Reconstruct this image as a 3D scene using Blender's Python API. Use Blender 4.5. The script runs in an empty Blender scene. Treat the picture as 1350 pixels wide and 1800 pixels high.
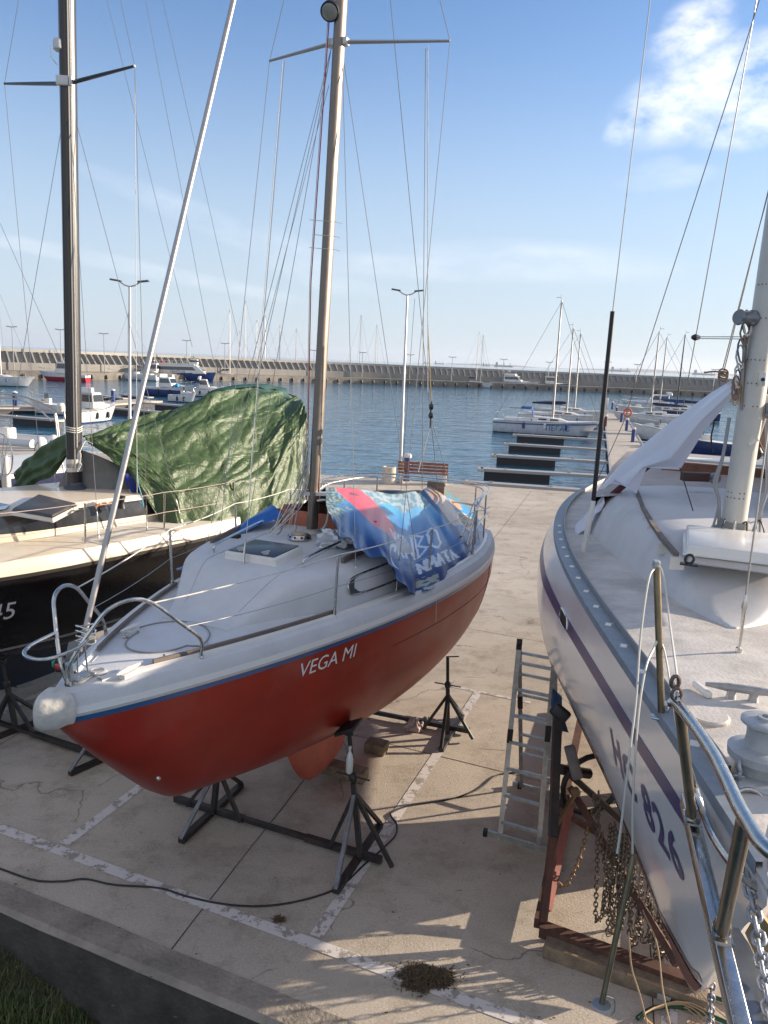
import bpy, math, random
import numpy as np
from mathutils import Vector, Matrix, noise
random.seed(7)
SC = bpy.context.scene
COL = SC.collection
sin, cos, pi, rad = math.sin, math.cos, math.pi, math.radians
# ------------------------------------------------------------------ camera
F_PX = 1350.0
CAM = np.array([0.0, 0.0, 4.7])
_p, _r = rad(11.1), rad(2.35)
FW = np.array([0, cos(_p), -sin(_p)]); _up = np.array([0, sin(_p), cos(_p)]); _rt = np.array([1.0, 0, 0])
RV = _rt*cos(_r)+_up*sin(_r); UV = _up*cos(_r)-_rt*sin(_r)
def ray(x, y): return FW+RV*(x-675)/F_PX+UV*(900-y)/F_PX
def gz(x, y, z=0.0):
    d = ray(x, y); return CAM+d*((z-CAM[2])/d[2])
def gy(x, y, Y):
    d = ray(x, y); return CAM+d*(Y/d[1])
WZ = -1.0                                             # water level
cd = bpy.data.cameras.new('camera'); cam = bpy.data.objects.new('camera', cd); COL.objects.link(cam)
cd.sensor_fit = 'VERTICAL'; cd.sensor_height = 36; cd.sensor_width = 27; cd.lens = 27.0
cd.clip_start = 0.05; cd.clip_end = 60000
M = Matrix([[RV[i], UV[i], -FW[i], CAM[i]] for i in range(3)]+[[0, 0, 0, 1]]); cam.matrix_world = M
SC.camera = cam
# ------------------------------------------------------------------ materials
MATS = {}
def nt(m): return m.node_tree.nodes, m.node_tree.links
def mat(name, col, rough=.5, metal=0.0, var=0.0, vscale=6.0, bump=0.0, bscale=40.0, coat=0.0, col2=None, spec=.5, stretch=None, dirt=0.0, dirtcol=(.12, .10, .08)):
    if name in MATS: return MATS[name]
    m = bpy.data.materials.new(name); m.use_nodes = True; N, L = nt(m); b = N['Principled BSDF']
    b.inputs['Base Color'].default_value = (*col, 1); b.inputs['Roughness'].default_value = rough
    b.inputs['Metallic'].default_value = metal; b.inputs['Specular IOR Level'].default_value = spec
    if coat: b.inputs['Coat Weight'].default_value = coat; b.inputs['Coat Roughness'].default_value = .12
    tc = N.new('ShaderNodeTexCoord'); mp = N.new('ShaderNodeMapping'); L.new(tc.outputs['Object'], mp.inputs[0])
    if stretch: mp.inputs['Scale'].default_value = stretch
    last = None
    if var or col2:
        n = N.new('ShaderNodeTexNoise'); n.inputs['Scale'].default_value = vscale; n.inputs['Detail'].default_value = 6; n.inputs['Roughness'].default_value = .65
        L.new(mp.outputs[0], n.inputs['Vector'])
        rp = N.new('ShaderNodeValToRGB'); rp.color_ramp.elements[0].position = .33; rp.color_ramp.elements[1].position = .68
        c2 = col2 or tuple(min(1, c*(1+var)) for c in col); c1 = col if col2 else tuple(c*(1-var) for c in col)
        rp.color_ramp.elements[0].color = (*c1, 1); rp.color_ramp.elements[1].color = (*c2, 1)
        L.new(n.outputs['Fac'], rp.inputs[0]); last = rp.outputs[0]
        mr = N.new('ShaderNodeMapRange'); mr.inputs['To Min'].default_value = max(0.02, rough-.1); mr.inputs['To Max'].default_value = min(1, rough+.15)
        L.new(n.outputs['Fac'], mr.inputs['Value']); L.new(mr.outputs[0], b.inputs['Roughness'])
    if dirt:
        n2 = N.new('ShaderNodeTexNoise'); n2.inputs['Scale'].default_value = 3.3; n2.inputs['Detail'].default_value = 9; n2.inputs['Roughness'].default_value = .75
        L.new(mp.outputs[0], n2.inputs['Vector'])
        r2 = N.new('ShaderNodeValToRGB'); r2.color_ramp.elements[0].position = .5; r2.color_ramp.elements[1].position = .78
        r2.color_ramp.elements[1].color = (dirt, dirt, dirt, 1); L.new(n2.outputs['Fac'], r2.inputs[0])
        mx = N.new('ShaderNodeMix'); mx.data_type = 'RGBA'; mx.inputs['B'].default_value = (*dirtcol, 1)
        L.new(r2.outputs[0], mx.inputs['Factor'])
        if last: L.new(last, mx.inputs['A'])
        else: mx.inputs['A'].default_value = (*col, 1)
        last = mx.outputs['Result']
    if last: L.new(last, b.inputs['Base Color'])
    if bump:
        n3 = N.new('ShaderNodeTexNoise'); n3.inputs['Scale'].default_value = bscale; n3.inputs['Detail'].default_value = 5
        L.new(mp.outputs[0], n3.inputs['Vector']); bp = N.new('ShaderNodeBump'); bp.inputs['Strength'].default_value = bump; bp.inputs['Distance'].default_value = .02
        L.new(n3.outputs['Fac'], bp.inputs['Height']); L.new(bp.outputs[0], b.inputs['Normal'])
    MATS[name] = m; return m
def zstripes(name, bands, rough=.25, coat=.3, var=.12, vscale=2.5, spec=.5, bump=0, chalk=0):
    """paint in horizontal bands: [(z upto, colour), ...] in object space"""
    m = mat(name, bands[0][1], rough, coat=coat, spec=spec); N, L = nt(m); b = N['Principled BSDF']
    tc = N.new('ShaderNodeTexCoord'); sx = N.new('ShaderNodeSeparateXYZ'); L.new(tc.outputs['Object'], sx.inputs[0])
    cur = None
    for i, (z, c) in enumerate(bands):
        if i == 0:
            rgb = N.new('ShaderNodeRGB'); rgb.outputs[0].default_value = (*c, 1); cur = rgb.outputs[0]; zp = z; continue
        g = N.new('ShaderNodeMath'); g.operation = 'GREATER_THAN'; g.inputs[1].default_value = zp; L.new(sx.outputs['Z'], g.inputs[0])
        mx = N.new('ShaderNodeMix'); mx.data_type = 'RGBA'; L.new(g.outputs[0], mx.inputs['Factor']); L.new(cur, mx.inputs['A']); mx.inputs['B'].default_value = (*c, 1)
        cur = mx.outputs['Result']; zp = z
    n = N.new('ShaderNodeTexNoise'); n.inputs['Scale'].default_value = vscale; n.inputs['Detail'].default_value = 7; n.inputs['Roughness'].default_value = .7
    L.new(tc.outputs['Object'], n.inputs['Vector'])
    mr = N.new('ShaderNodeMapRange'); mr.inputs['From Min'].default_value = .3; mr.inputs['From Max'].default_value = .7; mr.inputs['To Min'].default_value = 1-var; mr.inputs['To Max'].default_value = 1+var
    L.new(n.outputs['Fac'], mr.inputs['Value'])
    vm = N.new('ShaderNodeVectorMath'); vm.operation = 'SCALE'; L.new(cur, vm.inputs[0]); L.new(mr.outputs[0], vm.inputs['Scale'])
    out = vm.outputs[0]
    if chalk:
        n2 = N.new('ShaderNodeTexNoise'); n2.inputs['Scale'].default_value = 1.3; n2.inputs['Detail'].default_value = 8
        L.new(tc.outputs['Object'], n2.inputs['Vector']); r2 = N.new('ShaderNodeValToRGB'); r2.color_ramp.elements[0].position = .50; r2.color_ramp.elements[1].position = .72; r2.color_ramp.elements[1].color = (chalk,)*3+(1,)
        L.new(n2.outputs['Fac'], r2.inputs[0]); mx = N.new('ShaderNodeMix'); mx.data_type = 'RGBA'; L.new(r2.outputs[0], mx.inputs['Factor']); L.new(out, mx.inputs['A']); mx.inputs['B'].default_value = (.42, .2, .15, 1); out = mx.outputs['Result']
    L.new(out, b.inputs['Base Color'])
    mr2 = N.new('ShaderNodeMapRange'); mr2.inputs['To Min'].default_value = max(.03, rough-.12); mr2.inputs['To Max'].default_value = rough+.2
    L.new(n.outputs['Fac'], mr2.inputs['Value']); L.new(mr2.outputs[0], b.inputs['Roughness'])
    return m
# ------------------------------------------------------------------ mesh builder
def wloc(o):
    v = Vector((0, 0, 0))
    while o is not None: v = v+o.location; o = o.parent
    return v
def tagit(o, label=None, cat=None, group=None, kind=None):
    if label: o['label'] = label
    if cat: o['category'] = cat
    if group: o['group'] = group
    if kind: o['kind'] = kind
    return o
def thing(name, label, cat, loc=(0, 0, 0), group=None, rz=0):
    o = bpy.data.objects.new(name, None); COL.objects.link(o); o.location = loc; o.rotation_euler = (0, 0, rz); o.empty_display_size = .2
    return tagit(o, label, cat, group)
class MB:
    def __init__(s): s.v = []; s.f = []; s.m = []; s.cur = 0; s.col = None
    def add(s, vs, fs):
        k = len(s.v); s.v += [tuple(map(float, v)) for v in vs]; s.f += [tuple(i+k for i in f) for f in fs]; s.m += [s.cur]*len(fs); return s
    def box(s, c, d, rz=0, ax=None):
        hx, hy, hz = d[0]/2, d[1]/2, d[2]/2; c = Vector([float(a) for a in c])
        R = ax if ax is not None else Matrix.Rotation(rz, 3, 'Z')
        P = [c+R @ Vector((x*hx, y*hy, z*hz)) for x in (-1, 1) for y in (-1, 1) for z in (-1, 1)]
        return s.add(P, [(0, 1, 3, 2), (4, 6, 7, 5), (0, 4, 5, 1), (2, 3, 7, 6), (0, 2, 6, 4), (1, 5, 7, 3)])
    def beam(s, a, b, w, h, up=(0, 0, 1)):
        a = Vector([float(q) for q in a]); b = Vector([float(q) for q in b]); d = b-a; l = d.length
        if l < 1e-6: return s
        d.normalize(); u = Vector(up); sd = d.cross(u)
        if sd.length < 1e-3: sd = d.cross(Vector((1, 0, 0)))
        sd.normalize(); u = sd.cross(d)
        R = Matrix((d, sd, u)).transposed()
        return s.box((a+b)/2, (l, w, h), ax=R)
    def tube(s, pts, r, n=8, caps=True, closed=False):
        P = [Vector([float(q) for q in p]) for p in pts]; m = len(P)
        rr = r if hasattr(r, '__len__') else [r]*m
        t0 = (P[1]-P[0]).normalized(); ref = Vector((0, 0, 1)) if abs(t0.z) < .9 else Vector((1, 0, 0)); x = t0.cross(ref).normalized()
        vs = []
        for i in range(m):
            if closed: t = (P[(i+1) % m]-P[i-1]).normalized()
            else: t = ((P[min(i+1, m-1)]-P[max(i-1, 0)])).normalized()
            x = (x-t*x.dot(t)); x = x.normalized() if x.length > 1e-6 else t.cross(ref).normalized(); y = t.cross(x)
            for k in range(n):
                a = 2*pi*k/n; vs.append(P[i]+x*(cos(a)*rr[i])+y*(sin(a)*rr[i]))
        fs = []
        for i in range(m if closed else m-1):
            j = (i+1) % m
            for k in range(n): fs.append((i*n+k, i*n+(k+1) % n, j*n+(k+1) % n, j*n+k))
        if caps and not closed: fs += [tuple(range(n))[::-1], tuple(range((m-1)*n, m*n))]
        return s.add(vs, fs)
    def lathe(s, base, prof, n=16, axis=(0, 0, 1)):
        base = Vector([float(q) for q in base]); az = Vector(axis).normalized(); ax = az.cross(Vector((0, 1, 0)) if abs(az.y) < .9 else Vector((1, 0, 0))).normalized(); ay = az.cross(ax)
        vs = [base+az*h+ax*(cos(2*pi*k/n)*r)+ay*(sin(2*pi*k/n)*r) for r, h in prof for k in range(n)]
        m = len(prof); fs = [(i*n+k, i*n+(k+1) % n, (i+1)*n+(k+1) % n, (i+1)*n+k) for i in range(m-1) for k in range(n)]
        fs += [tuple(range(n))[::-1], tuple(range((m-1)*n, m*n))]
        return s.add(vs, fs)
    def grid(s, G, closed=False):
        r, c = len(G), len(G[0]); vs = [p for row in G for p in row]
        fs = [(i*c+j, i*c+(j+1) % c, (i+1)*c+(j+1) % c, (i+1)*c+j) for i in range(r-1) for j in range(c if closed else c-1)]
        return s.add(vs, fs)
    def prism(s, poly, z0, z1):
        n = len(poly); vs = [(p[0], p[1], z0) for p in poly]+[(p[0], p[1], z1) for p in poly]
        fs = [tuple(range(n))[::-1], tuple(range(n, 2*n))]+[(i, (i+1) % n, n+(i+1) % n, n+i) for i in range(n)]
        return s.add(vs, fs)
    def build(s, name, m, parent=None, smooth=True, ang=35, thick=0, bevel=0):
        me = bpy.data.meshes.new(name); L = wloc(parent) if parent else Vector((0, 0, 0))
        me.from_pydata([(v[0]-L.x, v[1]-L.y, v[2]-L.z) for v in s.v], [], s.f)
        ms = m if isinstance(m, (list, tuple)) else [m]
        for q in ms: me.materials.append(q)
        if len(ms) > 1: me.polygons.foreach_set('material_index', s.m)
        if s.col is not None:
            ca = me.color_attributes.new('Col', 'FLOAT_COLOR', 'POINT'); ca.data.foreach_set('color', [q for c in s.col for q in (*c, 1.0)])
        me.validate(); me.update()
        o = bpy.data.objects.new(name, me); COL.objects.link(o)
        if parent: o.parent = parent
        if thick:
            md = o.modifiers.new('t', 'SOLIDIFY'); md.thickness = thick; md.offset = 0
        if bevel:
            md = o.modifiers.new('b', 'BEVEL'); md.width = bevel; md.segments = 2; md.limit_method = 'ANGLE'
        if smooth:
            me.shade_smooth()
            if not bevel: me.set_sharp_from_angle(angle=rad(ang))
        return o
def q(name, m, parent, **kw):                       # one-liner: fill then build
    mb = MB(); return mb, (lambda **k2: mb.build(name, m, parent, **kw, **k2))
def tubeobj(name, pts, r, m, parent=None, n=8, **kw): return MB().tube(pts, r, n, **kw).build(name, m, parent)
def boxobj(name, c, d, m, parent=None, rz=0, bevel=0, ax=None): return MB().box(c, d, rz, ax).build(name, m, parent, smooth=bool(bevel), bevel=bevel)
def copy_tree(o, parent=None):
    c = o.copy(); COL.objects.link(c)
    if parent is not None: c.parent = parent
    for ch in list(o.children): copy_tree(ch, c)
    return c
def curve(pts, n=8):                                # catmull-rom through points
    P = [np.array(p, float) for p in pts]; P = [2*P[0]-P[1]]+P+[2*P[-1]-P[-2]]; out = []
    for i in range(1, len(P)-2):
        for k in range(n):
            t = k/n; a, b, c, d = P[i-1:i+3]
            out.append(.5*((2*b)+(c-a)*t+(2*a-5*b+4*c-d)*t*t+(3*b-a-3*c+d)*t**3))
    out.append(P[-2]); return out
def sag(a, b, s, n=12):
    a = np.array(a, float); b = np.array(b, float); return [a+(b-a)*i/n-np.array([0, 0, s*4*(i/n)*(1-i/n)]) for i in range(n+1)]
def text2d(txt, size=1.0, shear=0.0, bold=0.0, space=1.0):
    c = bpy.data.curves.new('t', 'FONT'); c.body = txt; c.size = size; c.shear = shear; c.offset = bold; c.space_character = space; c.resolution_u = 3; c.align_x = 'CENTER'; c.align_y = 'CENTER'
    o = bpy.data.objects.new('t', c); COL.objects.link(o); bpy.context.view_layer.update()
    me = o.evaluated_get(bpy.context.evaluated_depsgraph_get()).to_mesh(); v = [tuple(p.co) for p in me.vertices]; f = [tuple(p.vertices) for p in me.polygons]
    o.to_mesh_clear(); bpy.data.objects.remove(o); return v, f
class Frame:
    def __init__(s, bx, by, ang): s.b = np.array([bx, by]); s.a = np.array([sin(ang), cos(ang)]); s.n = np.array([cos(ang), -sin(ang)]); s.ang = ang
    def w(s, t, o, z): v = s.b+s.a*t+s.n*o; return np.array([v[0], v[1], z])
    def loc(s, p): d = np.array(p[:2])-s.b; return float(d@s.a), float(d@s.n), float(p[2])
    def at_s(s, x, y, off=0.0):                      # sight line meets the fore-and-aft plane at offset off
        d = ray(x, y); k = (off-((CAM[:2]-s.b)@s.n))/(d[:2]@s.n); return CAM+d*k
    def at_t(s, x, y, t):
        d = ray(x, y); k = (t-((CAM[:2]-s.b)@s.a))/(d[:2]@s.a); return CAM+d*k
class Hull:
    """P: bx by ang L zb zm zs B um wt p ; keel: list of (u,z) ; E: section fullness at u=0,.5,1"""
    vee = 0; bulge = 0
    def __init__(s, P, K, E):
        s.P = P; s.fr = Frame(*P[:3]); s.L = P[3]; s.K = K; s.E = E
    def b(s, t):
        u = min(max(t/s.L, 0), 1); B, um, wt, p = s.P[7:11]
        return B*(sin(pi/2*min(u/um, 1))**p if u < um else 1-(1-wt)*((u-um)/(1-um))**2)
    def zs(s, t):
        u = t/s.L; zb, zm, z1 = s.P[4:7]; return zb*(1-u)**2+2*zm*u*(1-u)+z1*u*u
    def zk(s, t):
        u = t/s.L; K = s.K
        if callable(K): return min(K(u), s.zs(t)-.002)
        for i in range(len(K)-1):
            if u <= K[i+1][0]:
                a, b = K[i], K[i+1]; k = (u-a[0])/(b[0]-a[0]); return min(a[1]+(b[1]-a[1])*k, s.zs(t)-.002)
        return K[-1][1]
    def a(s, t):
        u = t/s.L; a0, am, a1 = s.E; return (a0*(1-u/.5)+am*u/.5) if u < .5 else am+(a1-am)*(u-.5)/.5
    def side(s, t, z):                               # half breadth at height z
        zs, zk = s.zs(t), s.zk(t); k = min(max((zs-z)/(zs-zk), 0), 1); return s.b(t)*s.sec(t, k)
    def sec(s, t, k):                                # section shape: 1 at the sheer, 0 on the centreline
        v = max(0, 1-(t/s.L)/s.vee) if s.vee else 0; return ((1-k*k)**(s.a(t)/2)*(1-v)+(1-k)*v)*(1+s.bulge*min(1, t/s.L/.3)*4*k*(1-k))
    def surf(s, t, z, sd=1, out=0): return s.fr.w(t, sd*(s.side(t, z)+out), z)
    def mesh(s, nu=90, nth=22, zoff=0.0):
        G = []
        for i in range(nu+1):
            t = s.L*(i/nu)**1.25; row = []; zs, zk, b, a = s.zs(t)-zoff, s.zk(t), s.b(t), s.a(t)
            for j in range(-nth, nth+1):
                th = pi/2*(1-abs(j)/nth); sg = 1 if j > 0 else -1
                row.append(s.fr.w(t, sg*b*s.sec(t, sin(th)), zs-(zs-zk)*sin(th)) if j else s.fr.w(t, 0, zk))
            G.append(row)
        mb = MB().grid(G); n = 2*nth+1; base = nu*n
        mb.f.append(tuple(base+j for j in range(n))); mb.m.append(0)
        return mb
    def deck(s, rise=.09, inset=.05, camber=.05, nu=70, ns=12, t0=0.0, t1=None):
        G = []; t1 = t1 or s.L
        for i in range(nu+1):
            t = t0+(t1-t0)*(i/nu)**1.2; b = s.b(t); zs = s.zs(t); row = [s.fr.w(t, -b, zs), s.fr.w(t, -b-.004, zs+.02), s.fr.w(t, -max(b-inset*.4, 0), zs+rise*.9), s.fr.w(t, -max(b-inset, 0), zs+rise)]
            bi = max(b-inset, 0)
            for j in range(1, ns): x = -1+2*j/ns; row.append(s.fr.w(t, bi*x, zs+rise+camber*(b/1.3)*(1-x*x)))
            row += [s.fr.w(t, bi, zs+rise), s.fr.w(t, max(b-inset*.4, 0), zs+rise*.9), s.fr.w(t, b+.004, zs+.02), s.fr.w(t, b, zs)]
            G.append(row)
        return MB().grid(G)
    def dz(s, t, o=0.0, rise=.09, inset=.05, camber=.05):
        b = s.b(t); bi = max(b-inset, .01); x = max(-1, min(1, o/bi)); return s.zs(t)+rise+camber*(b/1.3)*(1-x*x)
    def strip(s, z0, z1, out, sides=(1, -1), nu=60, t0=0.0, t1=None):
        mb = MB(); t1 = t1 or s.L
        for sd in sides:
            G = []
            for i in range(nu+1):
                t = t0+(t1-t0)*(i/nu)**1.2; b = s.b(t); zs = s.zs(t)
                zz = [(z0, -.004), (z0, out)]+([(z0+(z1-z0)*k/3, out) for k in (1, 2)] if z1 <= 0 else [])+[(z1, out), (z1, -.004)]
                G.append([s.fr.w(t, sd*(s.side(t, zs+min(z_, 0))+o_), zs+z_) for z_, o_ in zz])
            mb.grid(G)
        return mb
def trunk(H, t0, t1, wf, hf, nu=40, profile=((1, 0), (.985, .45), (.95, .85), (.88, .97), (.7, 1.0), (.35, 1.03), (0, 1.04)), dzk={}):
    """coachroof loft: wf(t) half width, hf(t) height over deck"""
    G = []
    for i in range(nu+1):
        t = t0+(t1-t0)*i/nu; w = wf(t); h = hf(t); row = []
        pr = list(profile)
        for x, k in pr: row.append(H.fr.w(t, -w*x, H.dz(t, w*x, **dzk)*(1-min(k, 1))+(H.dz(t, 0, **dzk))*min(k, 1)+h*k-.01))
        for x, k in pr[::-1][1:]: row.append(H.fr.w(t, w*x, H.dz(t, w*x, **dzk)*(1-min(k, 1))+(H.dz(t, 0, **dzk))*min(k, 1)+h*k-.01))
        G.append(row)
    mb = MB().grid(G); c = len(G[0]); mb.f.append(tuple(range(c))); mb.m.append(0); mb.f.append(tuple(nu*c+j for j in range(c))[::-1]); mb.m.append(0)
    return mb
def smooth01(x): x = max(0, min(1, x)); return x*x*(3-2*x)
# ------------------------------------------------------------------ light and sky
SUN_EL, SUN_AZ = 14.0, 15.0                          # azimuth measured from +X towards +Y
w = bpy.data.worlds.new('World'); SC.world = w; w.use_nodes = True; N, L = w.node_tree.nodes, w.node_tree.links
bg = N['Background']; bg.inputs['Strength'].default_value = .080
sky = N.new('ShaderNodeTexSky'); sky.sky_type = 'NISHITA'; sky.sun_disc = False; sky.sun_elevation = rad(SUN_EL); sky.sun_rotation = rad(90-SUN_AZ)
sky.air_density = 1.0; sky.dust_density = .45; sky.ozone_density = 2.0; sky.altitude = 0
tc = N.new('ShaderNodeTexCoord'); nrm = N.new('ShaderNodeVectorMath'); nrm.operation = 'NORMALIZE'; L.new(tc.outputs['Generated'], nrm.inputs[0])
def cloudmask(px, py, rx, ry, tilt=0):
    """soft patch of cloud centred on a direction of the sky; sizes in radians"""
    d = ray(px, py); d = d/np.linalg.norm(d); e = np.cross(d, [0, 0, 1]); e /= np.linalg.norm(e); u = np.cross(e, d)
    e2 = e*cos(tilt)+u*sin(tilt); u2 = u*cos(tilt)-e*sin(tilt)
    outs = []
    for vec, rr in ((e2, rx), (u2, ry)):
        dp = N.new('ShaderNodeVectorMath'); dp.operation = 'DOT_PRODUCT'; L.new(nrm.outputs[0], dp.inputs[0]); dp.inputs[1].default_value = tuple(vec)
        sb = N.new('ShaderNodeMath'); sb.operation = 'SUBTRACT'; L.new(dp.outputs['Value'], sb.inputs[0]); sb.inputs[1].default_value = float(np.dot(d, vec))
        dv = N.new('ShaderNodeMath'); dv.operation = 'DIVIDE'; L.new(sb.outputs[0], dv.inputs[0]); dv.inputs[1].default_value = rr
        pw = N.new('ShaderNodeMath'); pw.operation = 'MULTIPLY'; L.new(dv.outputs[0], pw.inputs[0]); L.new(dv.outputs[0], pw.inputs[1]); outs.append(pw)
    ad = N.new('ShaderNodeMath'); ad.operation = 'ADD'; L.new(outs[0].outputs[0], ad.inputs[0]); L.new(outs[1].outputs[0], ad.inputs[1])
    fr = N.new('ShaderNodeVectorMath'); fr.operation = 'DOT_PRODUCT'; L.new(nrm.outputs[0], fr.inputs[0]); fr.inputs[1].default_value = tuple(d)
    gt = N.new('ShaderNodeMath'); gt.operation = 'GREATER_THAN'; gt.inputs[1].default_value = 0; L.new(fr.outputs['Value'], gt.inputs[0])
    mr = N.new('ShaderNodeMapRange'); mr.interpolation_type = 'SMOOTHSTEP'; mr.inputs['From Min'].default_value = 1.0; mr.inputs['From Max'].default_value = 0.0; L.new(ad.outputs[0], mr.inputs['Value'])
    ml = N.new('ShaderNodeMath'); ml.operation = 'MULTIPLY'; L.new(mr.outputs[0], ml.inputs[0]); L.new(gt.outputs[0], ml.inputs[1]); return ml.outputs[0]
def addn(a, b, op='MAXIMUM'):
    m = N.new('ShaderNodeMath'); m.operation = op; L.new(a, m.inputs[0])
    if isinstance(b, (int, float)): m.inputs[1].default_value = b
    else: L.new(b, m.inputs[1])
    return m.outputs[0]
def skynoise(scale, sx, sy, sz, detail, lo, hi, rough=.6, dist=0):
    mp = N.new('ShaderNodeMapping'); mp.inputs['Scale'].default_value = (sx, sy, sz); L.new(nrm.outputs[0], mp.inputs[0])
    n = N.new('ShaderNodeTexNoise'); n.inputs['Scale'].default_value = scale; n.inputs['Detail'].default_value = detail; n.inputs['Roughness'].default_value = rough; n.inputs['Distortion'].default_value = dist
    L.new(mp.outputs[0], n.inputs['Vector']); mr = N.new('ShaderNodeMapRange'); mr.inputs['From Min'].default_value = lo; mr.inputs['From Max'].default_value = hi; L.new(n.outputs['Fac'], mr.inputs['Value']); return mr.outputs[0]
puff = None
for c in ((1220, 168, .10, .050, .32), (1290, 130, .09, .045, .1), (1215, 62, .055, .038, .5), (1330, 190, .08, .045, .2), (1125, 205, .05, .022, .6)):
    k = cloudmask(*c); puff = k if puff is None else addn(puff, k)
big = addn(addn(puff, 1.25, 'MULTIPLY'), skynoise(13, 1, 1, 1.9, 12, .34, .74, .60, .12), 'MULTIPLY'); big = addn(big, .95, 'MULTIPLY')
wisp = None
for c in ((200, 462, .30, .012, -.13), (420, 410, .22, .020, -.32), (520, 455, .10, .03, -.4), (100, 440, .2, .01, -.1), (940, 460, .20, .03, -.02), (760, 470, .25, .02, 0), (1175, 312, .07, .016, .05), (1150, 305, .04, .02, .3)):
    k = cloudmask(*c); wisp = k if wisp is None else addn(wisp, k)
wisp = addn(addn(wisp, skynoise(14, 1, 1, 3, 8, .25, .8), 'MULTIPLY'), .24, 'MULTIPLY')
fac = addn(big, wisp); cl = N.new('ShaderNodeClamp'); L.new(fac, cl.inputs[0])
cc = N.new('ShaderNodeMix'); cc.data_type = 'RGBA'; cc.inputs['A'].default_value = (6.6, 7.0, 7.8, 1); cc.inputs['B'].default_value = (9.6, 9.2, 9.2, 1); L.new(skynoise(11, 1, 1, 1.8, 8, .35, .6), cc.inputs['Factor'])
# added unseen bright cloud behind and above the camera, put in as fill light
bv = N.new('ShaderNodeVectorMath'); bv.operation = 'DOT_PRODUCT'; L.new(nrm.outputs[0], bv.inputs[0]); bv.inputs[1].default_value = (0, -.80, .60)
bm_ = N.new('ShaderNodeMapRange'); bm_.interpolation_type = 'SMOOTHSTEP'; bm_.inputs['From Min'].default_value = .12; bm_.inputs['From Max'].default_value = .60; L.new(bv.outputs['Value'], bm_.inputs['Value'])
fill_veil = addn(addn(bm_.outputs[0], skynoise(3.0, 1, 1, 1.6, 8, .30, .60), 'MULTIPLY'), .62, 'MULTIPLY')
sm = N.new('ShaderNodeMix'); sm.data_type = 'RGBA'; L.new(cl.outputs[0], sm.inputs['Factor']); tv = N.new('ShaderNodeVectorMath'); tv.operation = 'MULTIPLY'; tv.inputs[1].default_value = (.95, 1.11, 1.36); L.new(sky.outputs[0], tv.inputs[0]); sz = N.new('ShaderNodeSeparateXYZ'); L.new(nrm.outputs[0], sz.inputs[0]); hz = N.new('ShaderNodeMapRange'); hz.interpolation_type = 'SMOOTHERSTEP'; hz.inputs['From Min'].default_value = .46; hz.inputs['From Max'].default_value = -.04; hz.inputs['To Max'].default_value = .85; L.new(sz.outputs['Z'], hz.inputs['Value']); hx = N.new('ShaderNodeMix'); hx.data_type = 'RGBA'; L.new(hz.outputs[0], hx.inputs['Factor']); L.new(tv.outputs[0], hx.inputs['A']); hx.inputs['B'].default_value = (3.9, 4.5, 5.2, 1); L.new(hx.outputs['Result'], sm.inputs['A']); L.new(cc.outputs['Result'], sm.inputs['B']); s2 = N.new('ShaderNodeMix'); s2.data_type = 'RGBA'; L.new(fill_veil, s2.inputs['Factor']); L.new(sm.outputs['Result'], s2.inputs['A']); s2.inputs['B'].default_value = (7.6, 7.1, 6.7, 1)
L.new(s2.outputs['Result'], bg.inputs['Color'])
sl = bpy.data.lights.new('sun', 'SUN'); sl.energy = 5.0; sl.angle = rad(.53); sl.color = (1.0, .84, .66)
so = bpy.data.objects.new('sun', sl); COL.objects.link(so)
sd = Vector((cos(rad(SUN_EL))*cos(rad(SUN_AZ)), cos(rad(SUN_EL))*sin(rad(SUN_AZ)), sin(rad(SUN_EL))))
so.rotation_euler = sd.to_track_quat('Z', 'Y').to_euler(); so.location = (30, 10, 30)
SC.view_settings.view_transform = 'Standard'; SC.view_settings.look = 'None'; SC.view_settings.exposure = 1.08; SC.view_settings.gamma = 1
# haze: one closed box of thin air
hm = bpy.data.materials.new('haze'); hm.use_nodes = True; N, L = nt(hm); N.remove(N['Principled BSDF'])
pv = N.new('ShaderNodeVolumePrincipled'); pv.inputs['Color'].default_value = (.80, .88, 1, 1); pv.inputs['Density'].default_value = 5e-5; pv.inputs['Anisotropy'].default_value = .3; L.new(pv.outputs[0], N['Material Output'].inputs['Volume'])
tagit(boxobj('haze', (0, 7000, 98), (26000, 16400, 204), hm), kind='stuff')
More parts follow.
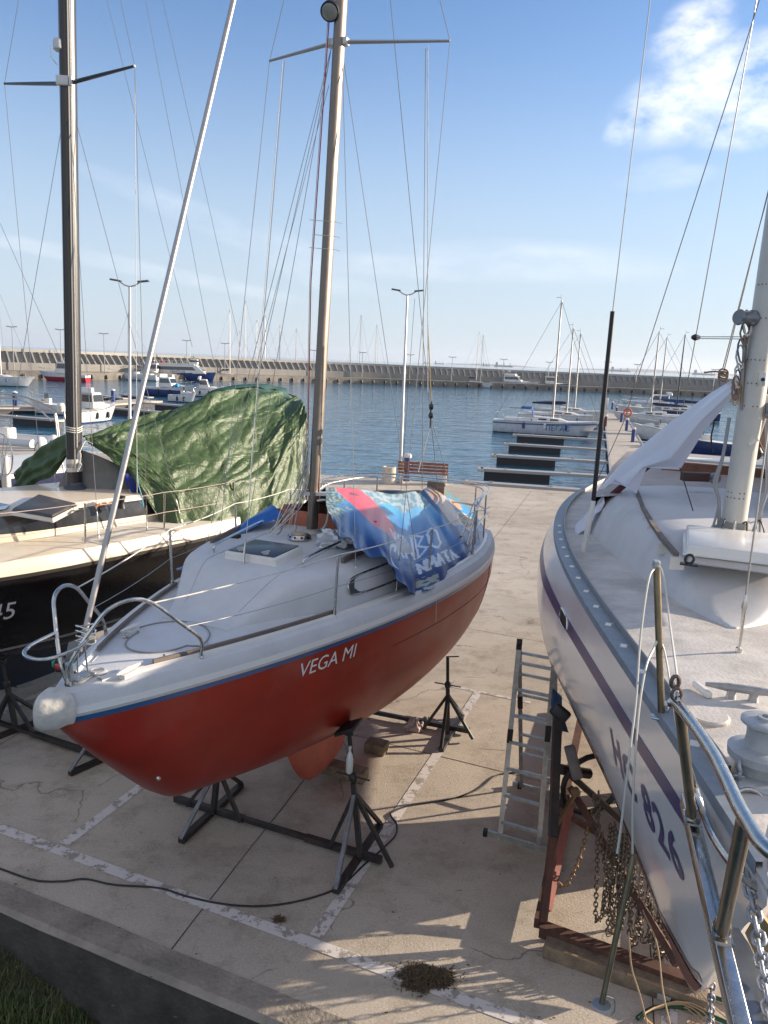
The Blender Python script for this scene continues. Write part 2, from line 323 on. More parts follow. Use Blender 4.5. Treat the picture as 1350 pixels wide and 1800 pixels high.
# ------------------------------------------------------------------ setting
yf = Frame(-.44, 5.51, math.atan2(.358, .934))       # yard lattice: along the bays / along the front line
def conc_mat():
    m = mat('yard_concrete', (.36, .33, .29), .85); N, L = nt(m); b = N['Principled BSDF']; tc = N.new('ShaderNodeTexCoord')
    def noi(sc, det, ro=.6):
        n = N.new('ShaderNodeTexNoise'); n.inputs['Scale'].default_value = sc; n.inputs['Detail'].default_value = det; n.inputs['Roughness'].default_value = ro; L.new(tc.outputs['Object'], n.inputs['Vector']); return n.outputs['Fac']
    def ramp(x, p0, c0, p1, c1):
        r = N.new('ShaderNodeValToRGB'); e = r.color_ramp.elements; e[0].position = p0; e[0].color = (*c0, 1); e[1].position = p1; e[1].color = (*c1, 1); L.new(x, r.inputs[0]); return r.outputs[0]
    def mix(f, a, c, t='MIX'):
        m_ = N.new('ShaderNodeMix'); m_.data_type = 'RGBA'; m_.blend_type = t
        if isinstance(f, float): m_.inputs['Factor'].default_value = f
        else: L.new(f, m_.inputs['Factor'])
        L.new(a, m_.inputs['A']); L.new(c, m_.inputs['B']); return m_.outputs['Result']
    base = ramp(noi(.55, 8, .65), .3, (.41, .365, .305), .7, (.545, .49, .41))
    fine = ramp(noi(55, 6, .8), .3, (.70, .70, .70), .62, (1.10, 1.08, 1.06)); c = mix(1.0, base, fine, 'MULTIPLY')
    blot = ramp(noi(1.7, 10, .78), .50, (1, 1, 1), .74, (.50, .47, .42)); c = mix(.95, c, blot, 'MULTIPLY')
    big_ = ramp(noi(.16, 3, .5), .35, (.84, .83, .82), .65, (1.1, 1.1, 1.1)); c = mix(1.0, c, big_, 'MULTIPLY')
    rust = ramp(noi(.9, 8, .8), .60, (0, 0, 0), .74, (.55, .55, .55)); rc = N.new('ShaderNodeRGB'); rc.outputs[0].default_value = (.30, .19, .10, 1); c = mix(rust, c, rc.outputs[0])
    v = N.new('ShaderNodeTexVoronoi'); v.inputs['Scale'].default_value = 17; L.new(tc.outputs['Object'], v.inputs['Vector'])
    sp = ramp(v.outputs['Distance'], .05, (.35, .33, .3), .11, (1, 1, 1)); gate = ramp(noi(3.5, 3), .5, (0, 0, 0), .56, (1, 1, 1)); c = mix(gate, c, mix(1.0, c, sp, 'MULTIPLY'))
    dn = N.new('ShaderNodeTexNoise'); dn.inputs['Scale'].default_value = 1.4; dn.inputs['Detail'].default_value = 6; L.new(tc.outputs['Object'], dn.inputs['Vector']); dv_ = N.new('ShaderNodeVectorMath'); dv_.operation = 'SCALE'; dv_.inputs['Scale'].default_value = .9; L.new(dn.outputs['Color'], dv_.inputs[0]); da = N.new('ShaderNodeVectorMath'); L.new(dv_.outputs[0], da.inputs[0]); L.new(tc.outputs['Object'], da.inputs[1])
    vc = N.new('ShaderNodeTexVoronoi'); vc.feature = 'DISTANCE_TO_EDGE'; vc.inputs['Scale'].default_value = .30; L.new(da.outputs[0], vc.inputs['Vector']); ck = ramp(vc.outputs['Distance'], .0012, (.42, .40, .37), .004, (1, 1, 1)); g2 = ramp(noi(.8, 2), .50, (0, 0, 0), .53, (1, 1, 1)); c = mix(g2, c, mix(1.0, c, ck, 'MULTIPLY'))
    mp = N.new('ShaderNodeMapping'); mp.inputs['Rotation'].default_value = (0, 0, 1.95); mp.inputs['Scale'].default_value = (.6, 1.5, 1); L.new(tc.outputs['Object'], mp.inputs[0]); sn = N.new('ShaderNodeTexNoise'); sn.inputs['Scale'].default_value = 1.1; sn.inputs['Detail'].default_value = 7; sn.inputs['Roughness'].default_value = .7; L.new(mp.outputs[0], sn.inputs['Vector']); c = mix(1.0, c, ramp(sn.outputs['Fac'], .30, (.80, .775, .75), .50, (1.03, 1.03, 1.03)), 'MULTIPLY')
    L.new(c, b.inputs['Base Color']); bp = N.new('ShaderNodeBump'); bp.inputs['Strength'].default_value = .55; bp.inputs['Distance'].default_value = .012; L.new(noi(42, 8, .75), bp.inputs['Height']); L.new(bp.outputs[0], b.inputs['Normal']); return m
CONC = conc_mat()
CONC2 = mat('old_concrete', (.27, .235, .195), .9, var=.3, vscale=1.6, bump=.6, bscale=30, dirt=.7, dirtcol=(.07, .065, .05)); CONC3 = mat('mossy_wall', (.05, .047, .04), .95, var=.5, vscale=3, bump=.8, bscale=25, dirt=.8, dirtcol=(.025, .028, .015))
QC = [(-80, 52.0), (-16.4, 36.2), (-2.3, 31.3), (9.0, 29.3), (60, 17.5)]
e0, e1 = gz(0, 1593), gz(489, 1800); ed = (e1-e0)[:2]; ed /= np.linalg.norm(ed)
EL = e0[:2]-ed*40; ER = e0[:2]+ed*60
yard = [tuple(EL), tuple(ER)]+[QC[4], QC[3], QC[2], QC[1], QC[0]]
mb = MB(); mb.prism(yard, -3.4, 0.0); tagit(mb.build('yard_ground', CONC, smooth=False), kind='structure')
PAINT = mat('road_paint', (.62, .60, .58), .7); N, L = nt(PAINT); b = N['Principled BSDF']; tcn = N.new('ShaderNodeTexCoord')
n1 = N.new('ShaderNodeTexNoise'); n1.inputs['Scale'].default_value = 7; n1.inputs['Detail'].default_value = 10; n1.inputs['Roughness'].default_value = .75; L.new(tcn.outputs['Object'], n1.inputs['Vector'])
r1 = N.new('ShaderNodeValToRGB'); r1.color_ramp.elements[0].position = .515; r1.color_ramp.elements[0].color = (.62, .58, .55, 1); r1.color_ramp.elements[1].position = .555; r1.color_ramp.elements[1].color = (.30, .27, .23, 1)
L.new(n1.outputs['Fac'], r1.inputs[0]); L.new(r1.outputs[0], b.inputs['Base Color'])
def paint(a, b_, wd=.115, name='parking_line'):
    a, b_ = np.array(a[:2]), np.array(b_[:2]); d = (b_-a)/np.linalg.norm(b_-a); n = np.array([-d[1], d[0]])*wd/2
    P = [a-n, b_-n, b_+n, a+n]; tagit(MB().add([(p[0], p[1], .004) for p in P], [(0, 1, 2, 3)]).build(name, PAINT, smooth=False), kind='structure')
T1, T2, T2t = gz(105, 1490), gz(550, 1655), gz(840, 1218); bd = (T2t-T2); dl = (T2-T1)
paint(gz(0, 1460)-dl*2, gz(550, 1655)+dl*2.0)
for k, f0 in ((-2, 0), (-1, 0), (0, 0), (1, 0)):
    o = T2+dl*k; dd = bd/np.linalg.norm(bd); paint(o+dd*.06, o+bd)
for k in (-2, -1, 0, 1): paint(T2t+dl*(k-.15)+bd*.008, T2t+dl*(k+.28)+bd*.008, .07)
JT = mat('joint_dark', (.045, .04, .035), .95)
def joint(a, b_, wd=.012):
    a, b_ = np.array(a[:2]), np.array(b_[:2]); n_ = 60; d = (b_-a)/np.linalg.norm(b_-a); n = np.array([-d[1], d[0]]); G = []
    for i in range(n_+1):
        p = a+(b_-a)*i/n_; j = (noise.noise(Vector((p[0]*9, p[1]*9, 3)))*.012); w_ = wd*(.6+.8*abs(noise.noise(Vector((p[0]*5, p[1]*5, 8))))); G.append([(*(p+n*(j-w_/2)), .0025), (*(p+n*(j+w_/2)), .0025)])
    tagit(MB().grid(G).build('slab_joint', JT, smooth=False), kind='structure')
ja, jb = gz(290, 1682), gz(555, 1345); jd = (jb-ja)
joint(ja, ja+jd*8)
jn = gz(0, 1567); jm = gz(560, 1800); joint(jn-(jm-jn)*3, jn+(jm-jn)*4, .02)
for k in (-2, -1, 1, 2): joint(ja+dl*1.35*k, ja+dl*1.35*k+jd*8)
for k in (1, 2.15, 3.6, 5.2, 6.8): o = gz(865, 1012); o = ja+jd*k*1.28; joint(o-dl*7, o+dl*6, .012)
# retaining wall top strip and face read as one concrete wall
n2 = np.array([-ed[1], ed[0]]); wt_ = .26
P0, P1 = e0[:2]-ed*30-n2*.02, e0[:2]+ed*40-n2*.02
fa = MB(); G = []
for i in range(141):
    p = P0+(P1-P0)*i/140; row = []
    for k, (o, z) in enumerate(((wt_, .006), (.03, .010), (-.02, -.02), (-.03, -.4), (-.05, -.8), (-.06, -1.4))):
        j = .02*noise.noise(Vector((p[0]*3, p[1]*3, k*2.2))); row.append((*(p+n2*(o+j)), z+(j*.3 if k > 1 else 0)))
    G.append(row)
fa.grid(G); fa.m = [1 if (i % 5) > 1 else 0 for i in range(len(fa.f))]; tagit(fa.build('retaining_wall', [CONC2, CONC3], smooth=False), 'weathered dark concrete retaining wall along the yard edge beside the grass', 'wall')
SOIL = mat('soil', (.06, .05, .035), .95, var=.4, vscale=5, bump=.8, bscale=20)
G = []
for i in range(61):
    row = []
    for j in range(31):
        p = e0[:2]-ed*12+ed*(26*i/60)-n2*(.03+7*(j/30)**1.5); uu = float((p-e0[:2])@ed); z = -.38-.25*max(-.6, min(2.5, uu))+.06*noise.noise(Vector((p[0]*1.2, p[1]*1.2, 0)))-.02*j; row.append((p[0], p[1], z))
    G.append(row)
tagit(MB().grid(G).build('soil_bank', SOIL), kind='structure')
GR = mat('grass_blades', (.05, .085, .02), .6, col2=(.10, .13, .04), vscale=3)
g = MB()
for i in range(26000):
    u = random.uniform(-.6, 2.2); v = .05+1.9*random.random(); p = e0[:2]+ed*u-n2*v
    if u > 1.25+.35*noise.noise(Vector((v*3, 0, 0)))+.25*v and random.random() < .93: continue
    if noise.noise(Vector((p[0]*2, p[1]*2, 4))) < -.25 and random.random() < .8: continue
    h = random.uniform(.08, .3)*(1 if v > .3 else .6); a = random.uniform(0, 2*pi); l = random.uniform(.1, .7)*h; wd = random.uniform(.003, .007); z0 = -.40-.25*max(-.6, min(2.5, u))-.02*(v/7)**.66*30
    dx, dy = cos(a), sin(a); bx, by = -dy*wd, dx*wd
    g.add([(p[0]-bx, p[1]-by, z0), (p[0]+bx, p[1]+by, z0), (p[0]+dx*l*.4+bx*.7, p[1]+dy*l*.4+by*.7, z0+h*.6), (p[0]+dx*l*.4-bx*.7, p[1]+dy*l*.4-by*.7, z0+h*.6), (p[0]+dx*l, p[1]+dy*l, z0+h*.9)], [(0, 1, 2, 3), (3, 2, 4)])
tagit(g.build('grass', GR, smooth=False), kind='stuff')
# water and far land
WM = bpy.data.materials.new('sea_water'); WM.use_nodes = True; N, L = nt(WM); b = N['Principled BSDF']; b.inputs['Base Color'].default_value = (.018, .10, .17, 1); b.inputs['Roughness'].default_value = .07; b.inputs['IOR'].default_value = 1.33
tcn = N.new('ShaderNodeTexCoord'); prev = None
for sc, st, di, ro in ((.9, 1.0, .10, 25), (.32, 1.0, .22, 10), (3.2, .8, .030, 40)):
    mp = N.new('ShaderNodeMapping'); mp.inputs['Rotation'].default_value = (0, 0, rad(ro-20)); mp.inputs['Scale'].default_value = (.45, 1.25, 1); L.new(tcn.outputs['Object'], mp.inputs[0])
    n = N.new('ShaderNodeTexNoise'); n.inputs['Scale'].default_value = sc; n.inputs['Detail'].default_value = 4; n.inputs['Distortion'].default_value = .4; L.new(mp.outputs[0], n.inputs['Vector'])
    bp = N.new('ShaderNodeBump'); bp.inputs['Strength'].default_value = st; bp.inputs['Distance'].default_value = di; L.new(n.outputs['Fac'], bp.inputs['Height'])
    if prev: L.new(prev.outputs[0], bp.inputs['Normal'])
    prev = bp
L.new(prev.outputs[0], b.inputs['Normal'])
tagit(MB().add([(-12500, -900, WZ), (12500, -900, WZ), (12500, 15000, WZ), (-12500, 15000, WZ)], [(0, 1, 2, 3)]).build('sea_water', WM, smooth=False), kind='structure')
HM = mat('far_hills', (.10, .12, .10), .95)
G0 = []
for i in range(161):
    k = i/160; x0 = 300+6600*k; y0 = 11500-900*k; h = (6+50*max(0, noise.noise(Vector((k*4.2, .3, 0)))+.55)+14*noise.noise(Vector((k*19, 2, 0))))*smooth01(k*3.5); h = max(h, 1.5)
    G0.append([(x0, y0, WZ-.3), (x0+40, y0+300, h*.75), (x0+80, y0+800, h), (x0+100, y0+1500, h*.8), (x0+120, y0+2200, WZ-.3)])
tagit(MB().grid(G0).build('hills', HM), kind='structure')
SHIP = mat('ship_grey', (.20, .21, .24), .7)
for px_, D, Ln, lb in ((775, 6500, 90, 'small grey cargo ship on the horizon left of the moored ketch'), (858, 5600, 60, 'faint short freighter on the horizon, just right of the moored ketch'), (889, 5200, 130, 'long low tanker on the horizon above the white motor yacht'), (1096, 5400, 150, 'long tanker on the horizon right of the black pole'), (1245, 5200, 160, 'grey tanker on the horizon left of the big mast'), (722+30, 7800, 60, 'tiny ship on the horizon right of the quay lamp')):
    c = gy(px_, 600, D); t = thing('cargo_ship', lb, 'ship', (c[0], c[1], WZ), group='ships on the horizon'); h = Ln*.05
    MB().prism([(-Ln/2, -6), (Ln*.42, -8), (Ln/2, 0), (Ln*.42, 8), (-Ln/2, 6)], 0, h+3).build('hull', SHIP, None, smooth=False).parent = t
    for s_, (x, wdt, hh) in zip(('bridge', 'crane', 'mast'), ((-Ln*.38, Ln*.1, 14+h), (0, 2, 9+h), (Ln*.3, 2, 11+h))):
        o = boxobj(s_, (x, 0, h+3+hh/2), (wdt, 9, hh), SHIP); o.parent = t
# ------------------------------------------------------------------ shared boat materials
STEEL = mat('stainless', (.55, .53, .50), .22, 1.0, var=.12, vscale=30); ALU = mat('aluminium', (.40, .385, .37), .45, .9, var=.08, vscale=20)
ALUP = mat('grey_alu_paint', (.56, .55, .53), .4, .4, var=.06); WHITE = mat('white_gelcoat', (.66, .64, .60), .35, coat=.25, var=.05, vscale=3, dirt=.25, dirtcol=(.35, .33, .30))
GREYD = mat('nonskid_deck', (.55, .56, .57), .62, var=.05, vscale=4, bump=.25, bscale=180, dirt=.3, dirtcol=(.33, .33, .32)); WIRE = mat('wire_steel', (.32, .31, .30), .35, .9)
ROPE = mat('white_rope', (.62, .60, .55), .8, var=.15, vscale=60, bump=.5, bscale=200); BLK = mat('black_plastic', (.015, .015, .016), .45); RUB = mat('black_steel_paint', (.022, .021, .021), .5, var=.4, vscale=12, dirt=.5, dirtcol=(.10, .055, .03))
TEAK = mat('weathered_teak', (.16, .13, .11), .75, var=.3, vscale=5, stretch=(1, 1, 8)); WOOD = mat('raw_timber', (.20, .15, .10), .85, var=.35, vscale=9, bump=.5, bscale=60, dirt=.5, dirtcol=(.06, .05, .04))
NAVYS = mat('blue_stripe', (.025, .09, .22), .3, coat=.3); WSTR = mat('white_stripe', (.72, .72, .70), .35); GLASSD = mat('smoked_acrylic', (.045, .05, .055), .34, coat=.15, dirt=.4, dirtcol=(.14, .14, .14))
REDR = mat('red_rope', (.42, .03, .03), .7); MAHO = mat('varnished_wood', (.24, .08, .035), .35, coat=.3, var=.3, vscale=6); ORG = mat('orange_primer', (.42, .13, .07), .55, var=.2, vscale=3)
PLAS = mat('dirty_plastic_wrap', (.50, .48, .44), .35, var=.15, vscale=8, bump=.8, bscale=14, dirt=.45, dirtcol=(.22, .20, .16))
def stanchion(H, t, sd, parent, h=.6, wires=True, off=.07, r=.0125, foot=True, m=None):
    o = sd*(H.b(t)-off); z = H.dz(t, o); a = H.fr.w(t, o, z); b_ = H.fr.w(t, o+sd*.02, z+h)
    s_ = tubeobj('stanchion', [a, b_], r, m or STEEL, parent, 10)
    if foot: MB().lathe(a, [(.042, 0), (.042, .01), (.02, .035), (.018, .09)], 12).build('foot', STEEL, s_)
    return b_
def wire(name, a, b_, parent, r=.0035, m=None, s_=0.0, n=6):
    return tubeobj(name, sag(a, b_, s_, 10) if s_ else [a, b_], r, m or WIRE, parent, n)
def turnbuckle(a, d, parent, r=.010, l=.34):
    a = np.array(a); d = np.array(d, float)-a; d /= np.linalg.norm(d)
    return MB().tube([a, a+d*.04, a+d*.05, a+d*l*.75, a+d*l*.8, a+d*l], [r*1.3, r*1.3, r*.7, r*.8, r*1.2, r*.55], 8).build('turnbuckle', STEEL, parent)
def put_text(txt, size, mp_, m, name, parent, shear=0, bold=0, space=1, sub=1):
    v, f = text2d(txt, size, shear, bold, space)
    return MB().add([mp_(x, y) for x, y, _ in v], f).build(name, m, parent, smooth=False)
# ------------------------------------------------------------------ red sailing boat in the middle
RP = (-2.095, 4.536, .4, 6.975, 2.404, 2.402, 2.314, 1.365, .714, .738, .798)
def rk(u):
    u0, z0, zm, zt, zb, sp = .148, 1.29, .98, 1.39, 2.404, .911
    if u < u0: return zb+(z0-zb)*(u/u0)**sp
    v = (u-u0)/(1-u0); vm = .4; A = zm-z0; B = zt-z0; c = (A-B*vm)/(vm*vm-vm); return z0+c*v*v+(B-c)*v
RH = Hull(RP, rk, (.864, .528, .431)); RF = RH.fr
red = thing('sailing_boat', 'red hulled sailing boat on black stands, grey deck, in the middle of the yard', 'sailing boat', RF.w(3.4, 0, 0))
REDP = zstripes('red_topsides', [(0, (.29, .021, .010))], rough=.38, coat=.10, spec=.3, var=.22, vscale=1.6, chalk=.30)
RH.mesh(110, 26).build('hull', REDP, red, ang=60)
RH.strip(-.085, -.045, .004).build('boot_moulding', NAVYS, red, ang=70); RH.strip(-.045, -.025, .012).build('boot_moulding', ALUP, red); RH.strip(-.025, .02, .006).build('boot_moulding', WSTR, red)
RH.deck(rise=.12, inset=.10, camber=.06, nu=90).build('deck', GREYD, red, ang=50)
DK = dict(rise=.12, inset=.10, camber=.06)
def rd(t, o): return RH.dz(t, o, **DK)
def rw(t, o, h=0.0): return RF.w(t, o, rd(t, o)+h)
for sd in (1, -1):                                   # raised inner moulding and teak toe rails
    G = []
    for i in range(61):
        t = .35+(6.6-.35)*i/60; b = RH.b(t); G.append([rw(t, sd*(b-.10), -.01), rw(t, sd*(b-.105), .018), rw(t, sd*(b-.14), .022), rw(t, sd*(b-.16), -.01)])
    MB().grid(G).build('deck_moulding', WHITE, red)
    G = MB(); P = [rw(t, sd*(RH.b(t)-.165), .028) for t in np.linspace(.72, 2.35, 24)]
    for i in range(23): G.beam(P[i], P[i+1]+(P[i+1]-P[i])*.05, .022, .03)
    G.build('toe_rail', TEAK, red, smooth=False)
def rwf(t): return (.36+.30*smooth01((t-1.5)/2.0))*(RH.b(t)/RH.b(3.2))*1.55 if t < 3.2 else min(RH.b(t)-.32, 1.02)
def rwf(t): return min(RH.b(t)-.21, 1.03)*(.62+.38*smooth01((t-1.5)/1.1))*(1-.14*smooth01((t-3.7)/.6))
def rhf(t): return .02+.30*smooth01((t-1.55)/.75)+.07*smooth01((t-2.3)/2.0)-.14*smooth01((t-3.75)/.5)
trunk(RH, 1.5, 4.7, rwf, rhf, dzk=DK).build('coachroof', GREYD, red, ang=50)
def rtop(t, o=0.0, h=0.0):
    w_ = rwf(t); k = 1.04-.07*min(1, abs(o)/w_)**2; return RF.w(t, o, rd(t, 0)+rhf(t)*k-.01+h)
# forward hatch with smoked lid
t0, t1, hw = 2.32, 2.82, .27; A = [rtop(t0, -hw, .07), rtop(t0, hw, .07), rtop(t1, hw, .07), rtop(t1, -hw, .07)]
def slab(P, th, inset=0.0):
    P = [np.array(p) for p in P]; c = sum(P)/4; P = [p+(c-p)*inset for p in P]; n = np.cross(P[1]-P[0], P[3]-P[0]); n /= np.linalg.norm(n); n = n if n[2] > 0 else -n
    return MB().add([p-n*th for p in P]+P, [(0, 1, 2, 3), (4, 5, 6, 7), (0, 1, 5, 4), (1, 2, 6, 5), (2, 3, 7, 6), (3, 0, 4, 7)])
ht = slab(A, .08).build('hatch', WHITE, red, bevel=.02)
slab([p+np.array([0, 0, .008]) for p in A], .02, .10).build('lid', GLASSD, ht, bevel=.006)
for o in (-.13, .13):
    c = rtop(t0+.07, o, .085); mb = MB(); mb.box(c, (.05, .03, .02), RF.ang); mb.box(c+np.array([0, 0, .014]), (.09, .016, .012), RF.ang+.5); mb.build('latch', ALUP, ht, smooth=False)
for sd in (1, -1):                                   # grab rails on the coachroof
    P = [rtop(2.45, sd*.48, .0), rtop(2.5, sd*.48, .07), rtop(2.95, sd*.52, .085), rtop(3.4, sd*.55, .085), rtop(3.9, sd*.58, .08), rtop(3.95, sd*.58, 0)]
    MB().tube(curve(P, 5), .0125, 8).build('grab_rail', STEEL, red)
    P = [rtop(2.75, sd*.72, .02), rtop(3.7, sd*.78, .02)]; MB().beam(P[0], P[1], .03, .045).build('wooden_rail', TEAK, red, smooth=False)
    # window in the coachroof side
    G = MB(); ta, tb = 2.62, 3.75; Fm = MB(); loop = []
    for k in range(40):
        a = 2*pi*k/40; x = abs(cos(a))**.35*(1 if cos(a) > 0 else -1); y = abs(sin(a))**.6*(1 if sin(a) > 0 else -1)
        t = (ta+tb)/2+x*(tb-ta)/2; k_ = .50+y*.24; xk = np.interp(k_, [0, .45, .85, .97], [1, .985, .95, .88]); o = rwf(t)*xk; loop.append(RF.w(t, sd*(o+.008), rd(t, rwf(t))*(1-k_)+rd(t, 0)*k_+rhf(t)*k_-.01))
    Fm.tube(loop, .011, 8, closed=True); wn = Fm.build('window', STEEL, red)
    G.add(loop, [tuple(range(40))]); G.build('pane', GLASSD, wn, smooth=False)
sg_ = mat('seam_pale', (.40, .41, .42), .6)
for o0 in (-.42, .42): tubeobj('deck_seam', [rtop(t, o0*(.6+.4*smooth01((t-1.6)/.8)), .001) for t in np.linspace(1.75, 3.3, 16)], .003, sg_, red, 4)
for sd in (1, -1): tubeobj('deck_seam', [rw(t, sd*(RH.b(t)-.19), .001) for t in np.linspace(.55, 4.6, 40)], .003, sg_, red, 4)
MB().box(rtop(3.02, -.62, .01), (.10, .07, .05), -.4).build('halyard_clutch', BLK, red, bevel=.01); MB().lathe(rtop(3.35, .66, .0), [(.05, 0), (.055, .02), (.04, .06), (.045, .10), (.03, .12)], 16).build('deck_winch', STEEL, red)
# deck fittings
fh = MB(); loop = [rw(1.15+.36*cos(a)*(1 if cos(a) > 0 else .9), .33*sin(a)*(1.0-.25*(-cos(a) > 0)), .006) for a in np.linspace(0, 2*pi, 41)[:-1]]
fh.tube(loop, .006, 6, closed=True).build('anchor_locker_lid', mat('seam_grey', (.22, .22, .22), .6), red)
for px_, py_ in ((225, 1180), (196, 1100)):
    p = gz(px_, py_, 2.56); t, o, _ = RF.loc(p); o = min(max(o, -.3), .3); c = rw(t, o, .03); mb = MB(); mb.box(c-np.array([0, 0, .015]), (.05, .12, .03), -RF.ang); mb.tube([c+RF.w(-.12, 0, .02)*1-RF.w(0, 0, 0), c+np.array([0, 0, .022]), c+RF.w(.12, 0, .02)-RF.w(0, 0, 0)], [.008, .018, .008], 8); mb.build('cleat', WHITE, red)
c = rw(.43, .02, .0); vt = MB().lathe(c, [(.06, 0), (.06, .012), (.045, .018), (.04, .014)], 20).build('deck_vent', ALUP, red); MB().box(c+np.array([0, 0, .02]), (.05, .008, .008), .3).build('slot_bar', STEEL, vt)
for px_, py_ in ((290, 1152), (367, 1132), (222, 1115)):
    p = gz(px_, py_, 2.57); t, o, _ = RF.loc(p); o = max(-RH.b(t)+.2, min(RH.b(t)-.2, o)); MB().box(rw(t, o, .012), (.05, .03, .024), .4).box(rw(t, o, .03), (.018, .04, .02), .4).build('deck_block', STEEL, red, bevel=.004)
# bow wrap of clear plastic over the stem head
G = []
for i in range(13):
    a = -1.9+3.8*i/12; row = []
    for j, (k, dz_) in enumerate(((.55, .130), (.86, .118), (1.0, .06), (1.02, -.01), (.96, -.05), (.84, -.08))):
        wob = 1+.07*noise.noise(Vector((a*2.1, j*.9, 5))); t = .07-.165*k*cos(a)*wob; o = (.075+.045*(1-cos(a)))*k*sin(a)*wob; row.append(RF.w(t, o, RH.zs(0)+dz_+.02*noise.noise(Vector((a*3, j, 1)))))
    G.append(row)
wb = MB().grid(G); n_ = len(wb.v); wb.add([RF.w(.16, 0, RH.zs(0)+.14)], []); wb.f += [(i*6, (i+1)*6, n_) for i in range(12)]; wb.m += [0]*12
md = wb.build('bow_wrap', PLAS, red, ang=60); sb_ = md.modifiers.new('s', 'SUBSURF'); sb_.levels = sb_.render_levels = 2
# pulpit
V0 = rw(.20, 0, 0); zt = 3.08
def P_(t, o, z): return RF.w(t, o, z)
for sd in (1, -1):
    pts = [V0+np.array([sd*.012, 0, 0]), P_(.17, sd*.045, 2.70), P_(.26, sd*.17, 2.95), P_(.33, sd*.24, 3.06), P_(.47, sd*.30, 3.09), P_(.62, sd*.335, 3.03), P_(.80, sd*.40, 2.86), P_(.98, sd*.46, 2.68), rw(1.01, sd*(RH.b(1.0)-.09), .03), rw(1.01, sd*(RH.b(1.0)-.085), 0)]
    p = MB().tube(curve(pts, 6), .0135, 10).build('pulpit_rail', STEEL, red)
ring = [P_(.22, -.13, 2.86), P_(.05, -.17, 2.82), P_(-.04, -.12, 2.80), P_(-.06, 0, 2.80), P_(.0, .09, 2.81), P_(.16, .13, 2.83), P_(.24, .13, 2.86)]
MB().tube(curve(ring, 6), .0125, 10).build('pulpit_step', STEEL, red)
MB().lathe(V0-np.array([0, 0, .01]), [(.034, 0), (.034, .02), (.027, .05), (.027, .16)], 12).build('pulpit_socket', STEEL, red)
mb = MB(); c = P_(.33, 0, 2.84)
for k in range(4): mb.tube([c+np.array([.02+.05*sin(a)*1.3, .03*cos(a), .035*k-.05+.01*sin(a*2)]) for a in np.linspace(0, 2*pi, 11)[:-1]], .006, 6, closed=True)
mb.box(rw(.30, 0, .02), (.10, .16, .012), -RF.ang); mb.tube([rw(.30, -.03, .02), rw(.31, -.03, .26)], .006, 6); mb.tube([rw(.33, .03, .02), rw(.32, .02, .26)], .006, 6); mb.build('stem_fitting', STEEL, red)
c = P_(.19, -.07, 2.66); nl = MB().lathe(c-np.array([0, 0, .04]), [(.03, 0), (.036, .02), (.034, .045), (.03, .08), (.01, .095)], 14).build('navigation_light', BLK, red)
MB().box(c+np.array([.006, -.026, 0]), (.05, .03, .042), -.2).build('red_lens', mat('red_lens', (.45, .015, .01), .15, coat=1), nl, bevel=.008); MB().box(c+np.array([-.03, -.010, .012]), (.022, .04, .04), -.2).build('green_lens', mat('green_lens', (.01, .20, .12), .15, coat=1), nl, bevel=.006)
# stanchions and lifelines
tops = {}
for sd in (1, -1):
    L1 = []
    for t in (2.33, 3.85, 5.2): L1.append(stanchion(RH, t, sd, red, .58, off=.13))
    tops[sd] = L1
    a = P_(.62, sd*.335, 3.03); b_ = P_(.86, sd*.42, 2.80); e = RF.w(5.95, sd*(RH.b(5.9)-.08), 2.95)
    chain = [a]+L1+[e]; low = [b_]+[p-np.array([0, 0, .28]) for p in L1]+[e-np.array([0, 0, .25])]
    for Ls, r_, mm, nm in ((chain, .0055, ROPE, 'lifeline'), (low, .003, WIRE, 'lower_lifeline')):
        pts = []
        for i in range(len(Ls)-1): pts += sag(Ls[i], Ls[i+1], .02, 6)[:-1]
        MB().tube(pts+[Ls[-1]], r_, 6).build(nm, mm, red)
# pushpit
for dz_, k in ((.62, 1.0), (.57, .93), (.30, .98)):
    zz = RH.zs(6.6)+.12+dz_; R_ = [RF.w(5.35, 1.12*k, zz-.50 if dz_ > .6 else zz-.35), RF.w(5.5, 1.15*k, zz-.15), RF.w(5.75, 1.14*k, zz), RF.w(6.3, 1.08*k, zz+.02), RF.w(6.75, .93*k, zz+.02), RF.w(6.95, .6*k, zz+.02)]
    full = R_+[RF.w(*(lambda q_: (q_[0], -q_[1], q_[2]))(RF.loc(p))) for p in R_[::-1]]
    MB().tube(curve(full, 6), .0125, 8).build('pushpit_rail', STEEL, red)
for sd in (1, -1):
    for t, o in ((5.75, 1.1), (6.35, 1.04), (6.85, .75)): tubeobj('pushpit_post', [rw(t, sd*min(o, RH.b(t)-.08)), RF.w(t, sd*o, RH.zs(6.6)+.72)], .0115, STEEL, red)
MB().box(RF.w(6.9, .15, RH.zs(6.6)+.62), (.26, .05, .20), -RF.ang).build('outboard_bracket', TEAK, red, smooth=False)
# cockpit coamings and companionway bulkhead (under the banner)
MB().beam(rw(5.0, .50, .05), rw(6.5, .45, .04), .06, .12).beam(rw(5.0, -.50, .05), rw(6.5, -.45, .04), .06, .12).build('cockpit_coaming', WHITE, red, smooth=False)
MB().beam(rtop(3.72, -.55, .06), rtop(3.72, .62, .06), .03, .20).beam(rtop(3.75, -.5, .12), rtop(4.9, -.5, .12), .03, .16).build('spray_board', ORG, red, smooth=False)
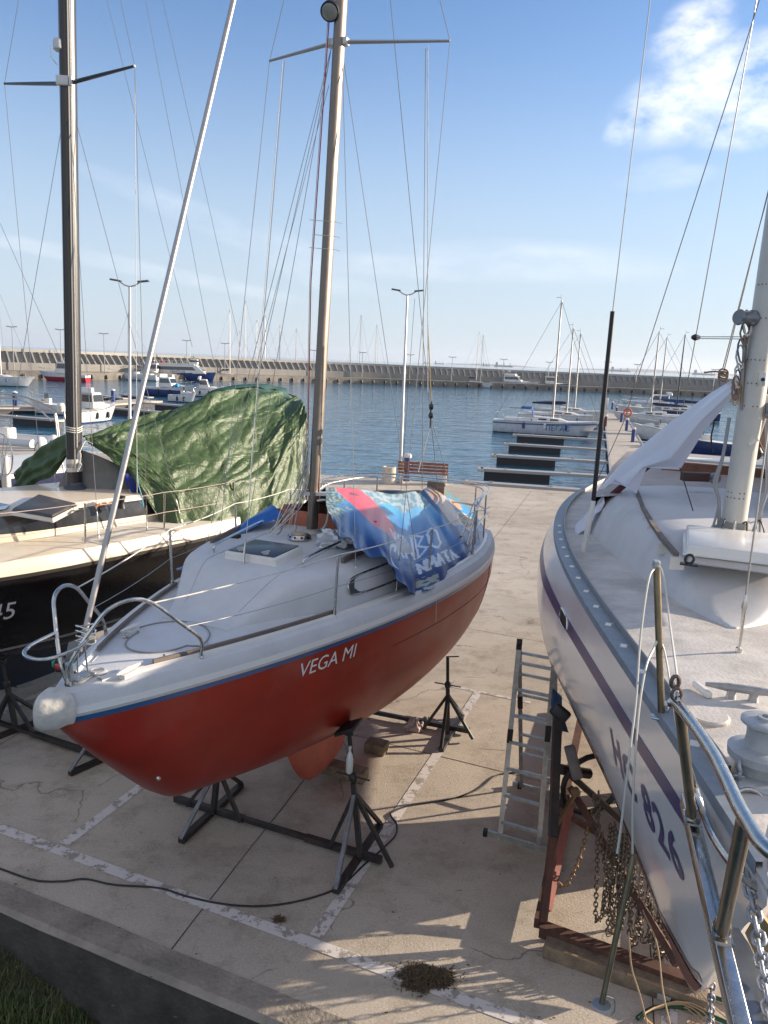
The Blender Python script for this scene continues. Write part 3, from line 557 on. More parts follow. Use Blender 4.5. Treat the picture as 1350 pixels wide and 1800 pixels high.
# mast, spreaders
mb0 = RF.w(3.49, 0, rtop(3.49)[2]); my = mb0[1]; mt = gy(597, 60, my-.03); md_ = (mt-mb0)/(mt[2]-mb0[2]); mtop = mb0+md_*7.4
def msec(c, a, b_, n=14, rot=0.0): return [c+np.array([cos(th)*a*cos(rot)-sin(th)*b_*sin(rot), cos(th)*a*sin(rot)+sin(th)*b_*cos(rot), 0]) for th in np.linspace(0, 2*pi, n+1)[:-1]]
def mastobj(name, base, top, a, b_, m, parent, rot): return MB().grid([msec(base+(top-base)*k, a, b_, 16, rot) for k in (0, .25, .5, .75, 1)], closed=True).build(name, m, parent)
mast = mastobj('mast', mb0, mtop, .052, .075, mat('anodised_mast', (.205, .175, .15), .42, .8, var=.1, vscale=5), red, -RF.ang)
mb = MB(); tr = RF.a*.07
mb.beam(mb0+np.array([*tr, .5]), mtop+np.array([*tr, 0]), .02, .014).build('sail_track', mat('dark_track', (.12, .07, .06), .6), mast, smooth=False)
dots = MB()
for k in range(26): dots.box(mb0+md_*(.45+k*.155)+np.array([-.051, -.022, 0]), (.006, .012, .016), -RF.ang)
dots.build('rivet', BLK, mast, smooth=False)
for k, mm, r_ in ((-.06, REDR, .0055), (.062, REDR, .005), (.075, ROPE, .004), (-.072, ROPE, .004)):
    tubeobj('halyard', [mb0+np.array([k, -.03, .35]), mb0+np.array([k*1.02, -.035, 2.5]), mtop+np.array([k, 0, -.1])], r_, mm, red, 6)
MB().lathe(mb0-np.array([0, 0, .01]), [(.13, 0), (.13, .025), (.10, .04), (.10, .06)], 20).build('mast_step', ALUP, red)
mb = MB(); mb.box(mb0+np.array([.02, -.03, .42]), (.24, .06, .035), .1); mb.tube(curve([mb0+np.array(p) for p in ((.05, -.05, .35), (.14, -.05, .36), (.17, -.04, .30), (.15, -.03, .12), (.09, -.02, .03))], 5), .013, 8); mb.build('gooseneck', ALUP, red)
cp = mb0+np.array([-.10, -.25, .0]); vv = MB().lathe((cp[0]+.0, cp[1], rtop(3.2)[2]), [(.11, 0), (.12, .02), (.10, .05), (.085, .06), (.05, .062)], 24).build('vent_collar', STEEL, red)
hb = MB()
for k in range(10):
    a = 2*pi*k/10; hb.lathe((cp[0]+.105*cos(a), cp[1]+.105*sin(a), rtop(3.2)[2]+.035), [(.013, -.008), (.013, .008)], 8, axis=(cos(a), sin(a), .6))
hb.build('vent_hole', BLK, vv)
MB().lathe((cp[0], cp[1], rtop(3.2)[2]+.06), [(.07, 0), (.065, .012), (.02, .016)], 16).build('wooden_plug', mat('light_wood', (.45, .33, .20), .7), vv)
random.seed(3)
for k in range(13):
    a = random.uniform(-1.2, 1.2); p0 = mb0+np.array([-.06+.02*random.random(), -.05, random.uniform(.55, .95)]); p3 = mb0+np.array([-.18-.25*random.random(), -.1-.2*random.random(), .02])
    P = [p0, p0+np.array([-.03-.05*random.random(), -.03, -.25]), (p0+p3)/2+np.array([random.uniform(-.06, .02), -.04, -.12]), p3+np.array([.04, 0, .05]), p3]
    tubeobj('halyard_tail', curve(P, 6), .0045, ROPE if k % 4 else mat('grey_rope', (.25, .25, .25), .8), red, 6)
for k in range(5):
    z0 = .12+.13*k; tubeobj('halyard_coil', [mb0+np.array([-.075+.03*cos(a), -.06+.02*sin(a), .55+z0*.5+.16*sin(a)]) for a in np.linspace(0, 2*pi, 17)[:-1]], .0045, ROPE, red, 6, closed=True)
SPR = {}
sroot = RF.at_t(592, 74, RF.loc(mt)[0])
for sd, tip in ((1, (791, 72)), (-1, (474, 107))):
    lo, hi = None, None
    tp = RF.at_t(tip[0], tip[1], RF.loc(mt)[0]+.12); SPR[sd] = tp
    MB().tube([sroot+np.array([0, 0, .0]), sroot+(tp-sroot)*.5, tp], [.020, .016, .012], 8).build('spreader', ALU, red)
    MB().box(sroot+(tp-sroot)*.06, (.10, .07, .07), -RF.ang).build('spreader_root', ALUP, red, bevel=.01)
lmp = gy(582, 14, my-.12); ll = MB().lathe(lmp+np.array([.0, .06, .03]), [(.035, 0), (.075, .03), (.085, .09), (.085, .11)], 20, axis=(-.1, -.75, -.65)).build('deck_light', BLK, red)
MB().lathe(lmp+np.array([.0, .06, .03])+np.array([-.1, -.75, -.65])*.112, [(.072, 0), (.05, .012), (.01, .016)], 20, axis=(-.1, -.75, -.65)).build('lens', mat('lamp_glass', (.30, .28, .24), .15, coat=1), ll)
# standing rigging
top_w = mtop
def upto(a, via, over=1.35): a, via = np.array(a), np.array(via); return a+(via-a)*over
chp = {sd: rw(2.95+.35, sd*(RH.b(3.3)-.17), 0) for sd in (1, -1)}
for sd in (1, -1):
    c = chp[sd]; tb = turnbuckle(c, SPR[sd], red); wire('shroud', c, SPR[sd], red); wire('upper_shroud', SPR[sd], mtop, red)
    for dt, tt in ((-.55, -.02), (.55, .02)):
        b_ = rw(3.3+dt, sd*(RH.b(3.3+dt)-.22), 0); turnbuckle(b_, sroot, red); wire('lower_shroud', b_, sroot+np.array([sd*.05, 0, -.06]), red)
c = rtop(2.02, 0, 0); bs = gz(425, 1043, 2.62); MB().lathe(bs-np.array([0, 0, .03]), [(.03, 0), (.03, .03), (.015, .05), (.012, .08)], 10).build('padeye', STEEL, red); turnbuckle(bs, gy(480, 240, my), red, .012, .45)
wire('inner_stay', bs, gy(500, 108, my-.25), red, .004)
for a, b_, Y in (((495, 108), (463, 490), my+.3), ((577, 130), (470, 545), my-.1), ((578, 140), (512, 545), my+.2)): pass
wire('topping_lift', gy(578, 110, my+.1), gy(447, 690, my+.35), red, .0035); wire('flag_halyard', gy(497, 108, my+.35), gy(437, 870, my+.5), red, .0035, ROPE)
wire('running_line', gy(578, 150, my), gy(392, 870, my+.1), red, .003)
wire('spinnaker_halyard', gy(752, 80, my-.3), gy(752, 690, my-.2), red, .0045, ROPE)
wire('spreader_line', gy(748, 85, my-.3), gy(742, 860, my-.25), red, .004)
ffoot = RF.at_s(150, 1108, 0.0); ftop = RF.at_s(407, 15, 0.0); ff = ftop+(ftop-ffoot)*.25
MB().tube([ffoot-(ftop-ffoot)/np.linalg.norm(ftop-ffoot)*.14, ffoot, ff], [.012, .020, .020], 12).build('furling_tube', ALU, red)
wire('backstay', RF.w(6.9, .25, RH.zs(6.9)+.15), mtop, red, .004); turnbuckle(RF.w(6.9, .25, RH.zs(6.9)+.15), mtop, red)
wire('backstay_bridle', RF.w(6.9, -.4, RH.zs(6.9)+.15), RF.w(6.1, 0, 5.5), red, .003)
bk = gy(758, 715, my+.25)
blk = MB().lathe(bk, [(.02, -.02), (.032, -.012), (.032, .012), (.02, .02)], 14, axis=(1, .3, 0)).lathe(bk+np.array([.0, 0, -.09]), [(.02, -.02), (.032, -.012), (.032, .012), (.02, .02)], 14, axis=(1, .3, 0)).tube([bk+np.array([0, 0, .06]), bk-np.array([0, 0, .22])], .008, 6); blk.build('tackle_block', BLK, red)
wire('tackle_fall', bk+np.array([0, 0, .03]), gy(752, 570, my+.2), red, .006, mat('tan_rope', (.45, .30, .14), .8)); wire('tackle_fall', bk-np.array([0, 0, .2]), gy(735, 830, my+.35), red, .006, ROPE)
wire('tackle_fall', bk-np.array([0, 0, .1]), gy(790, 850, my+.5), red, .003)
# zip-ties on the mast
for z_, l in ((3.05, .18), (2.92, .12), (2.80, .16)): tubeobj('cable_tie', [mb0+md_*z_+np.array([-.075-l*.6, -.05, .01]), mb0+md_*z_+np.array([-.05, -.075, 0]), mb0+md_*z_+np.array([.06, -.06, 0]), mb0+md_*z_+np.array([.075+l*.3, -.04, -.01])], .003, ROPE, red, 5)
# keel and rudder
def fin(prof, thick, m, name, parent, H):
    """prof: list of (z, t_lead, t_trail)"""
    G = []
    for z, a, b_ in prof:
        row = []
        for k in np.linspace(0, 2*pi, 25)[:-1]:
            x = .5-.5*cos(k); y = (1 if k < pi else -1)*thick*(1.8*math.sqrt(max(x, 0))*(1-x)+.02); row.append(H.fr.w(a+(b_-a)*x, y, z))
        G.append(row)
    mb = MB().grid(G, closed=True); n = 24; mb.f.append(tuple(range((len(G)-1)*n, len(G)*n))); mb.m.append(0); return mb.build(name, m, parent)
REDK = mat('faded_red_antifouling', (.40, .09, .055), .6, var=.2, vscale=4, dirt=.3, dirtcol=(.2, .12, .08))
fin([(1.15, 2.75, 4.6), (.8, 2.95, 4.55), (.4, 3.2, 4.5), (.22, 3.35, 4.45), (.125, 3.5, 4.4)], .10, REDK, 'keel', red, RH)
fin([(1.5, 6.3, 6.75), (1.1, 6.35, 6.78), (.6, 6.45, 6.75), (.5, 6.5, 6.7)], .03, REDK, 'rudder', red, RH)
MB().lathe(RH.surf(.78, 1.62, 1, .0), [(.02, -.01), (.02, .012), (.012, .02)], 10, axis=(.8, -.6, .0)).build('skin_fitting', STEEL, red)
# name on the topsides
tc_ = RF.loc(gz(592, 1155, 2.27)); tcx = 2.05
def rmap(x, y): t = 2.12+x; z = RH.zs(t)-.20+y; return RH.surf(t, z, 1, .004)
put_text('VEGA MI', .175, rmap, mat('white_vinyl', (.70, .70, .69), .4), 'name_lettering', red, shear=.18)
mb = MB(); mb.tube([RH.surf(t, RH.zs(t)-.32, 1, .001) for t in np.linspace(3.0, 6.6, 30)], .004, 4); mb.tube([RH.surf(5.75, z, 1, .002) for z in np.linspace(2.28, 1.3, 14)], .004, 4); mb.build('hull_seam', mat('dark_red_seam', (.14, .02, .015), .6), red)
wire('loose_string', RH.surf(3.75, 2.38, 1, .02), RH.surf(3.78, 2.1, 1, .03), red, .002, ROPE)
# ------------------------------------------------------------------ printed banner over the cockpit
def banner_sheet(rows, nu, nv, wr, seed, thick=.0015):
    """rows: list of rows of 3D points -> smooth dense grid with wrinkles; returns mb and uv grid"""
    R_ = [curve(r, 8) for r in rows]; n = len(R_[0]); cols = [curve([R_[i][j] for i in range(len(R_))], 8) for j in range(n)]
    m_ = len(cols[0]); G = np.array(cols); G = np.transpose(G, (1, 0, 2))
    def rs(A, k):
        x = np.linspace(0, A.shape[0]-1, k); i = np.minimum(x.astype(int), A.shape[0]-2); f = (x-i)[:, None, None]; return A[i]*(1-f)+A[i+1]*f
    G = rs(G, nu); G = np.transpose(rs(np.transpose(G, (1, 0, 2)), nv), (1, 0, 2))
    du = np.gradient(G, axis=0); dv = np.gradient(G, axis=1); nn = np.cross(du, dv); nn /= np.linalg.norm(nn, axis=2, keepdims=True)+1e-9
    for i in range(nu):
        for j in range(nv): G[i, j] += nn[i, j]*wr(i/(nu-1), j/(nv-1))
    return G
def S(x, y, s_): return RF.at_s(x, y, s_)
rows = [[S(572, 857, 0), S(573, 880, .22), S(575, 897, .38), S(580, 911, .5)],
        [S(608, 858, 0), S(612, 890, .3), S(616, 925, .6), S(622, 960, .85)],
        [S(650, 862, 0), S(658, 905, .5), S(670, 950, .92), S(686, 992, 1.10)],
        [S(690, 868, 0), S(704, 925, .62), S(714, 990, 1.08), S(722, 1043, 1.22)],
        [S(735, 862, .05), S(750, 915, .65), S(765, 975, 1.12), S(776, 1028, 1.27)],
        [S(769, 853, .05), S(790, 900, .65), S(812, 955, 1.10), S(826, 1006, 1.27)],
        [S(800, 872, .05), S(822, 908, .6), S(840, 948, 1.02), S(846, 990, 1.24)],
        [S(822, 888, .05), S(842, 916, .5), S(856, 944, .95), S(858, 975, 1.18)]]
def bwr(u, v):
    n1 = noise.noise(Vector((u*7, v*2.0, 1)))*.035+noise.noise(Vector((u*16+v*3, v*3, 5)))*.016; fold = .045*math.exp(-((u-.58-.12*v)/.02)**2)
    drape = .03*sin(u*46+v*5)*v*v+.018*sin(u*95)*v**3; return n1*(.4+v)+fold*(1-.6*v)+drape*.8
nu, nv = 230, 120; G = banner_sheet(rows, nu, nv, bwr, 1)
def sdseg(p, a, b_):
    ax, ay = a; bx, by = b_; px_, py_ = p; dx, dy = bx-ax, by-ay; k = max(0, min(1, ((px_-ax)*dx+(py_-ay)*dy)/(dx*dx+dy*dy+1e-12))); return math.hypot(px_-ax-k*dx, py_-ay-k*dy)
def letters(word, x0, y0, w_, h, sx):
    D = {'Ж': [((0, 0), (1, 1)), ((1, 0), (0, 1)), ((.5, 0), (.5, 1))], 'И': [((0, 0), (0, 1)), ((0, 1), (1, 0)), ((1, 0), (1, 1))], 'В': [((0, 0), (0, 1)), ((0, 1), (.9, .8)), ((.9, .8), (.2, .5)), ((.2, .5), (1, .25)), ((1, .25), (0, 0))], 'О': [((0, .2), (0, .8)), ((0, .8), (.5, 1)), ((.5, 1), (1, .8)), ((1, .8), (1, .2)), ((1, .2), (.5, 0)), ((.5, 0), (0, .2))],
         'Т': [((0, 1), (1, 1)), ((.5, 1), (.5, 0))], 'А': [((0, 0), (.5, 1)), ((.5, 1), (1, 0)), ((.2, .4), (.8, .4))], 'Н': [((0, 0), (0, 1)), ((1, 0), (1, 1)), ((0, .5), (1, .5))], 'М': [((0, 0), (0, 1)), ((0, 1), (.5, .4)), ((.5, .4), (1, 1)), ((1, 1), (1, 0))], 'Х': [((0, 0), (1, 1)), ((1, 0), (0, 1))]}
    out = []
    for i, ch in enumerate(word):
        for a, b_ in D.get(ch, []): out.append(((x0+(i*1.35+a[0])*w_+a[1]*sx, y0-a[1]*h), (x0+(i*1.35+b_[0])*w_+b_[1]*sx, y0-b_[1]*h)))
    return out
SG = letters('ЖИВО', .37, .62, .048, .20, -.01)+letters('ИМАТА', .50, .79, .028, .12, -.01); 
def lerp3(a, b_, k): return tuple(a[i]+(b_[i]-a[i])*k for i in range(3))
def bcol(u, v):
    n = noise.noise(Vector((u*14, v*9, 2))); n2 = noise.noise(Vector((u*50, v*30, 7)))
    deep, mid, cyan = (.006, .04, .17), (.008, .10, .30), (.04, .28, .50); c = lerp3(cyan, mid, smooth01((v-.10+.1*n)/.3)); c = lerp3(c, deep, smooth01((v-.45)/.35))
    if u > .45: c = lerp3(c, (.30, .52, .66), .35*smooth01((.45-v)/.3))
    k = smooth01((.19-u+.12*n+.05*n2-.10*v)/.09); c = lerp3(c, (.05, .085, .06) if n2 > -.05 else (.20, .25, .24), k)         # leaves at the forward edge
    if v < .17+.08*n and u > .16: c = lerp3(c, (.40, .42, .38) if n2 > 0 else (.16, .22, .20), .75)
    d = math.hypot((u-(.14+.42*v))/.10, (v-.22)/.33); 
    if d < 1 and v < .5: c = (.60, .055, .07)
    if d < .45 and v < .12: c = (.20, .04, .05)
    if abs(u-.60-.20*v) < .012 and v < .62: c = (.01, .03, .09)
    if .61 < u-.20*v < .72 and v < .48: c = lerp3((.55, .30, .17), (.35, .36, .34), smooth01(n2*2+.5))
    if u-.1*v > .73 and v < .34+.1*n: c = (.12, .19, .13) if (v < .12 and n2 > -.2) else (.015, .24, .52)
    if .76 < u < .85 and .14 < v < .26+.1*n: c = (.55, .30, .16)
    dd = math.hypot((u-.83)/.085, (v-.42)/.13)
    if dd < 1: c = (.62, .62, .60) if dd > .86 else ((.05, .22, .06) if (int(v*34) % 3 == 0) else ((.50, .10, .06) if int(v*34) % 3 == 1 else (.50, .36, .25)))
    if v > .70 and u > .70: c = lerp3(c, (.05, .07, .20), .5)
    if .33 < u < .75 and .38 < v < .82:
        m_ = min(sdseg((u, v), a, b_) for a, b_ in SG)
        if m_ < .0065: c = (.50, .55, .62)
    if .33 < u < .40 and .55 < v < .8 and abs(math.hypot((u-.43)/.09, (v-.68)/.16)-1) < .07: c = (.50, .58, .66)
    if .48 < u < .56 and v > .84 and n2 > -.1: c = (.32, .37, .34)
    return c
def colmat(name, rough=.38, coat=.2, bump=0, bs=60):
    m = mat(name, (.5, .5, .5), rough, coat=coat, bump=bump, bscale=bs); N, L = nt(m); a = N.new('ShaderNodeVertexColor'); a.layer_name = 'Col'; L.new(a.outputs['Color'], N['Principled BSDF'].inputs['Base Color']); return m
BM = colmat('printed_vinyl', .36, .25, .15, 50)
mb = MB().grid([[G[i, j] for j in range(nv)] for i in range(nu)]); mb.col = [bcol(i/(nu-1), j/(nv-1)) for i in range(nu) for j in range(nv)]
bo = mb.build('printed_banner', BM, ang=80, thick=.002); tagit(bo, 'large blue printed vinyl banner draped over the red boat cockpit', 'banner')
# starboard fall of the banner, mostly hidden, and its forward wing
rows = [[S(572, 857, 0), RF.w(3.9, -.35, 3.12), RF.w(3.9, -.75, 2.93)], [S(650, 862, 0), RF.w(4.6, -.5, 3.0), RF.w(4.6, -1.0, 2.72)], [S(735, 862, 0), RF.w(5.6, -.5, 2.85), RF.w(5.6, -1.05, 2.6)], [S(800, 872, 0), RF.w(6.3, -.5, 2.8), RF.w(6.3, -1.0, 2.55)]]
G = banner_sheet(rows, 60, 40, lambda u, v: .03*noise.noise(Vector((u*8, v*4, 9))), 2); mb = MB().grid([list(r) for r in G]); mb.col = [bcol(.1+i/60*.6, .3+.5*j/40) for i in range(60) for j in range(40)]
o_ = mb.build('far_side', BM, bo, ang=80)
z_ = 2.93
rows = [[RF.w(3.55, -.38, 3.06), RF.w(3.72, -.62, 3.12), RF.w(3.95, -.85, 3.0)], [RF.w(3.2, -.62, 2.92), RF.w(3.35, -.80, 2.93), RF.w(3.6, -1.0, 2.8)], [RF.w(2.78, -.78, 2.77), RF.w(2.9, -.92, 2.74), RF.w(3.1, -1.1, 2.62)], [RF.w(2.50, -.85, 2.64), RF.w(2.52, -.95, 2.62), RF.w(2.62, -1.05, 2.6)]]
G = banner_sheet(rows, 60, 30, lambda u, v: .02*noise.noise(Vector((u*6, v*4, 3))), 2); mb = MB().grid([list(r) for r in G])
def wcol(u, v):
    n = noise.noise(Vector((u*5, v*4, 12))); return (.45, .03, .05) if (.62+.2*n < u < .86+.2*n) or v > .9 and u < .3 else ((.14, .28, .12) if abs(u-.6-.2*n) < .04 else (.01, .10, .36))
mb.col = [wcol(i/59, j/29) for i in range(60) for j in range(30)]; mb.build('forward_wing', BM, bo, ang=80)
# crumpled carrier bag beside the mast
mb = MB(); c = RF.w(3.18, .42, rtop(3.1, .4)[2]+.07); G = []
for i in range(17):
    th = pi*i/16; row = []
    for j in range(28):
        ph = 2*pi*j/28; r_ = (1+.55*noise.noise(Vector((cos(ph)*2.2, sin(ph)*2.2, th*2.2)))+.22*noise.noise(Vector((cos(ph)*6, sin(ph)*6, th*5)))); row.append(c+np.array([.17*r_*sin(th)*cos(ph), .15*r_*sin(th)*sin(ph), .085*r_*cos(th)]))
    G.append(row)
tagit(MB().grid(G, closed=True).build('carrier_bag', mat('bag_plastic', (.62, .66, .70), .3, coat=.4), ang=25), 'crumpled white plastic bag lying beside the silver mast foot', 'bag')
# ------------------------------------------------------------------ big white boat on the right
QP = (1.137, 1.943, .384, 13.036, 3.251, 2.863, 2.851, 1.906, .671, .714, 1.089)
QH = Hull(QP, [(0, 3.22), (.03, 2.86), (.07, 2.32), (.12, 1.60), (.15, 1.25), (.20, 1.02), (.28, .92), (.38, .90), (.44, .98), (.54, 1.08), (.62, 1.18), (.75, 1.32), (.9, 1.8), (1, 2.1)], (1.5, .80, .85)); QH.vee = .38; QH.bulge = .15; QF = QH.fr
big = thing('sailing_yacht', 'large white sailing yacht with worn grey deck standing in a rusty cradle on the right', 'sailing yacht', QF.w(6, 0, 0))
WT = zstripes('white_topsides', [(1.60, (.26, .075, .045)), (1.64, (.45, .42, .40)), (1.71, (.02, .03, .07)), (9, (.74, .72, .70))], rough=.14, coat=.5, var=.04, vscale=1.1)
QH.mesh(120, 28).build('hull', WT, big, ang=60)
OLDD = mat('weathered_deck', (.52, .49, .45), .7, var=.20, vscale=3, bump=.15, bscale=60, dirt=.8, dirtcol=(.30, .27, .24)); N, L = nt(OLDD)
OLDC = mat('weathered_cabin', (.53, .52, .51), .55, var=.07, vscale=2.2, bump=.05, bscale=60, dirt=.45, dirtcol=(.36, .34, .33))
QD = dict(rise=.03, inset=.03, camber=.07)
def qd(t, o): return QH.dz(t, o, **QD)
def qw(t, o, h=0.0): return QF.w(t, o, qd(t, o)+h)
QH.deck(nu=110, **QD).build('deck', OLDD, big, ang=50)
NAVY2 = mat('navy_gloss', (.012, .022, .13), .32, coat=.15, spec=.3)
QH.strip(-.36, -.25, .003, sides=(-1,), t0=.70, t1=12.6).build('sheer_stripe', NAVY2, big, ang=70)
zbt = lambda t: float(np.interp(t, [1.3, 1.5, 2, 2.5, 3, 4, 5, 6, 9], [1.90, 1.74, 1.70, 1.80, 1.90, 1.93, 1.88, 1.84, 1.8]))
G = [[QH.surf(t, max(zbt(t)+z_, QH.zk(t)+.012), -1, .004) for z_ in (-.035, -.01, .015)] for t in np.linspace(1.42, 9, 70)]; MB().grid(G).build('boot_stripe', mat('dark_boot_stripe', (.012, .018, .045), .25, coat=.4), big)
G = [[QH.surf(t, max(zbt(t)+z_, QH.zk(t)+.01), -1, .005) for z_ in (-.30, -.2, -.12, -.06)] for t in np.linspace(1.35, 4.5, 50)]; MB().grid(G).build('antifouling', mat('worn_red_antifoul', (.22, .07, .045), .7, var=.3, vscale=5, dirt=.4), big)
GRB = mat('grey_covering_board', (.20, .23, .26), .5, var=.15, vscale=12, dirt=.4, dirtcol=(.36, .36, .36))
for sd in (-1, 1):
    G = []; G2 = []; tabs = MB()
    for i in range(91):
        t = .1+12.7*i/90; b = QH.b(t); wd = min(.10, b*.5); z = qd(t, b-.03)
        G.append([QF.w(t, sd*(b+.006), z-.035), QF.w(t, sd*(b+.006), z+.012), QF.w(t, sd*(b-wd), z+.016), QF.w(t, sd*(b-wd), z-.01)])
        if t > .62: o = b-wd; G2.append([QF.w(t, sd*o, z-.01), QF.w(t, sd*(o-.002), z+.055), QF.w(t, sd*(o-.010), z+.058), QF.w(t, sd*(o-.012), z-.01)])
    MB().grid(G).build('covering_board', GRB, big, ang=40); MB().grid(G2).build('toe_rail', ALU, big, ang=40)
    for k in range(24):
        t = 1.0+.40*k; b = QH.b(t); tabs.box(QF.w(t, sd*(b-.055), qd(t, b)+.019), (.045, .035, .006), -QF.ang)
    for k in range(0): pass
    tabs.cur = 0
    for k in range(24):
        m1 = MB(); t = .9+.40*k; b = QH.b(t); m1.box(QF.w(t, sd*(b-.055), qd(t, b-.05)+.014), (.035, .05, .006), -QF.ang)
        if sd < 0 and k < 14: m1.build('rail_tab', WHITE, big, smooth=False)
fin([(1.2, 4.6, 6.8), (.8, 4.8, 6.6), (.4, 4.95, 6.5), (.14, 5.0, 6.4)], .14, mat('brown_antifoul', (.30, .10, .06), .6), 'keel', big, QH)
# cabin
def qwf(t): return (1.42*max(0, min(1, (t-2.75)/3.6))**.72)*(1 if t < 9 else 1-.1*(t-9)/2)
def qhf(t): return .34*smooth01((t-2.75)/1.35)+.05*smooth01((t-4.2)/3.5)+.02
prof = ((1, -.04), (.985, .10), (.90, .55), (.80, .88), (.70, .99), (.4, 1.04), (0, 1.06))
trunk(QH, 2.76, 7.6, qwf, qhf, nu=60, profile=prof, dzk=QD).build('cabin_trunk', OLDC, big, ang=60)
def qtop(t, o=0.0, h=0.0):
    w_ = max(qwf(t), .01); x = abs(o)/w_; ks = [(0, 1.06), (.4, 1.04), (.7, .99), (.8, .88), (.9, .55), (.985, .1), (1, 0)]
    for i in range(6):
        if ks[i][0] <= x <= ks[i+1][0]: k = ks[i][1]+(ks[i+1][1]-ks[i][1])*(x-ks[i][0])/(ks[i+1][0]-ks[i][0]); break
    else: k = 0
    return QF.w(t, o, qd(t, 0)+qhf(t)*k+h)
# raised deckhouse with timber coaming aft of the mast
G = []
for i, (t, h) in enumerate(((6.0, -.05), (6.9, .02), (7.5, .07), (7.62, .10), (9.6, .10), (9.7, -.5))):
    G.append([QF.w(t, o, (qd(7, 0)+qhf(7)+h)-(.45 if abs(o) > 1.3 else (.04 if abs(o) > 1.1 else 0))) for o in (-1.36, -1.28, -1.05, -.5, 0, .5, 1.05, 1.28, 1.36)])
MB().grid(G).build('deckhouse', mat('bare_deckhouse', (.40, .36, .33), .7, var=.12, vscale=2, dirt=.5, dirtcol=(.25, .17, .13)), big, ang=50)
zz = qd(7, 0)+qhf(7)+.13
MB().beam(QF.w(7.6, -.70, zz), QF.w(7.6, 1.6, zz), .12, .10).build('timber_coaming', mat('red_brown_wood', (.16, .07, .04), .6, var=.3, vscale=8), big, smooth=False)
MB().beam(QF.w(7.85, -.65, zz+.07), QF.w(7.85, .5, zz+.07), .30, .03).build('side_bench', WHITE, big, smooth=False)
bx = gz(1225, 838, zz+.05); MB().box(bx, (.32, .10, .09), .05).build('rope_clutch', mat('dark_wood', (.07, .035, .03), .6), big, bevel=.01)
MB().lathe(bx+np.array([.16, -.06, .0]), [(.055, -.03), (.055, .03), (.035, .03), (.03, -.02)], 16, axis=(.2, -1, .1)).build('sheave', ALU, big)
# open side window, handrail, padeye, hatch box
def on_s(x, y, s_): return QF.at_s(x, y, s_)
wpts = [gz(1052, 905, 3.14)+np.array([-.02, -.05, .02]), gz(1065, 883, 3.28)+np.array([-.02, -.05, .02]), gz(1080, 913, 3.24)+np.array([-.02, -.05, .02]), gz(1066, 948, 3.04)+np.array([-.02, -.05, .02])]
MB().add(wpts, [(0, 1, 2, 3)]).build('side_window', BLK, big, smooth=False, thick=.02)
P = [gz(x, y, 3.47) for x, y in ((1117, 858), (1130, 893), (1147, 922), (1167, 950), (1189, 975))]
hr = MB()
for i in range(4): hr.beam(P[i], P[i+1], .035, .03)
hr = hr.build('handrail', TEAK, big, smooth=False)
for p in [P[0]*.6+P[1]*.4, P[1], (P[1]+P[2])/2, P[2], P[3], P[4]]: MB().prism([(p[0]-.05, p[1]-.03), (p[0]+.05, p[1]-.03), (p[0]+.035, p[1]+.03), (p[0]-.035, p[1]+.03)], p[2]-.10, p[2]-.012).build('rail_block', WHITE, hr, smooth=False)
zb_ = 3.47; A_ = gz(1207, 957, zb_+.10); B_ = gz(1207, 921, zb_+.10); dx = QF.n*.78
C_ = A_+np.array([dx[0], dx[1]-.0, 0]); D_ = B_+np.array([dx[0], dx[1], 0])
hx = slab([A_, C_, D_, B_], .07); hx.build('hatch_box', WHITE, big, bevel=.018)
slab([A_+np.array([.02, .02, -.085]), C_-np.array([0, 0, .085]), D_-np.array([0, 0, .085]), B_-np.array([0, 0, .085])], .05, .03).build('hatch_coaming', OLDC, big, bevel=.01)
c = gz(1211, 992, qtop(3.85, -.3)[2]+.01); MB().box(c, (.11, .05, .012), -QF.ang).tube([c+np.array([.028*cos(a), .0, .035+.028*sin(a)]) for a in np.linspace(0, 2*pi, 17)[:-1]], .009, 8, closed=True).build('padeye', BLK, big)
# main mast
qb = QF.w(4.27, 0, 3.50); qt = gy(1349, 520, qb[1]); qd_ = (qt-qb)/(qt[2]-qb[2]); qtop_ = qb+qd_*12
PM = mat('painted_mast', (.50, .485, .44), .4, coat=.15, var=.06, vscale=3, dirt=.4, dirtcol=(.34, .31, .27))
mm_ = MB().grid([msec(qb+(qtop_-qb)*k, .092, .120, 22, -QF.ang) for k in (0, .03, .1, .25, .5, .75, 1)], closed=True); mm_.cur = 1
for z_ in (.28, .32, .98, 1.15, 1.32, 1.62, 1.86):
    for a in (-2.5, -2.15, -1.85, -1.5, -1.15):
        if (z_*100) % 3 > 1.8 and a == -1.85: continue
        x_, y_ = cos(a)*.093, sin(a)*.121; p = qb+qd_*z_+np.array([x_*cos(QF.ang)+y_*sin(QF.ang), -x_*sin(QF.ang)+y_*cos(QF.ang), 0]); mm_.lathe(p, [(.0045, -.002), (.0045, .003)], 6, axis=(cos(a)*.9, sin(a), 0))
qm = mm_.build('main_mast', [PM, BLK], big, ang=50)
MB().lathe(qb-np.array([0, 0, .03]), [(.16, 0), (.16, .05), (.12, .07), (.12, .12)], 22).build('mast_collar', mat('dull_grey', (.22, .22, .22), .6), qm)
for z_, a, l in ((1.62, -2.75, .16), (.95, -.35, .13)):
    d_ = np.array([cos(a), sin(a), 0]); p = qb+qd_*z_+d_*.10; MB().lathe(p, [(.06, 0), (.06, .03), (.045, .05), (.042, l*.7), (.058, l*.9), (.05, l)], 18, axis=d_).build('mast_winch', mat('bronze_grey', (.17, .18, .20), .35, .6), qm)
p = qb+qd_*1.18+np.array([-.02, -.15, 0]); MB().box(p, (.055, .03, .10), -.4).build('cleat_plate', ALUP, qm, bevel=.01); MB().lathe(p+np.array([0, -.015, 0]), [(.014, 0), (.014, .01)], 10, axis=(-.3, -1, 0)).build('button', BLK, qm)
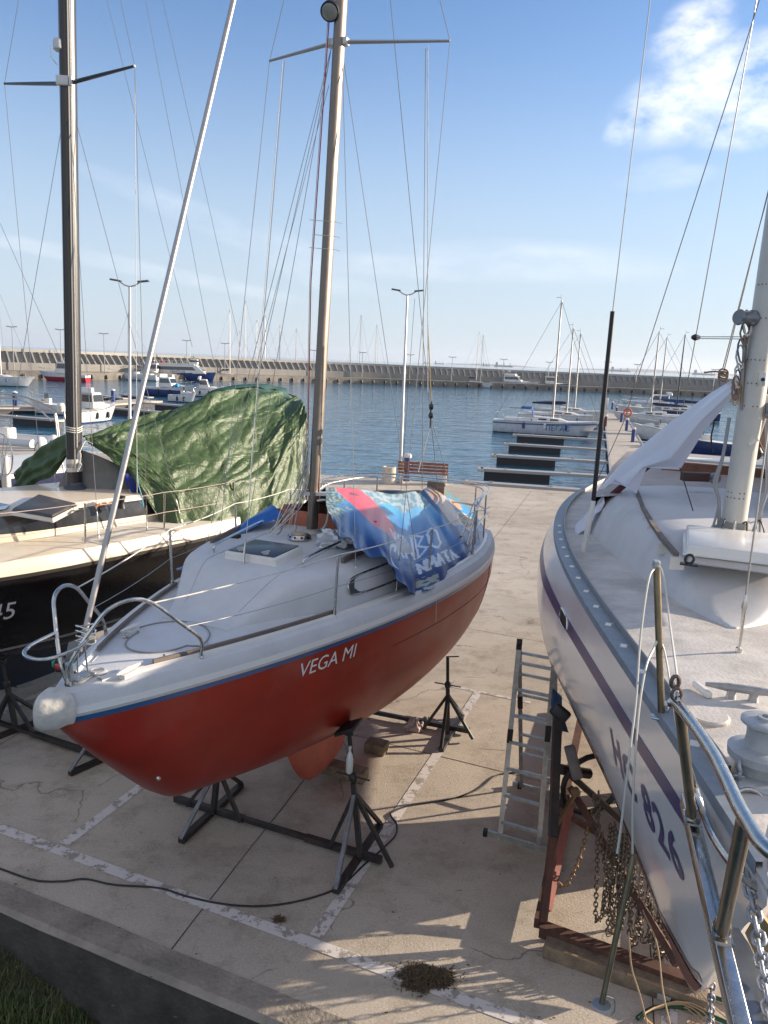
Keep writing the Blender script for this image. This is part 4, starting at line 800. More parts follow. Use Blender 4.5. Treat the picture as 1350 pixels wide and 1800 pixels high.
p = qb+qd_*.72+np.array([-.01, -.14, 0]); MB().beam(p-np.array([.03, 0, .02]), p+np.array([.03, -.01, .02]), .012, .02).build('line_hook', WHITE, qm)
random.seed(11)
for sd in (-1, 1):
    base = qb+np.array([sd*.15*cos(.384)-.0, -sd*.06-.02, -.02])
    for k in range(2): tubeobj('mast_cable', curve([base+np.array([sd*.02*k-.04*sd*(k == 0), -.03, 0]), base+np.array([sd*.0, -.05, .25]), base+np.array([sd*(.03+.02*k), -.03, .40]), base+np.array([sd*.0, -.02, .62]), base+np.array([-sd*.02, 0, .9])], 6), .014-.004*k, mat('grey_hose', (.26, .27, .28), .55), big, 8)
for k in range(5):
    a = -2.6+.5*k; p = qb+np.array([.13*cos(a), .16*sin(a), .10]); tubeobj('cable_loop', curve([p, p+np.array([.03*cos(a), -.06, .02]), p+np.array([.06*cos(a), -.09, -.06]), p+np.array([.03*cos(a)+.03, -.07, -.12])], 6), .006, (BLK, ROPE)[k % 2], big, 6)
GREY_BLU = mat('grey_blue_line', (.12, .13, .16), .7)
for k in range(9):
    x_ = -.14-.02*random.random(); z_ = 1.0+.6*random.random(); p = qb+qd_*z_+np.array([x_, -.06+.03*random.random(), 0])
    tubeobj('coiled_line', [p+np.array([.035*cos(a)*(.6+.4*random.random()), .02*sin(a), .09*sin(a)]) for a in np.linspace(0, 2*pi, 13)[:-1]], .007, (ROPE, mat('tan_rope', (.45, .30, .14), .8), GREY_BLU, mat('brown_line', (.22, .14, .09), .8))[k % 4], big, 6, closed=True)
MB().beam(qb+qd_*1.5+np.array([-.13, -.02, 0]), qb+qd_*.95+np.array([-.09, -.05, 0]), .035, .02).build('gooseneck_strut', mat('bronze_plate', (.30, .27, .24), .45, .5), big, smooth=False)
# rolled tan sail and maroon cover aft of the mast
bs_ = qb+qd_*1.2
mb = MB(); mb.tube(curve([gy(1349, 640, 6.5), gy(1346, 700, 6.6), gy(1340, 760, 6.7), gy(1352, 800, 6.7)], 6), [.03]*5+[.05]*14, 8).build('furled_sail', mat('tan_sail', (.30, .21, .14), .8, var=.2, vscale=12), big)
tubeobj('maroon_lashing', curve([gy(1322, 700, 6.4), gy(1330, 770, 6.5), gy(1345, 800, 6.5), gy(1370, 815, 6.6)], 6), .02, mat('maroon_cloth', (.13, .03, .04), .8), big)
p = gy(1331, 797, 6.3); MB().lathe(p-np.array([0, 0, .05]), [(.02, 0), (.04, .03), (.045, .06), (.02, .1)], 14).build('hanging_block', BLK, big)
wire('halyard', gy(1347, 730, 6.2), gy(1331, 780, 6.3), big, .008, ROPE)
# shrouds and stays
base_s = gz(1025, 972, qd(5.45, -1.25)+.0)
def sh(a, b_, r_=.004, nm='shroud', m_=WIRE): return wire(nm, a, b_, big, r_, m_)
topS = gy(1143, 0, base_s[1]-.35); mid1 = gy(1043, 880, base_s[1]-.0); mid2 = gy(1077, 547, base_s[1]-.12)
MB().tube([base_s, base_s*.5+mid1*.5, mid1], [.028, .026, .022], 10).build('shroud_boot', WHITE, big); MB().tube([mid1-(mid2-mid1)*.02, mid2], .020, 12).build('black_shroud_tube', BLK, big); sh(mid2, topS, .0045)
MB().lathe(base_s-np.array([0, 0, .02]), [(.03, 0), (.03, .03), (.015, .04)], 10).build('foot', STEEL, big)
for (a, Y0), (b_, Y1) in ((((1095, 745), 7.8), ((1335, 0), 6.2)), (((1200, 720), 7.9), ((1330, 0), 6.3)), (((1270, 650), 6.6), ((1350, 340), 5.9)), (((1272, 655), 6.7), ((1352, 330), 6.0)), (((1050, 845), 8.6), ((1097, 740), 8.0))):
    sh(gy(*a, Y0), gy(*b_, Y1), .0045)
cpx = gz(1297, 1152, qd(2.82, 0)); MB().lathe(cpx-np.array([0, 0, .01]), [(.04, 0), (.04, .01), (.015, .03)], 12).build('chainplate', STEEL, big)
ct = gy(1350, 755, cpx[1]+.18); turnbuckle(cpx, ct, big, .014, .34); sh(cpx, cpx+(ct-cpx)*3.0, .005, 'inner_forestay')
gl = gy(1272, 655, 6.65)
for k in range(3): tubeobj('knot', [gl+np.array([.04*cos(a), .02*sin(a), .03*sin(a)-.02*k]) for a in np.linspace(0, 2*pi, 11)[:-1]], .008, mat('brown_line', (.22, .14, .09), .8), big, 6, closed=True)
tubeobj('rope_tail', curve([gl, gy(1255, 653, 6.65), gy(1238, 655, 6.65)], 5), .008, mat('brown_line', (.22, .14, .09), .8), big, 6)
wire('topping_tackle', gy(1222, 592, 6.8), gy(1318, 592, 6.1), big, .0045, ROPE); wire('topping_tackle', gy(1222, 595, 6.8), gy(1318, 596, 6.1), big, .0045, ROPE)
p = gy(1222, 593, 6.8); MB().lathe(p, [(.015, -.03), (.03, 0), (.015, .04)], 10, axis=(1, 0, 0)).build('tackle_block', BLK, big)
tubeobj('black_line', curve([gy(1256, 724, 6.9), gy(1255, 745, 6.9), gy(1250, 770, 6.9), gy(1254, 795, 6.9)], 5), .007, BLK, big, 6)
wire('guy_line', gy(1195, 822, 6.7), qtop(5.0, -.3, .01), big, .005, BLK)
# pulpit: brass-toned posts, bright rail, platform
BRS = mat('tarnished_tube', (.27, .21, .13), .34, .9, var=.25, vscale=9)
zr = 3.74; R1, R2, R3 = gz(1195, 1243, zr), gz(1310, 1438, zr+.02), gz(1372, 1508, zr+.03)
F1, F2 = gz(1217, 1438, 3.17), gz(1268, 1640, 3.13)
MB().tube(curve([R1+np.array([-.004, .05, -.01]), R1, (R1+R2)/2+np.array([.012, 0, .004]), R2, R3, R3+np.array([.15, -.1, 0])], 6), .0165, 12).build('pulpit_rail', STEEL, big)
tubeobj('pulpit_post', [F1, R1-np.array([0, 0, .005])], .0165, BRS, big, 12); tubeobj('pulpit_post', [F2, R2-np.array([0, 0, .005])], .0185, BRS, big, 12)
MB().tube(curve([F1+(R1-F1)*.55, gy(1220, 1380, F1[1]-.0), gy(1248, 1460, F1[1]-.15), gy(1290, 1525, F2[1]+.12), gy(1330, 1560, F2[1]+.12), gy(1390, 1580, F2[1]+.12)], 6), .0125, 10).build('pulpit_brace', STEEL, big)
for p in (F1, F2): MB().box(p-np.array([0, 0, .0]), (.055, .09, .008), -.25).lathe(p, [(.026, 0), (.026, .03), (.020, .045)], 14).build('post_foot', STEEL, big)
b0, b1 = gz(1207, 1405, 3.14), gz(1318, 1880, 3.08); MB().beam(b0, b1, .045, .055).build('platform_bar', STEEL, big, bevel=.004)
pl = [gz(*a, 3.065)[:2] for a in ((1268, 1628), (1298, 1633), (1316, 1660), (1352, 1735), (1450, 1900), (1560, 2100), (1365, 2100))]
MB().prism([tuple(p) for p in pl], 3.05, 3.068).build('anchor_platform', mat('brushed_plate', (.22, .24, .27), .35, .8, var=.15, vscale=5, stretch=(1, 1, 1)), big, smooth=False)
ws = [gz(1312, 1640, 3.0), gz(1335, 1600, 3.1), gz(1365, 1640, 3.05), gz(1350, 1720, 2.95)]
MB().add(ws, [(0, 1, 2, 3)]).build('hawse_board', mat('ochre_wood', (.26, .19, .09), .7, var=.3, vscale=9), big, smooth=False, thick=.02)
sh(R1, R1+np.array([-.005, .06, .05]), .008, 'rail_shackle', STEEL)
s1 = gz(1163, 1262, qd(1.76, -.33)); s1t = gy(1154, 988, s1[1]+.06)
st = tubeobj('stanchion', [s1, s1t], .0155, BRS, big, 12); MB().lathe(s1t-np.array([0, 0, .02]), [(.0175, 0), (.0175, .022), (.012, .028)], 12).build('cap', STEEL, st); MB().box(s1, (.09, .05, .01), -QF.ang).build('foot', STEEL, st, bevel=.003)
tubeobj('deck_loop', [s1+np.array([.02+.04*(1+cos(a))*.5, .0, .055*sin(a)*1.0+.01]) for a in np.linspace(0, pi, 12)], .006, STEEL, big, 6)
PR = mat('pale_sheathed_wire', (.55, .53, .47), .5)
def pline(pts, r_=.0045, nm='lifeline', m_=PR): return tubeobj(nm, curve(pts, 7), r_, m_, big, 6)
shk = R1+np.array([-.006, .02, .03])
pline([s1t-np.array([0, 0, .02]), gy(1165, 1008, s1[1]), gy(1178, 1100, s1[1]-.15), gy(1192, 1205, R1[1]+.1), shk]); pline([s1t-np.array([0, 0, .02]), gy(1140, 1020, s1[1]), gy(1126, 1120, s1[1]-.1), gy(1118, 1230, s1[1]-.2), gy(1105, 1340, s1[1]-.3), gy(1092, 1450, s1[1]-.3), gy(1085, 1500, s1[1]-.3)], .005)
ml = s1+(s1t-s1)*.52; pline([ml, gy(1148, 1142, s1[1]), gy(1135, 1175, s1[1]-.1), gy(1122, 1260, s1[1]-.2), gy(1113, 1400, s1[1]-.3), gy(1112, 1500, s1[1]-.3)], .005); pline([ml, gy(1168, 1145, s1[1]), gy(1178, 1200, s1[1]-.2), gy(1188, 1270, s1[1]-.4), gy(1196, 1300, F1[1])], .004)
mb = MB(); mb.tube([shk+np.array([.014*cos(a), 0, .02*sin(a)]) for a in np.linspace(0, 2*pi, 11)[:-1]], .005, 6, closed=True); mb.tube([shk+np.array([0, .02, .03])+np.array([.012*cos(a), 0, .02*sin(a)]) for a in np.linspace(0, 2*pi, 11)[:-1]], .006, 6, closed=True); mb.build('shackle', mat('rusty_shackle', (.15, .10, .08), .5, .6), big)
pb, ptp = gy(1058, 1764, 3.45), gy(1114, 1503, 3.55)
bp_ = MB().tube([pb, ptp], .0155, 12).build('hanging_stanchion', BRS, big); MB().lathe(pb-np.array([0, 0, .01]), [(.05, 0), (.045, .006), (.02, .012)], 14).build('flange', mat('grey_foot', (.3, .32, .34), .5, .6), bp_)
tubeobj('retaining_loop', curve([pb+np.array([.01, 0, .05]), pb+np.array([.06, 0, .03]), pb+np.array([.07, 0, -.04]), pb+np.array([.06, 0, -.07])], 5), .004, STEEL, big, 6)
# deck hardware
c = gz(1244, 1262, qd(1.73, -.12)+.02); G = MB().lathe(c-np.array([0, 0, .015]), [(.088, 0), (.090, .003), (.090, .028), (.082, .034), (.05, .034)], 40); G.build('round_deck_plate', OLDD, big)
c = gz(1093, 1104, qd(3.29, -.65)); MB().lathe(c-np.array([0, 0, .01]), [(.062, 0), (.062, .03), (.052, .03), (.050, .01)], 28).build('vent_ring', mat('cream_plastic', (.60, .56, .46), .5), big)
c = gz(1232, 985, 0)
kc = gz(1305, 1222, qd(2.2, .0)+.045); ax_ = np.array([.93, -.25, 0.0]); mb = MB(); mb.tube([kc-ax_*.17+np.array([0, 0, .03]), kc-ax_*.07+np.array([0, 0, .03]), kc+ax_*.07+np.array([0, 0, .03]), kc+ax_*.2+np.array([0, 0, .03])], [.010, .020, .020, .010], 10)
for k in (-.05, .05): mb.lathe(kc+ax_*k-np.array([0, 0, .04]), [(.035, 0), (.022, .02), (.018, .06)], 12)
mb.build('mooring_cleat', mat('cast_alloy', (.33, .33, .33), .5, .5, var=.2, vscale=20), big)
wl = thing; wc_ = gz(1332, 1368, qd(1.05, .07))
GP = mat('grey_paint_cast', (.40, .42, .43), .45, .2, var=.12, vscale=15, dirt=.4, dirtcol=(.2, .17, .13))
MB().box(wc_+np.array([.05, -.03, .015]), (.26, .30, .04), -QF.ang).build('windlass_bed', GP, big, bevel=.01)
wd_ = MB().lathe(wc_+np.array([0, 0, .03]), [(.085, 0), (.085, .045), (.115, .055), (.118, .085), (.10, .095), (.065, .10), (.060, .13), (.060, .165), (.070, .18), (.085, .19), (.085, .20), (.075, .205), (.03, .206), (.03, .217), (.018, .218), (.017, .20)], 32).build('windlass', GP, big)
MB().lathe(wc_+np.array([.13, -.12, .06]), [(.045, 0), (.05, .03), (.035, .07), (.035, .09)], 16, axis=(.6, -.6, .4)).build('windlass_motor', ALU, big)
def chain(path, L_, wd, r_, name, m_, parent, n1=10, n2=5):
    """links of a chain along a path"""
    P = [np.array(p, float) for p in path]; seg = [np.linalg.norm(P[i+1]-P[i]) for i in range(len(P)-1)]; tot = sum(seg); step = L_-2.2*r_; n = max(2, int(tot/step)); mb = MB(); s_ = 0; i = 0
    for k in range(n):
        d = k*step
        while i < len(seg)-1 and d-s_ > seg[i]: s_ += seg[i]; i += 1
        c = P[i]+(P[i+1]-P[i])*((d-s_)/seg[i]); T = Vector((P[i+1]-P[i])).normalized(); ref = Vector((0, 1, 0)) if abs(T.y) < .8 else Vector((1, 0, 0)); A = T.cross(ref).normalized(); B = T.cross(A); W = A if k % 2 else B
        W = (W*cos(.5)+(B if k % 2 else -A)*sin(.5))
        h = L_/2-wd/2; pts = []
        for j in range(n1):
            a = 2*pi*j/n1; x, y = cos(a)*wd/2, sin(a)*wd/2+(h if sin(a) > 0 else -h); pts.append(Vector(c)+T*y+W*x)
        mb.tube(pts, r_, n2, closed=True)
    return mb.build(name, m_, parent, ang=80)
GALV = mat('galvanised_chain', (.36, .38, .42), .5, .6, var=.2, vscale=30)
chain(curve([wc_+np.array([-.09, -.03, .10]), wc_+np.array([-.105, -.07, .06]), gz(1295, 1395, 3.16), gz(1300, 1440, 3.17), gz(1312, 1500, 3.2), gz(1319, 1560, 3.17), gz(1332, 1640, 3.12), gz(1345, 1720, 3.10), gz(1362, 1830, 3.08)], 10), .052, .034, .0062, 'anchor_chain', GALV, big, 12, 6)
tubeobj('fairlead_bar', [gz(1318, 1408, 3.24)+np.array([.05*cos(a), .025*sin(a), .03*sin(a)]) for a in np.linspace(0, 2*pi, 15)[:-1]], .008, STEEL, big, 8, closed=True)
MB().box(qw(1.52, -.18, .02), (.03, .14, .03), -QF.ang+.5).build('fairlead', WHITE, big, bevel=.006)
# hull port light
pc = [QH.surf(t, QH.zs(t)-dz_, -1, .006) for t, dz_ in ((3.56, .25), (3.56, .35), (3.84, .35), (3.84, .25))]
po = MB().tube(curve(pc+[pc[0]], 4)[:-1], .008, 6, closed=True).build('hull_port', STEEL, big); MB().add([p for p in pc], [(0, 1, 2, 3)]).build('pane', BLK, po, smooth=False)
def qmap(x, y): t = 1.74-x; zc = QH.zs(t)-.66; return QH.surf(t, zc+y*.95, -1, .004)
put_text('HC 826', .33, qmap, NAVY2, 'registration_letters', big, bold=.007, space=1.1)
# lavender-white sheet over the lowered boom
SHM = mat('lavender_pvc', (.56, .57, .64), .33, coat=.2, var=.03, vscale=2)
def Yk(x): return 6.15+(1318-x)/(1318-1045)*2.0
def sp_(x, y, dy=0): return gy(x, y, Yk(x)+dy)
rows = [[sp_(1318, 648, .1), sp_(1305, 663, 0), sp_(1296, 678, -.06), sp_(1288, 697, -.04)],
        [sp_(1250, 690, .15), sp_(1240, 712, 0), sp_(1232, 740, -.10), sp_(1235, 762, -.06)],
        [sp_(1180, 741, .15), sp_(1178, 772, 0), sp_(1180, 806, -.12), sp_(1195, 826, -.08)],
        [sp_(1120, 790, .15), sp_(1125, 812, 0), sp_(1130, 822, -.10), sp_(1137, 822, -.10)],
        [sp_(1085, 822, .10), sp_(1092, 838, 0), sp_(1104, 852, -.12), sp_(1119, 868, -.12)],
        [sp_(1052, 862, .05), sp_(1062, 860, 0), sp_(1072, 850, -.05), sp_(1080, 842, -.1)]]
G = []
for r in rows: G.append(r)
def lin(rows, nu, nv, wr):
    A = np.array(rows)
    def rs(A, k):
        x = np.linspace(0, A.shape[0]-1, k); i = np.minimum(x.astype(int), A.shape[0]-2); f = (x-i)[:, None, None]; f = f*f*(3-2*f)*.35+f*.65; return A[i]*(1-f)+A[i+1]*f
    A = rs(A, nu); A = np.transpose(rs(np.transpose(A, (1, 0, 2)), nv), (1, 0, 2))
    du = np.gradient(A, axis=0); dv = np.gradient(A, axis=1); nn = np.cross(du, dv); nn /= np.linalg.norm(nn, axis=2, keepdims=True)+1e-9
    for i in range(nu):
        for j in range(nv): A[i, j] += nn[i, j]*wr(i/(nu-1), j/(nv-1))
    return [list(r) for r in A]
tagit(MB().grid(lin(rows, 90, 40, lambda u, v: .014*noise.noise(Vector((u*2, v*4, 2))))).build('pvc_sheet', SHM, ang=50, thick=.003), 'stiff lavender white sheet folded over the lowered boom beside the big mast', 'sheet')
rows = [[gy(1060, 868, 8.0), gy(1063, 884, 7.9)], [gy(1048, 885, 8.0), gy(1048, 905, 7.8)], [gy(1030, 905, 7.9), gy(1034, 928, 7.7)], [gy(1010, 925, 7.9), gy(1012, 945, 7.7)]]
tagit(MB().grid(lin(rows, 24, 12, lambda u, v: .05*noise.noise(Vector((u*4, v*3, 8))))).build('crumpled_sheet', SHM, ang=50, thick=.003), 'small crumpled white sheet at the foot of the black pole on the grey side deck', 'sheet')
MB().tube(curve([sp_(1306, 672, .25), sp_(1180, 785, .28), sp_(1100, 850, .2), sp_(1050, 892, .1)], 5), .035, 12).build('lowered_boom', mat('maroon_spar', (.13, .03, .035), .55), big)
rows = [[gz(*a) for a in ((985, 905, 2.95), (1003, 905, 2.96))], [gz(*a) for a in ((1000, 925, 2.97), (1016, 935, 2.95))]]
# ------------------------------------------------------------------ rusty cradle under the bow with hanging chains
RST = mat('rusty_red_steel', (.088, .038, .025), .8, var=.55, vscale=6, dirt=.85, dirtcol=(.05, .03, .02)); BLS = mat('black_rusty_steel', (.03, .025, .022), .6, var=.4, vscale=10, dirt=.5, dirtcol=(.14, .05, .03))
c0, c1, c2 = gz(950, 1632, .12), gz(1232, 1735, .12), gz(995, 1400, .12)
cr = thing('boat_cradle', 'rusty red steel cradle under the white yacht bow hung with chains', 'cradle', (c0[0], c0[1], 0))
c3 = c1+(c2-c0)
MB().beam(c0, c1, .10, .10).build('cross_beam', RST, cr, smooth=False); MB().beam(c0+np.array([0, .05, 0]), c2+(c2-c0)*1.2, .09, .09).build('side_beam', RST, cr, smooth=False); MB().beam(c1, c3, .09, .09).build('side_beam', RST, cr, smooth=False)
tp = gy(980, 1262, c0[1]+.85); MB().beam(c0+np.array([.02, .02, .05]), gy(972, 1470, c0[1]+.3), .06, .06, up=(0, 1, 0)).build('leg', RST, cr, smooth=False)
MB().beam(gy(972, 1470, c0[1]+.3), tp, .07, .07, up=(0, 1, 0)).build('leg', BLS, cr, smooth=False)
MB().beam(gz(962, 1600, .15), gy(1003, 1412, 6.55), .055, .055, up=(0, 1, 0)).build('brace', mat('pinkish_primer', (.28, .09, .07), .7, var=.3, vscale=5), cr, smooth=False)
MB().beam(gy(1003, 1385, 6.4), gz(1190, 1695, .25), .055, .07, up=(0, 1, 0)).build('brace', RST, cr, smooth=False)
MB().beam(gy(1000, 1360, 6.6), gy(1090, 1440, 6.8), .05, .06, up=(0, 1, 0)).build('brace', BLS, cr, smooth=False); MB().beam(gy(985, 1425, 6.5), gy(1060, 1470, 7.2), .05, .05, up=(0, 1, 0)).build('brace', RST, cr, smooth=False)
pad = MB(); pc_ = QH.surf(5.0, 1.62, -1, .03); pad.box(tp+np.array([.02, .0, .05]), (.17, .07, .12), .5, ax=(Matrix.Rotation(.6, 3, 'Y') @ Matrix.Rotation(-.3, 3, 'Z'))).build('support_pad', BLK, cr, bevel=.02)
rows = [[gy(972, 1210, 6.75), gy(985, 1222, 6.75)], [gy(968, 1245, 6.6), gy(990, 1262, 6.6)], [gy(976, 1282, 6.55), gy(1000, 1288, 6.55)]]
MB().grid(lin(rows, 12, 6, lambda u, v: .03*noise.noise(Vector((u*5, v*4, 8))))).build('padding_cloth', mat('blue_rag', (.04, .08, .16), .8), cr, thick=.01)
MB().beam(gy(1012, 1395, 6.2), gy(968, 1468, 6.1), .025, .03).lathe(gy(1012, 1392, 6.2), [(.04, -.02), (.04, .02)], 14, axis=(0, 1, 0)).build('ratchet_lever', mat('bronze_lever', (.22, .15, .08), .5, .6), cr)
MB().beam(gy(1000, 1310, 6.6), gy(1016, 1370, 6.5), .10, .06, up=(0, 1, 0)).build('bracket', mat('grey_bracket', (.22, .20, .19), .6, var=.3, vscale=8), cr, bevel=.02)
mb = MB(); mb.tube([gy(985, 1352, 6.7), gy(1035, 1360, 6.9)], .05, 12).build('roller', BLK, cr)
RCH = mat('rusty_chain', (.15, .12, .09), .55, .5, var=.4, vscale=25)
random.seed(5)
for k, (x0, y0, x1, y1) in enumerate(((1052, 1395, 1047, 1610), (1044, 1400, 1080, 1640), (1080, 1450, 1060, 1600), (1082, 1455, 1068, 1635), (1090, 1460, 1062, 1600), (1095, 1470, 1088, 1600), (1100, 1470, 1075, 1620), (1104, 1480, 1110, 1655), (1110, 1500, 1122, 1610), (1118, 1515, 1106, 1640), (1128, 1560, 1128, 1650), (1142, 1580, 1140, 1650), (1146, 1585, 1152, 1680), (1158, 1600, 1160, 1665), (1168, 1615, 1172, 1680), (1176, 1625, 1182, 1690))):
    Y = 5.9-.5*(x0-1040)/140; a, b_ = gy(x0, y0, Y), gy(x1, y1, Y-.1); c_ = b_+np.array([.07, .02, random.uniform(.15, .7)]) if k % 3 else b_+np.array([.04, 0, .9])
    chain(curve([a, a*.4+b_*.6+np.array([random.uniform(-.01, .01), 0, 0]), b_, b_+np.array([.03, .01, -.03]), b_+np.array([.06, .02, .05]), c_], 8), .052, .034, .0058, 'hanging_chain', RCH, cr, 8, 4)
chain(curve([gy(1040, 1425, 6.2), gy(1022, 1500, 6.1), gy(1000, 1550, 6.0), gy(985, 1556, 6.0), gy(970, 1535, 6.05), gy(968, 1500, 6.1)], 10), .052, .034, .0058, 'hanging_chain', mat('rust_orange_chain', (.26, .15, .06), .65, .4, var=.3, vscale=20), cr, 8, 4)
chain(curve([gy(1252, 1700, 3.6), gy(1250, 1760, 3.6), gy(1247, 1850, 3.6)], 8), .052, .034, .006, 'hanging_chain', GALV, big, 8, 5)
t = thing('timber_baulk', 'long split grey timber baulk lying under the rusty cradle', 'timber', (*gz(955, 1650)[:2], 0)); a, b_ = gz(958, 1662, .06), gz(1245, 1762, .06); MB().beam(a, b_, .16, .12).build('beam', WOOD, t, bevel=.01)
for k in range(2): MB().beam(a+(b_-a)*(.12+.4*k)+np.array([-.02, -.07, .065]), a+(b_-a)*(.34+.4*k)+np.array([-.02, -.072, .06]), .02, .012).build('splinter', mat('fresh_split', (.28, .19, .11), .9), t, smooth=False)
tagit(tubeobj('garden_hose', curve([gz(1170, 1765, .02), gz(1200, 1752, .02), gz(1240, 1750, .02), gz(1290, 1765, .02), gz(1350, 1790, .02)], 8), .017, mat('green_hose', (.01, .07, .035), .4), None), 'upper dark green garden hose on the concrete under the yacht bow', 'hose', 'green hoses'); tagit(tubeobj('garden_hose', curve([gz(1120, 1790, .02), gz(1150, 1772, .02), gz(1200, 1770, .02), gz(1260, 1790, .02), gz(1300, 1810, .02)], 8), .017, MATS['green_hose'], None), 'lower dark green garden hose on the concrete, nearest the photographer', 'hose', 'green hoses')
TR = mat('tan_hemp', (.42, .30, .17), .85)
P = []
for k in range(70): a = k*.42; r_ = 34+3*sin(k*1.7)+.25*k; P.append(gz(1175+r_*1.2*cos(a)+k*.3, 1788+r_*.55*sin(a), .015+.001*k))
tagit(tubeobj('rope_coil', P, .006, TR, None, 6), 'loose coil of thin tan rope on the concrete at the bottom edge', 'rope')
for k, pp in enumerate((((1130, 1600, 4.6), (1155, 1660, 4.6), (1165, 1740, 4.5), (1180, 1810, 4.4)), ((1105, 1640, 4.7), (1110, 1700, 4.6), (1125, 1750, 4.5), (1140, 1810, 4.4)), ((1222, 1700, 4.4), (1225, 1730, 4.4), (1245, 1760, 4.3), (1290, 1800, 4.2)))):
    tubeobj('trailing_line', curve([gy(*p) for p in pp], 6), .006, TR, big, 6)
tagit(boxobj('wooden_chock', gz(1172, 1745, .03), (.16, .10, .05), mat('pale_ply', (.42, .40, .37), .8), None, .9), 'pale flat chock on the concrete in front of the timber baulk', 'chock'); 
tb_ = MB().lathe(gz(1115, 1520, 0)+np.array([.25, 1.2, 0]), [(.10, 0), (.13, .28), (.135, .29), (.12, .28), (.1, .02)], 20); tagit(tb_.build('bucket', mat('green_bucket', (.01, .16, .05), .4), None), 'green plastic bucket behind the hanging chains', 'bucket')
tagit(tubeobj('tyre', [gz(1035, 1432, 0)+np.array([.33*cos(a), .1*cos(a), .36+.33*sin(a)]) for a in np.linspace(0, 2*pi, 25)[:-1]], .03, BLK, None, 10, closed=True), 'black rubber ring leaning inside the rusty cradle', 'rubber ring')

# canvas tent added on the white yacht's port side to shade the red boat
tn = []
for i, t in enumerate((5.4, 6.1, 6.9, 7.8, 8.7)):
    z1 = 4.6-.03*i; tn.append([QF.w(t+.6*(o-.42)*(1-i/4), o+.10*i, z) for o, z in ((.42, 3.5), (.50, 4.1), (.62, z1), (1.2, 4.2), (1.62, 3.5))])
tagit(MB().grid(lin(tn, 70, 50, lambda u, v: .06*noise.noise(Vector((u*8, v*5, 4)))+.025*noise.noise(Vector((u*26, v*9, 7))))).build('shade_tent', mat('sand_canvas', (.32, .26, .18), .8, var=.15, vscale=5), ang=60, thick=.004), 'sand coloured canvas tent added over the big white yacht boom to shade the red boat', 'shade tent')
tubeobj('main_boom', [QF.w(4.4, .1, 4.5), QF.w(9.2, .95, 4.42)], .07, PM, big, 12)
# ------------------------------------------------------------------ black hulled yacht on the left
LPm = (-7.724, 6.137, .621, 9.501, 2.214, 2.073, 2.107, 1.603, .48, .725, .898)
LH = Hull(LPm, [(0, 2.19), (.05, 1.6), (.12, 1.15), (.3, .88), (.5, .80), (.8, 1.0), (1, 1.45)], (1.0, .50, .45)); LF = LH.fr
blk = thing('sailing_yacht', 'black hulled yacht with cream deck and black mast on the left', 'sailing yacht', LF.w(5, 0, 0))
BKT = zstripes('black_topsides', [(1.13, (.010, .018, .035)), (1.175, (.35, .34, .31)), (9, (.006, .006, .007))], rough=.22, coat=.12, spec=.35, var=.25, vscale=1.2)
CREAM = mat('cream_gelcoat', (.66, .57, .45), .32, coat=.3, var=.05, vscale=2, dirt=.25, dirtcol=(.4, .34, .26)); CREAMD = mat('cream_nonskid', (.60, .55, .46), .6, var=.05, vscale=4, bump=.25, bscale=160, dirt=.3, dirtcol=(.40, .36, .31))
LH.mesh(100, 24).build('hull', BKT, blk, ang=60)
KD = dict(rise=.19, inset=.17, camber=.05)
mbk = LH.deck(nu=90, **KD); nrow = 4+11+4; mbk.m = [0 if (i % (nrow-1)) in (0, 1, 2, 15, 16, 17) else 1 for i in range(len(mbk.f))]; mbk.build('deck', [CREAM, CREAMD], blk, ang=45)
LH.strip(-.03, .012, .012).build('rubbing_strake', mat('black_strake', (.02, .018, .016), .4), blk, ang=70)
def ld(t, o): return LH.dz(t, o, **KD)
def lw(t, o, h=0.0): return LF.w(t, o, ld(t, o)+h)
def lwf(t): return .30+.62*smooth01((t-2.2)/2.6)
def lhf(t): return .36*smooth01((t-2.2)/1.8)+.02
pf = ((1, 0), (.98, .28), (.93, .80), (.88, .96), (.7, 1.0), (.35, 1.03), (0, 1.04))
tk = trunk(LH, 2.2, 8.3, lwf, lhf, nu=60, profile=pf, dzk=KD).build('coachroof', CREAM, blk, ang=40)
def ltop(t, o=0.0, h=0.0):
    x = min(1, abs(o)/lwf(t)); k = 1.04-.05*x; return LF.w(t, o, ld(t, 0)+lhf(t)*k-.01+h)
for sd in (1, -1):
    G = []
    for i in range(50):
        t = 3.0+4.9*i/49; w_ = lwf(t); k0, k1 = .27, .80; row = []
        k0 = k0+.25*max(0, 1-(t-3.0)/.5)
        for k in (k0, (k0+k1)/2, k1): x = .98+(.93-.98)*(k-.28)/.52; row.append(LF.w(t, sd*(w_*x+.005), ld(t, w_)*(1-k)+ld(t, 0)*k+lhf(t)*k-.01))
        G.append(row)
    MB().grid(G).build('window_band', mat('dark_window_band', (.022, .024, .028), .12, coat=.8, var=.2, vscale=3), blk, ang=60)
fw = [ltop(t, o, .012) for t, o in ((3.55, .10), (3.55, .62), (4.25, .80), (4.42, .60), (4.35, .15))]
MB().add(fw, [(0, 1, 2, 3, 4)]).build('front_window', mat('blue_tint', (.02, .03, .06), .08, coat=1), blk, smooth=False)
Hc = [gz(22, 893, 2.80), gz(92, 905, 2.80), gz(134, 884, 2.80), gz(68, 868, 2.80)]
lh = slab([p-np.array([0, 0, .032]) for p in Hc], .05, -.05).build('hatch_base', CREAM, blk, bevel=.015); slab(Hc, .03).build('smoked_lid', mat('smoked_hatch', (.05, .046, .042), .5, coat=.05, dirt=.5, dirtcol=(.15, .14, .12)), lh, bevel=.02)
lb0 = LF.w(5.69, 0, ltop(5.69)[2]); lmt = LF.at_t(118, 20, 5.69); ldv = (lmt-lb0)/(lmt[2]-lb0[2]); ltp = lb0+ldv*9
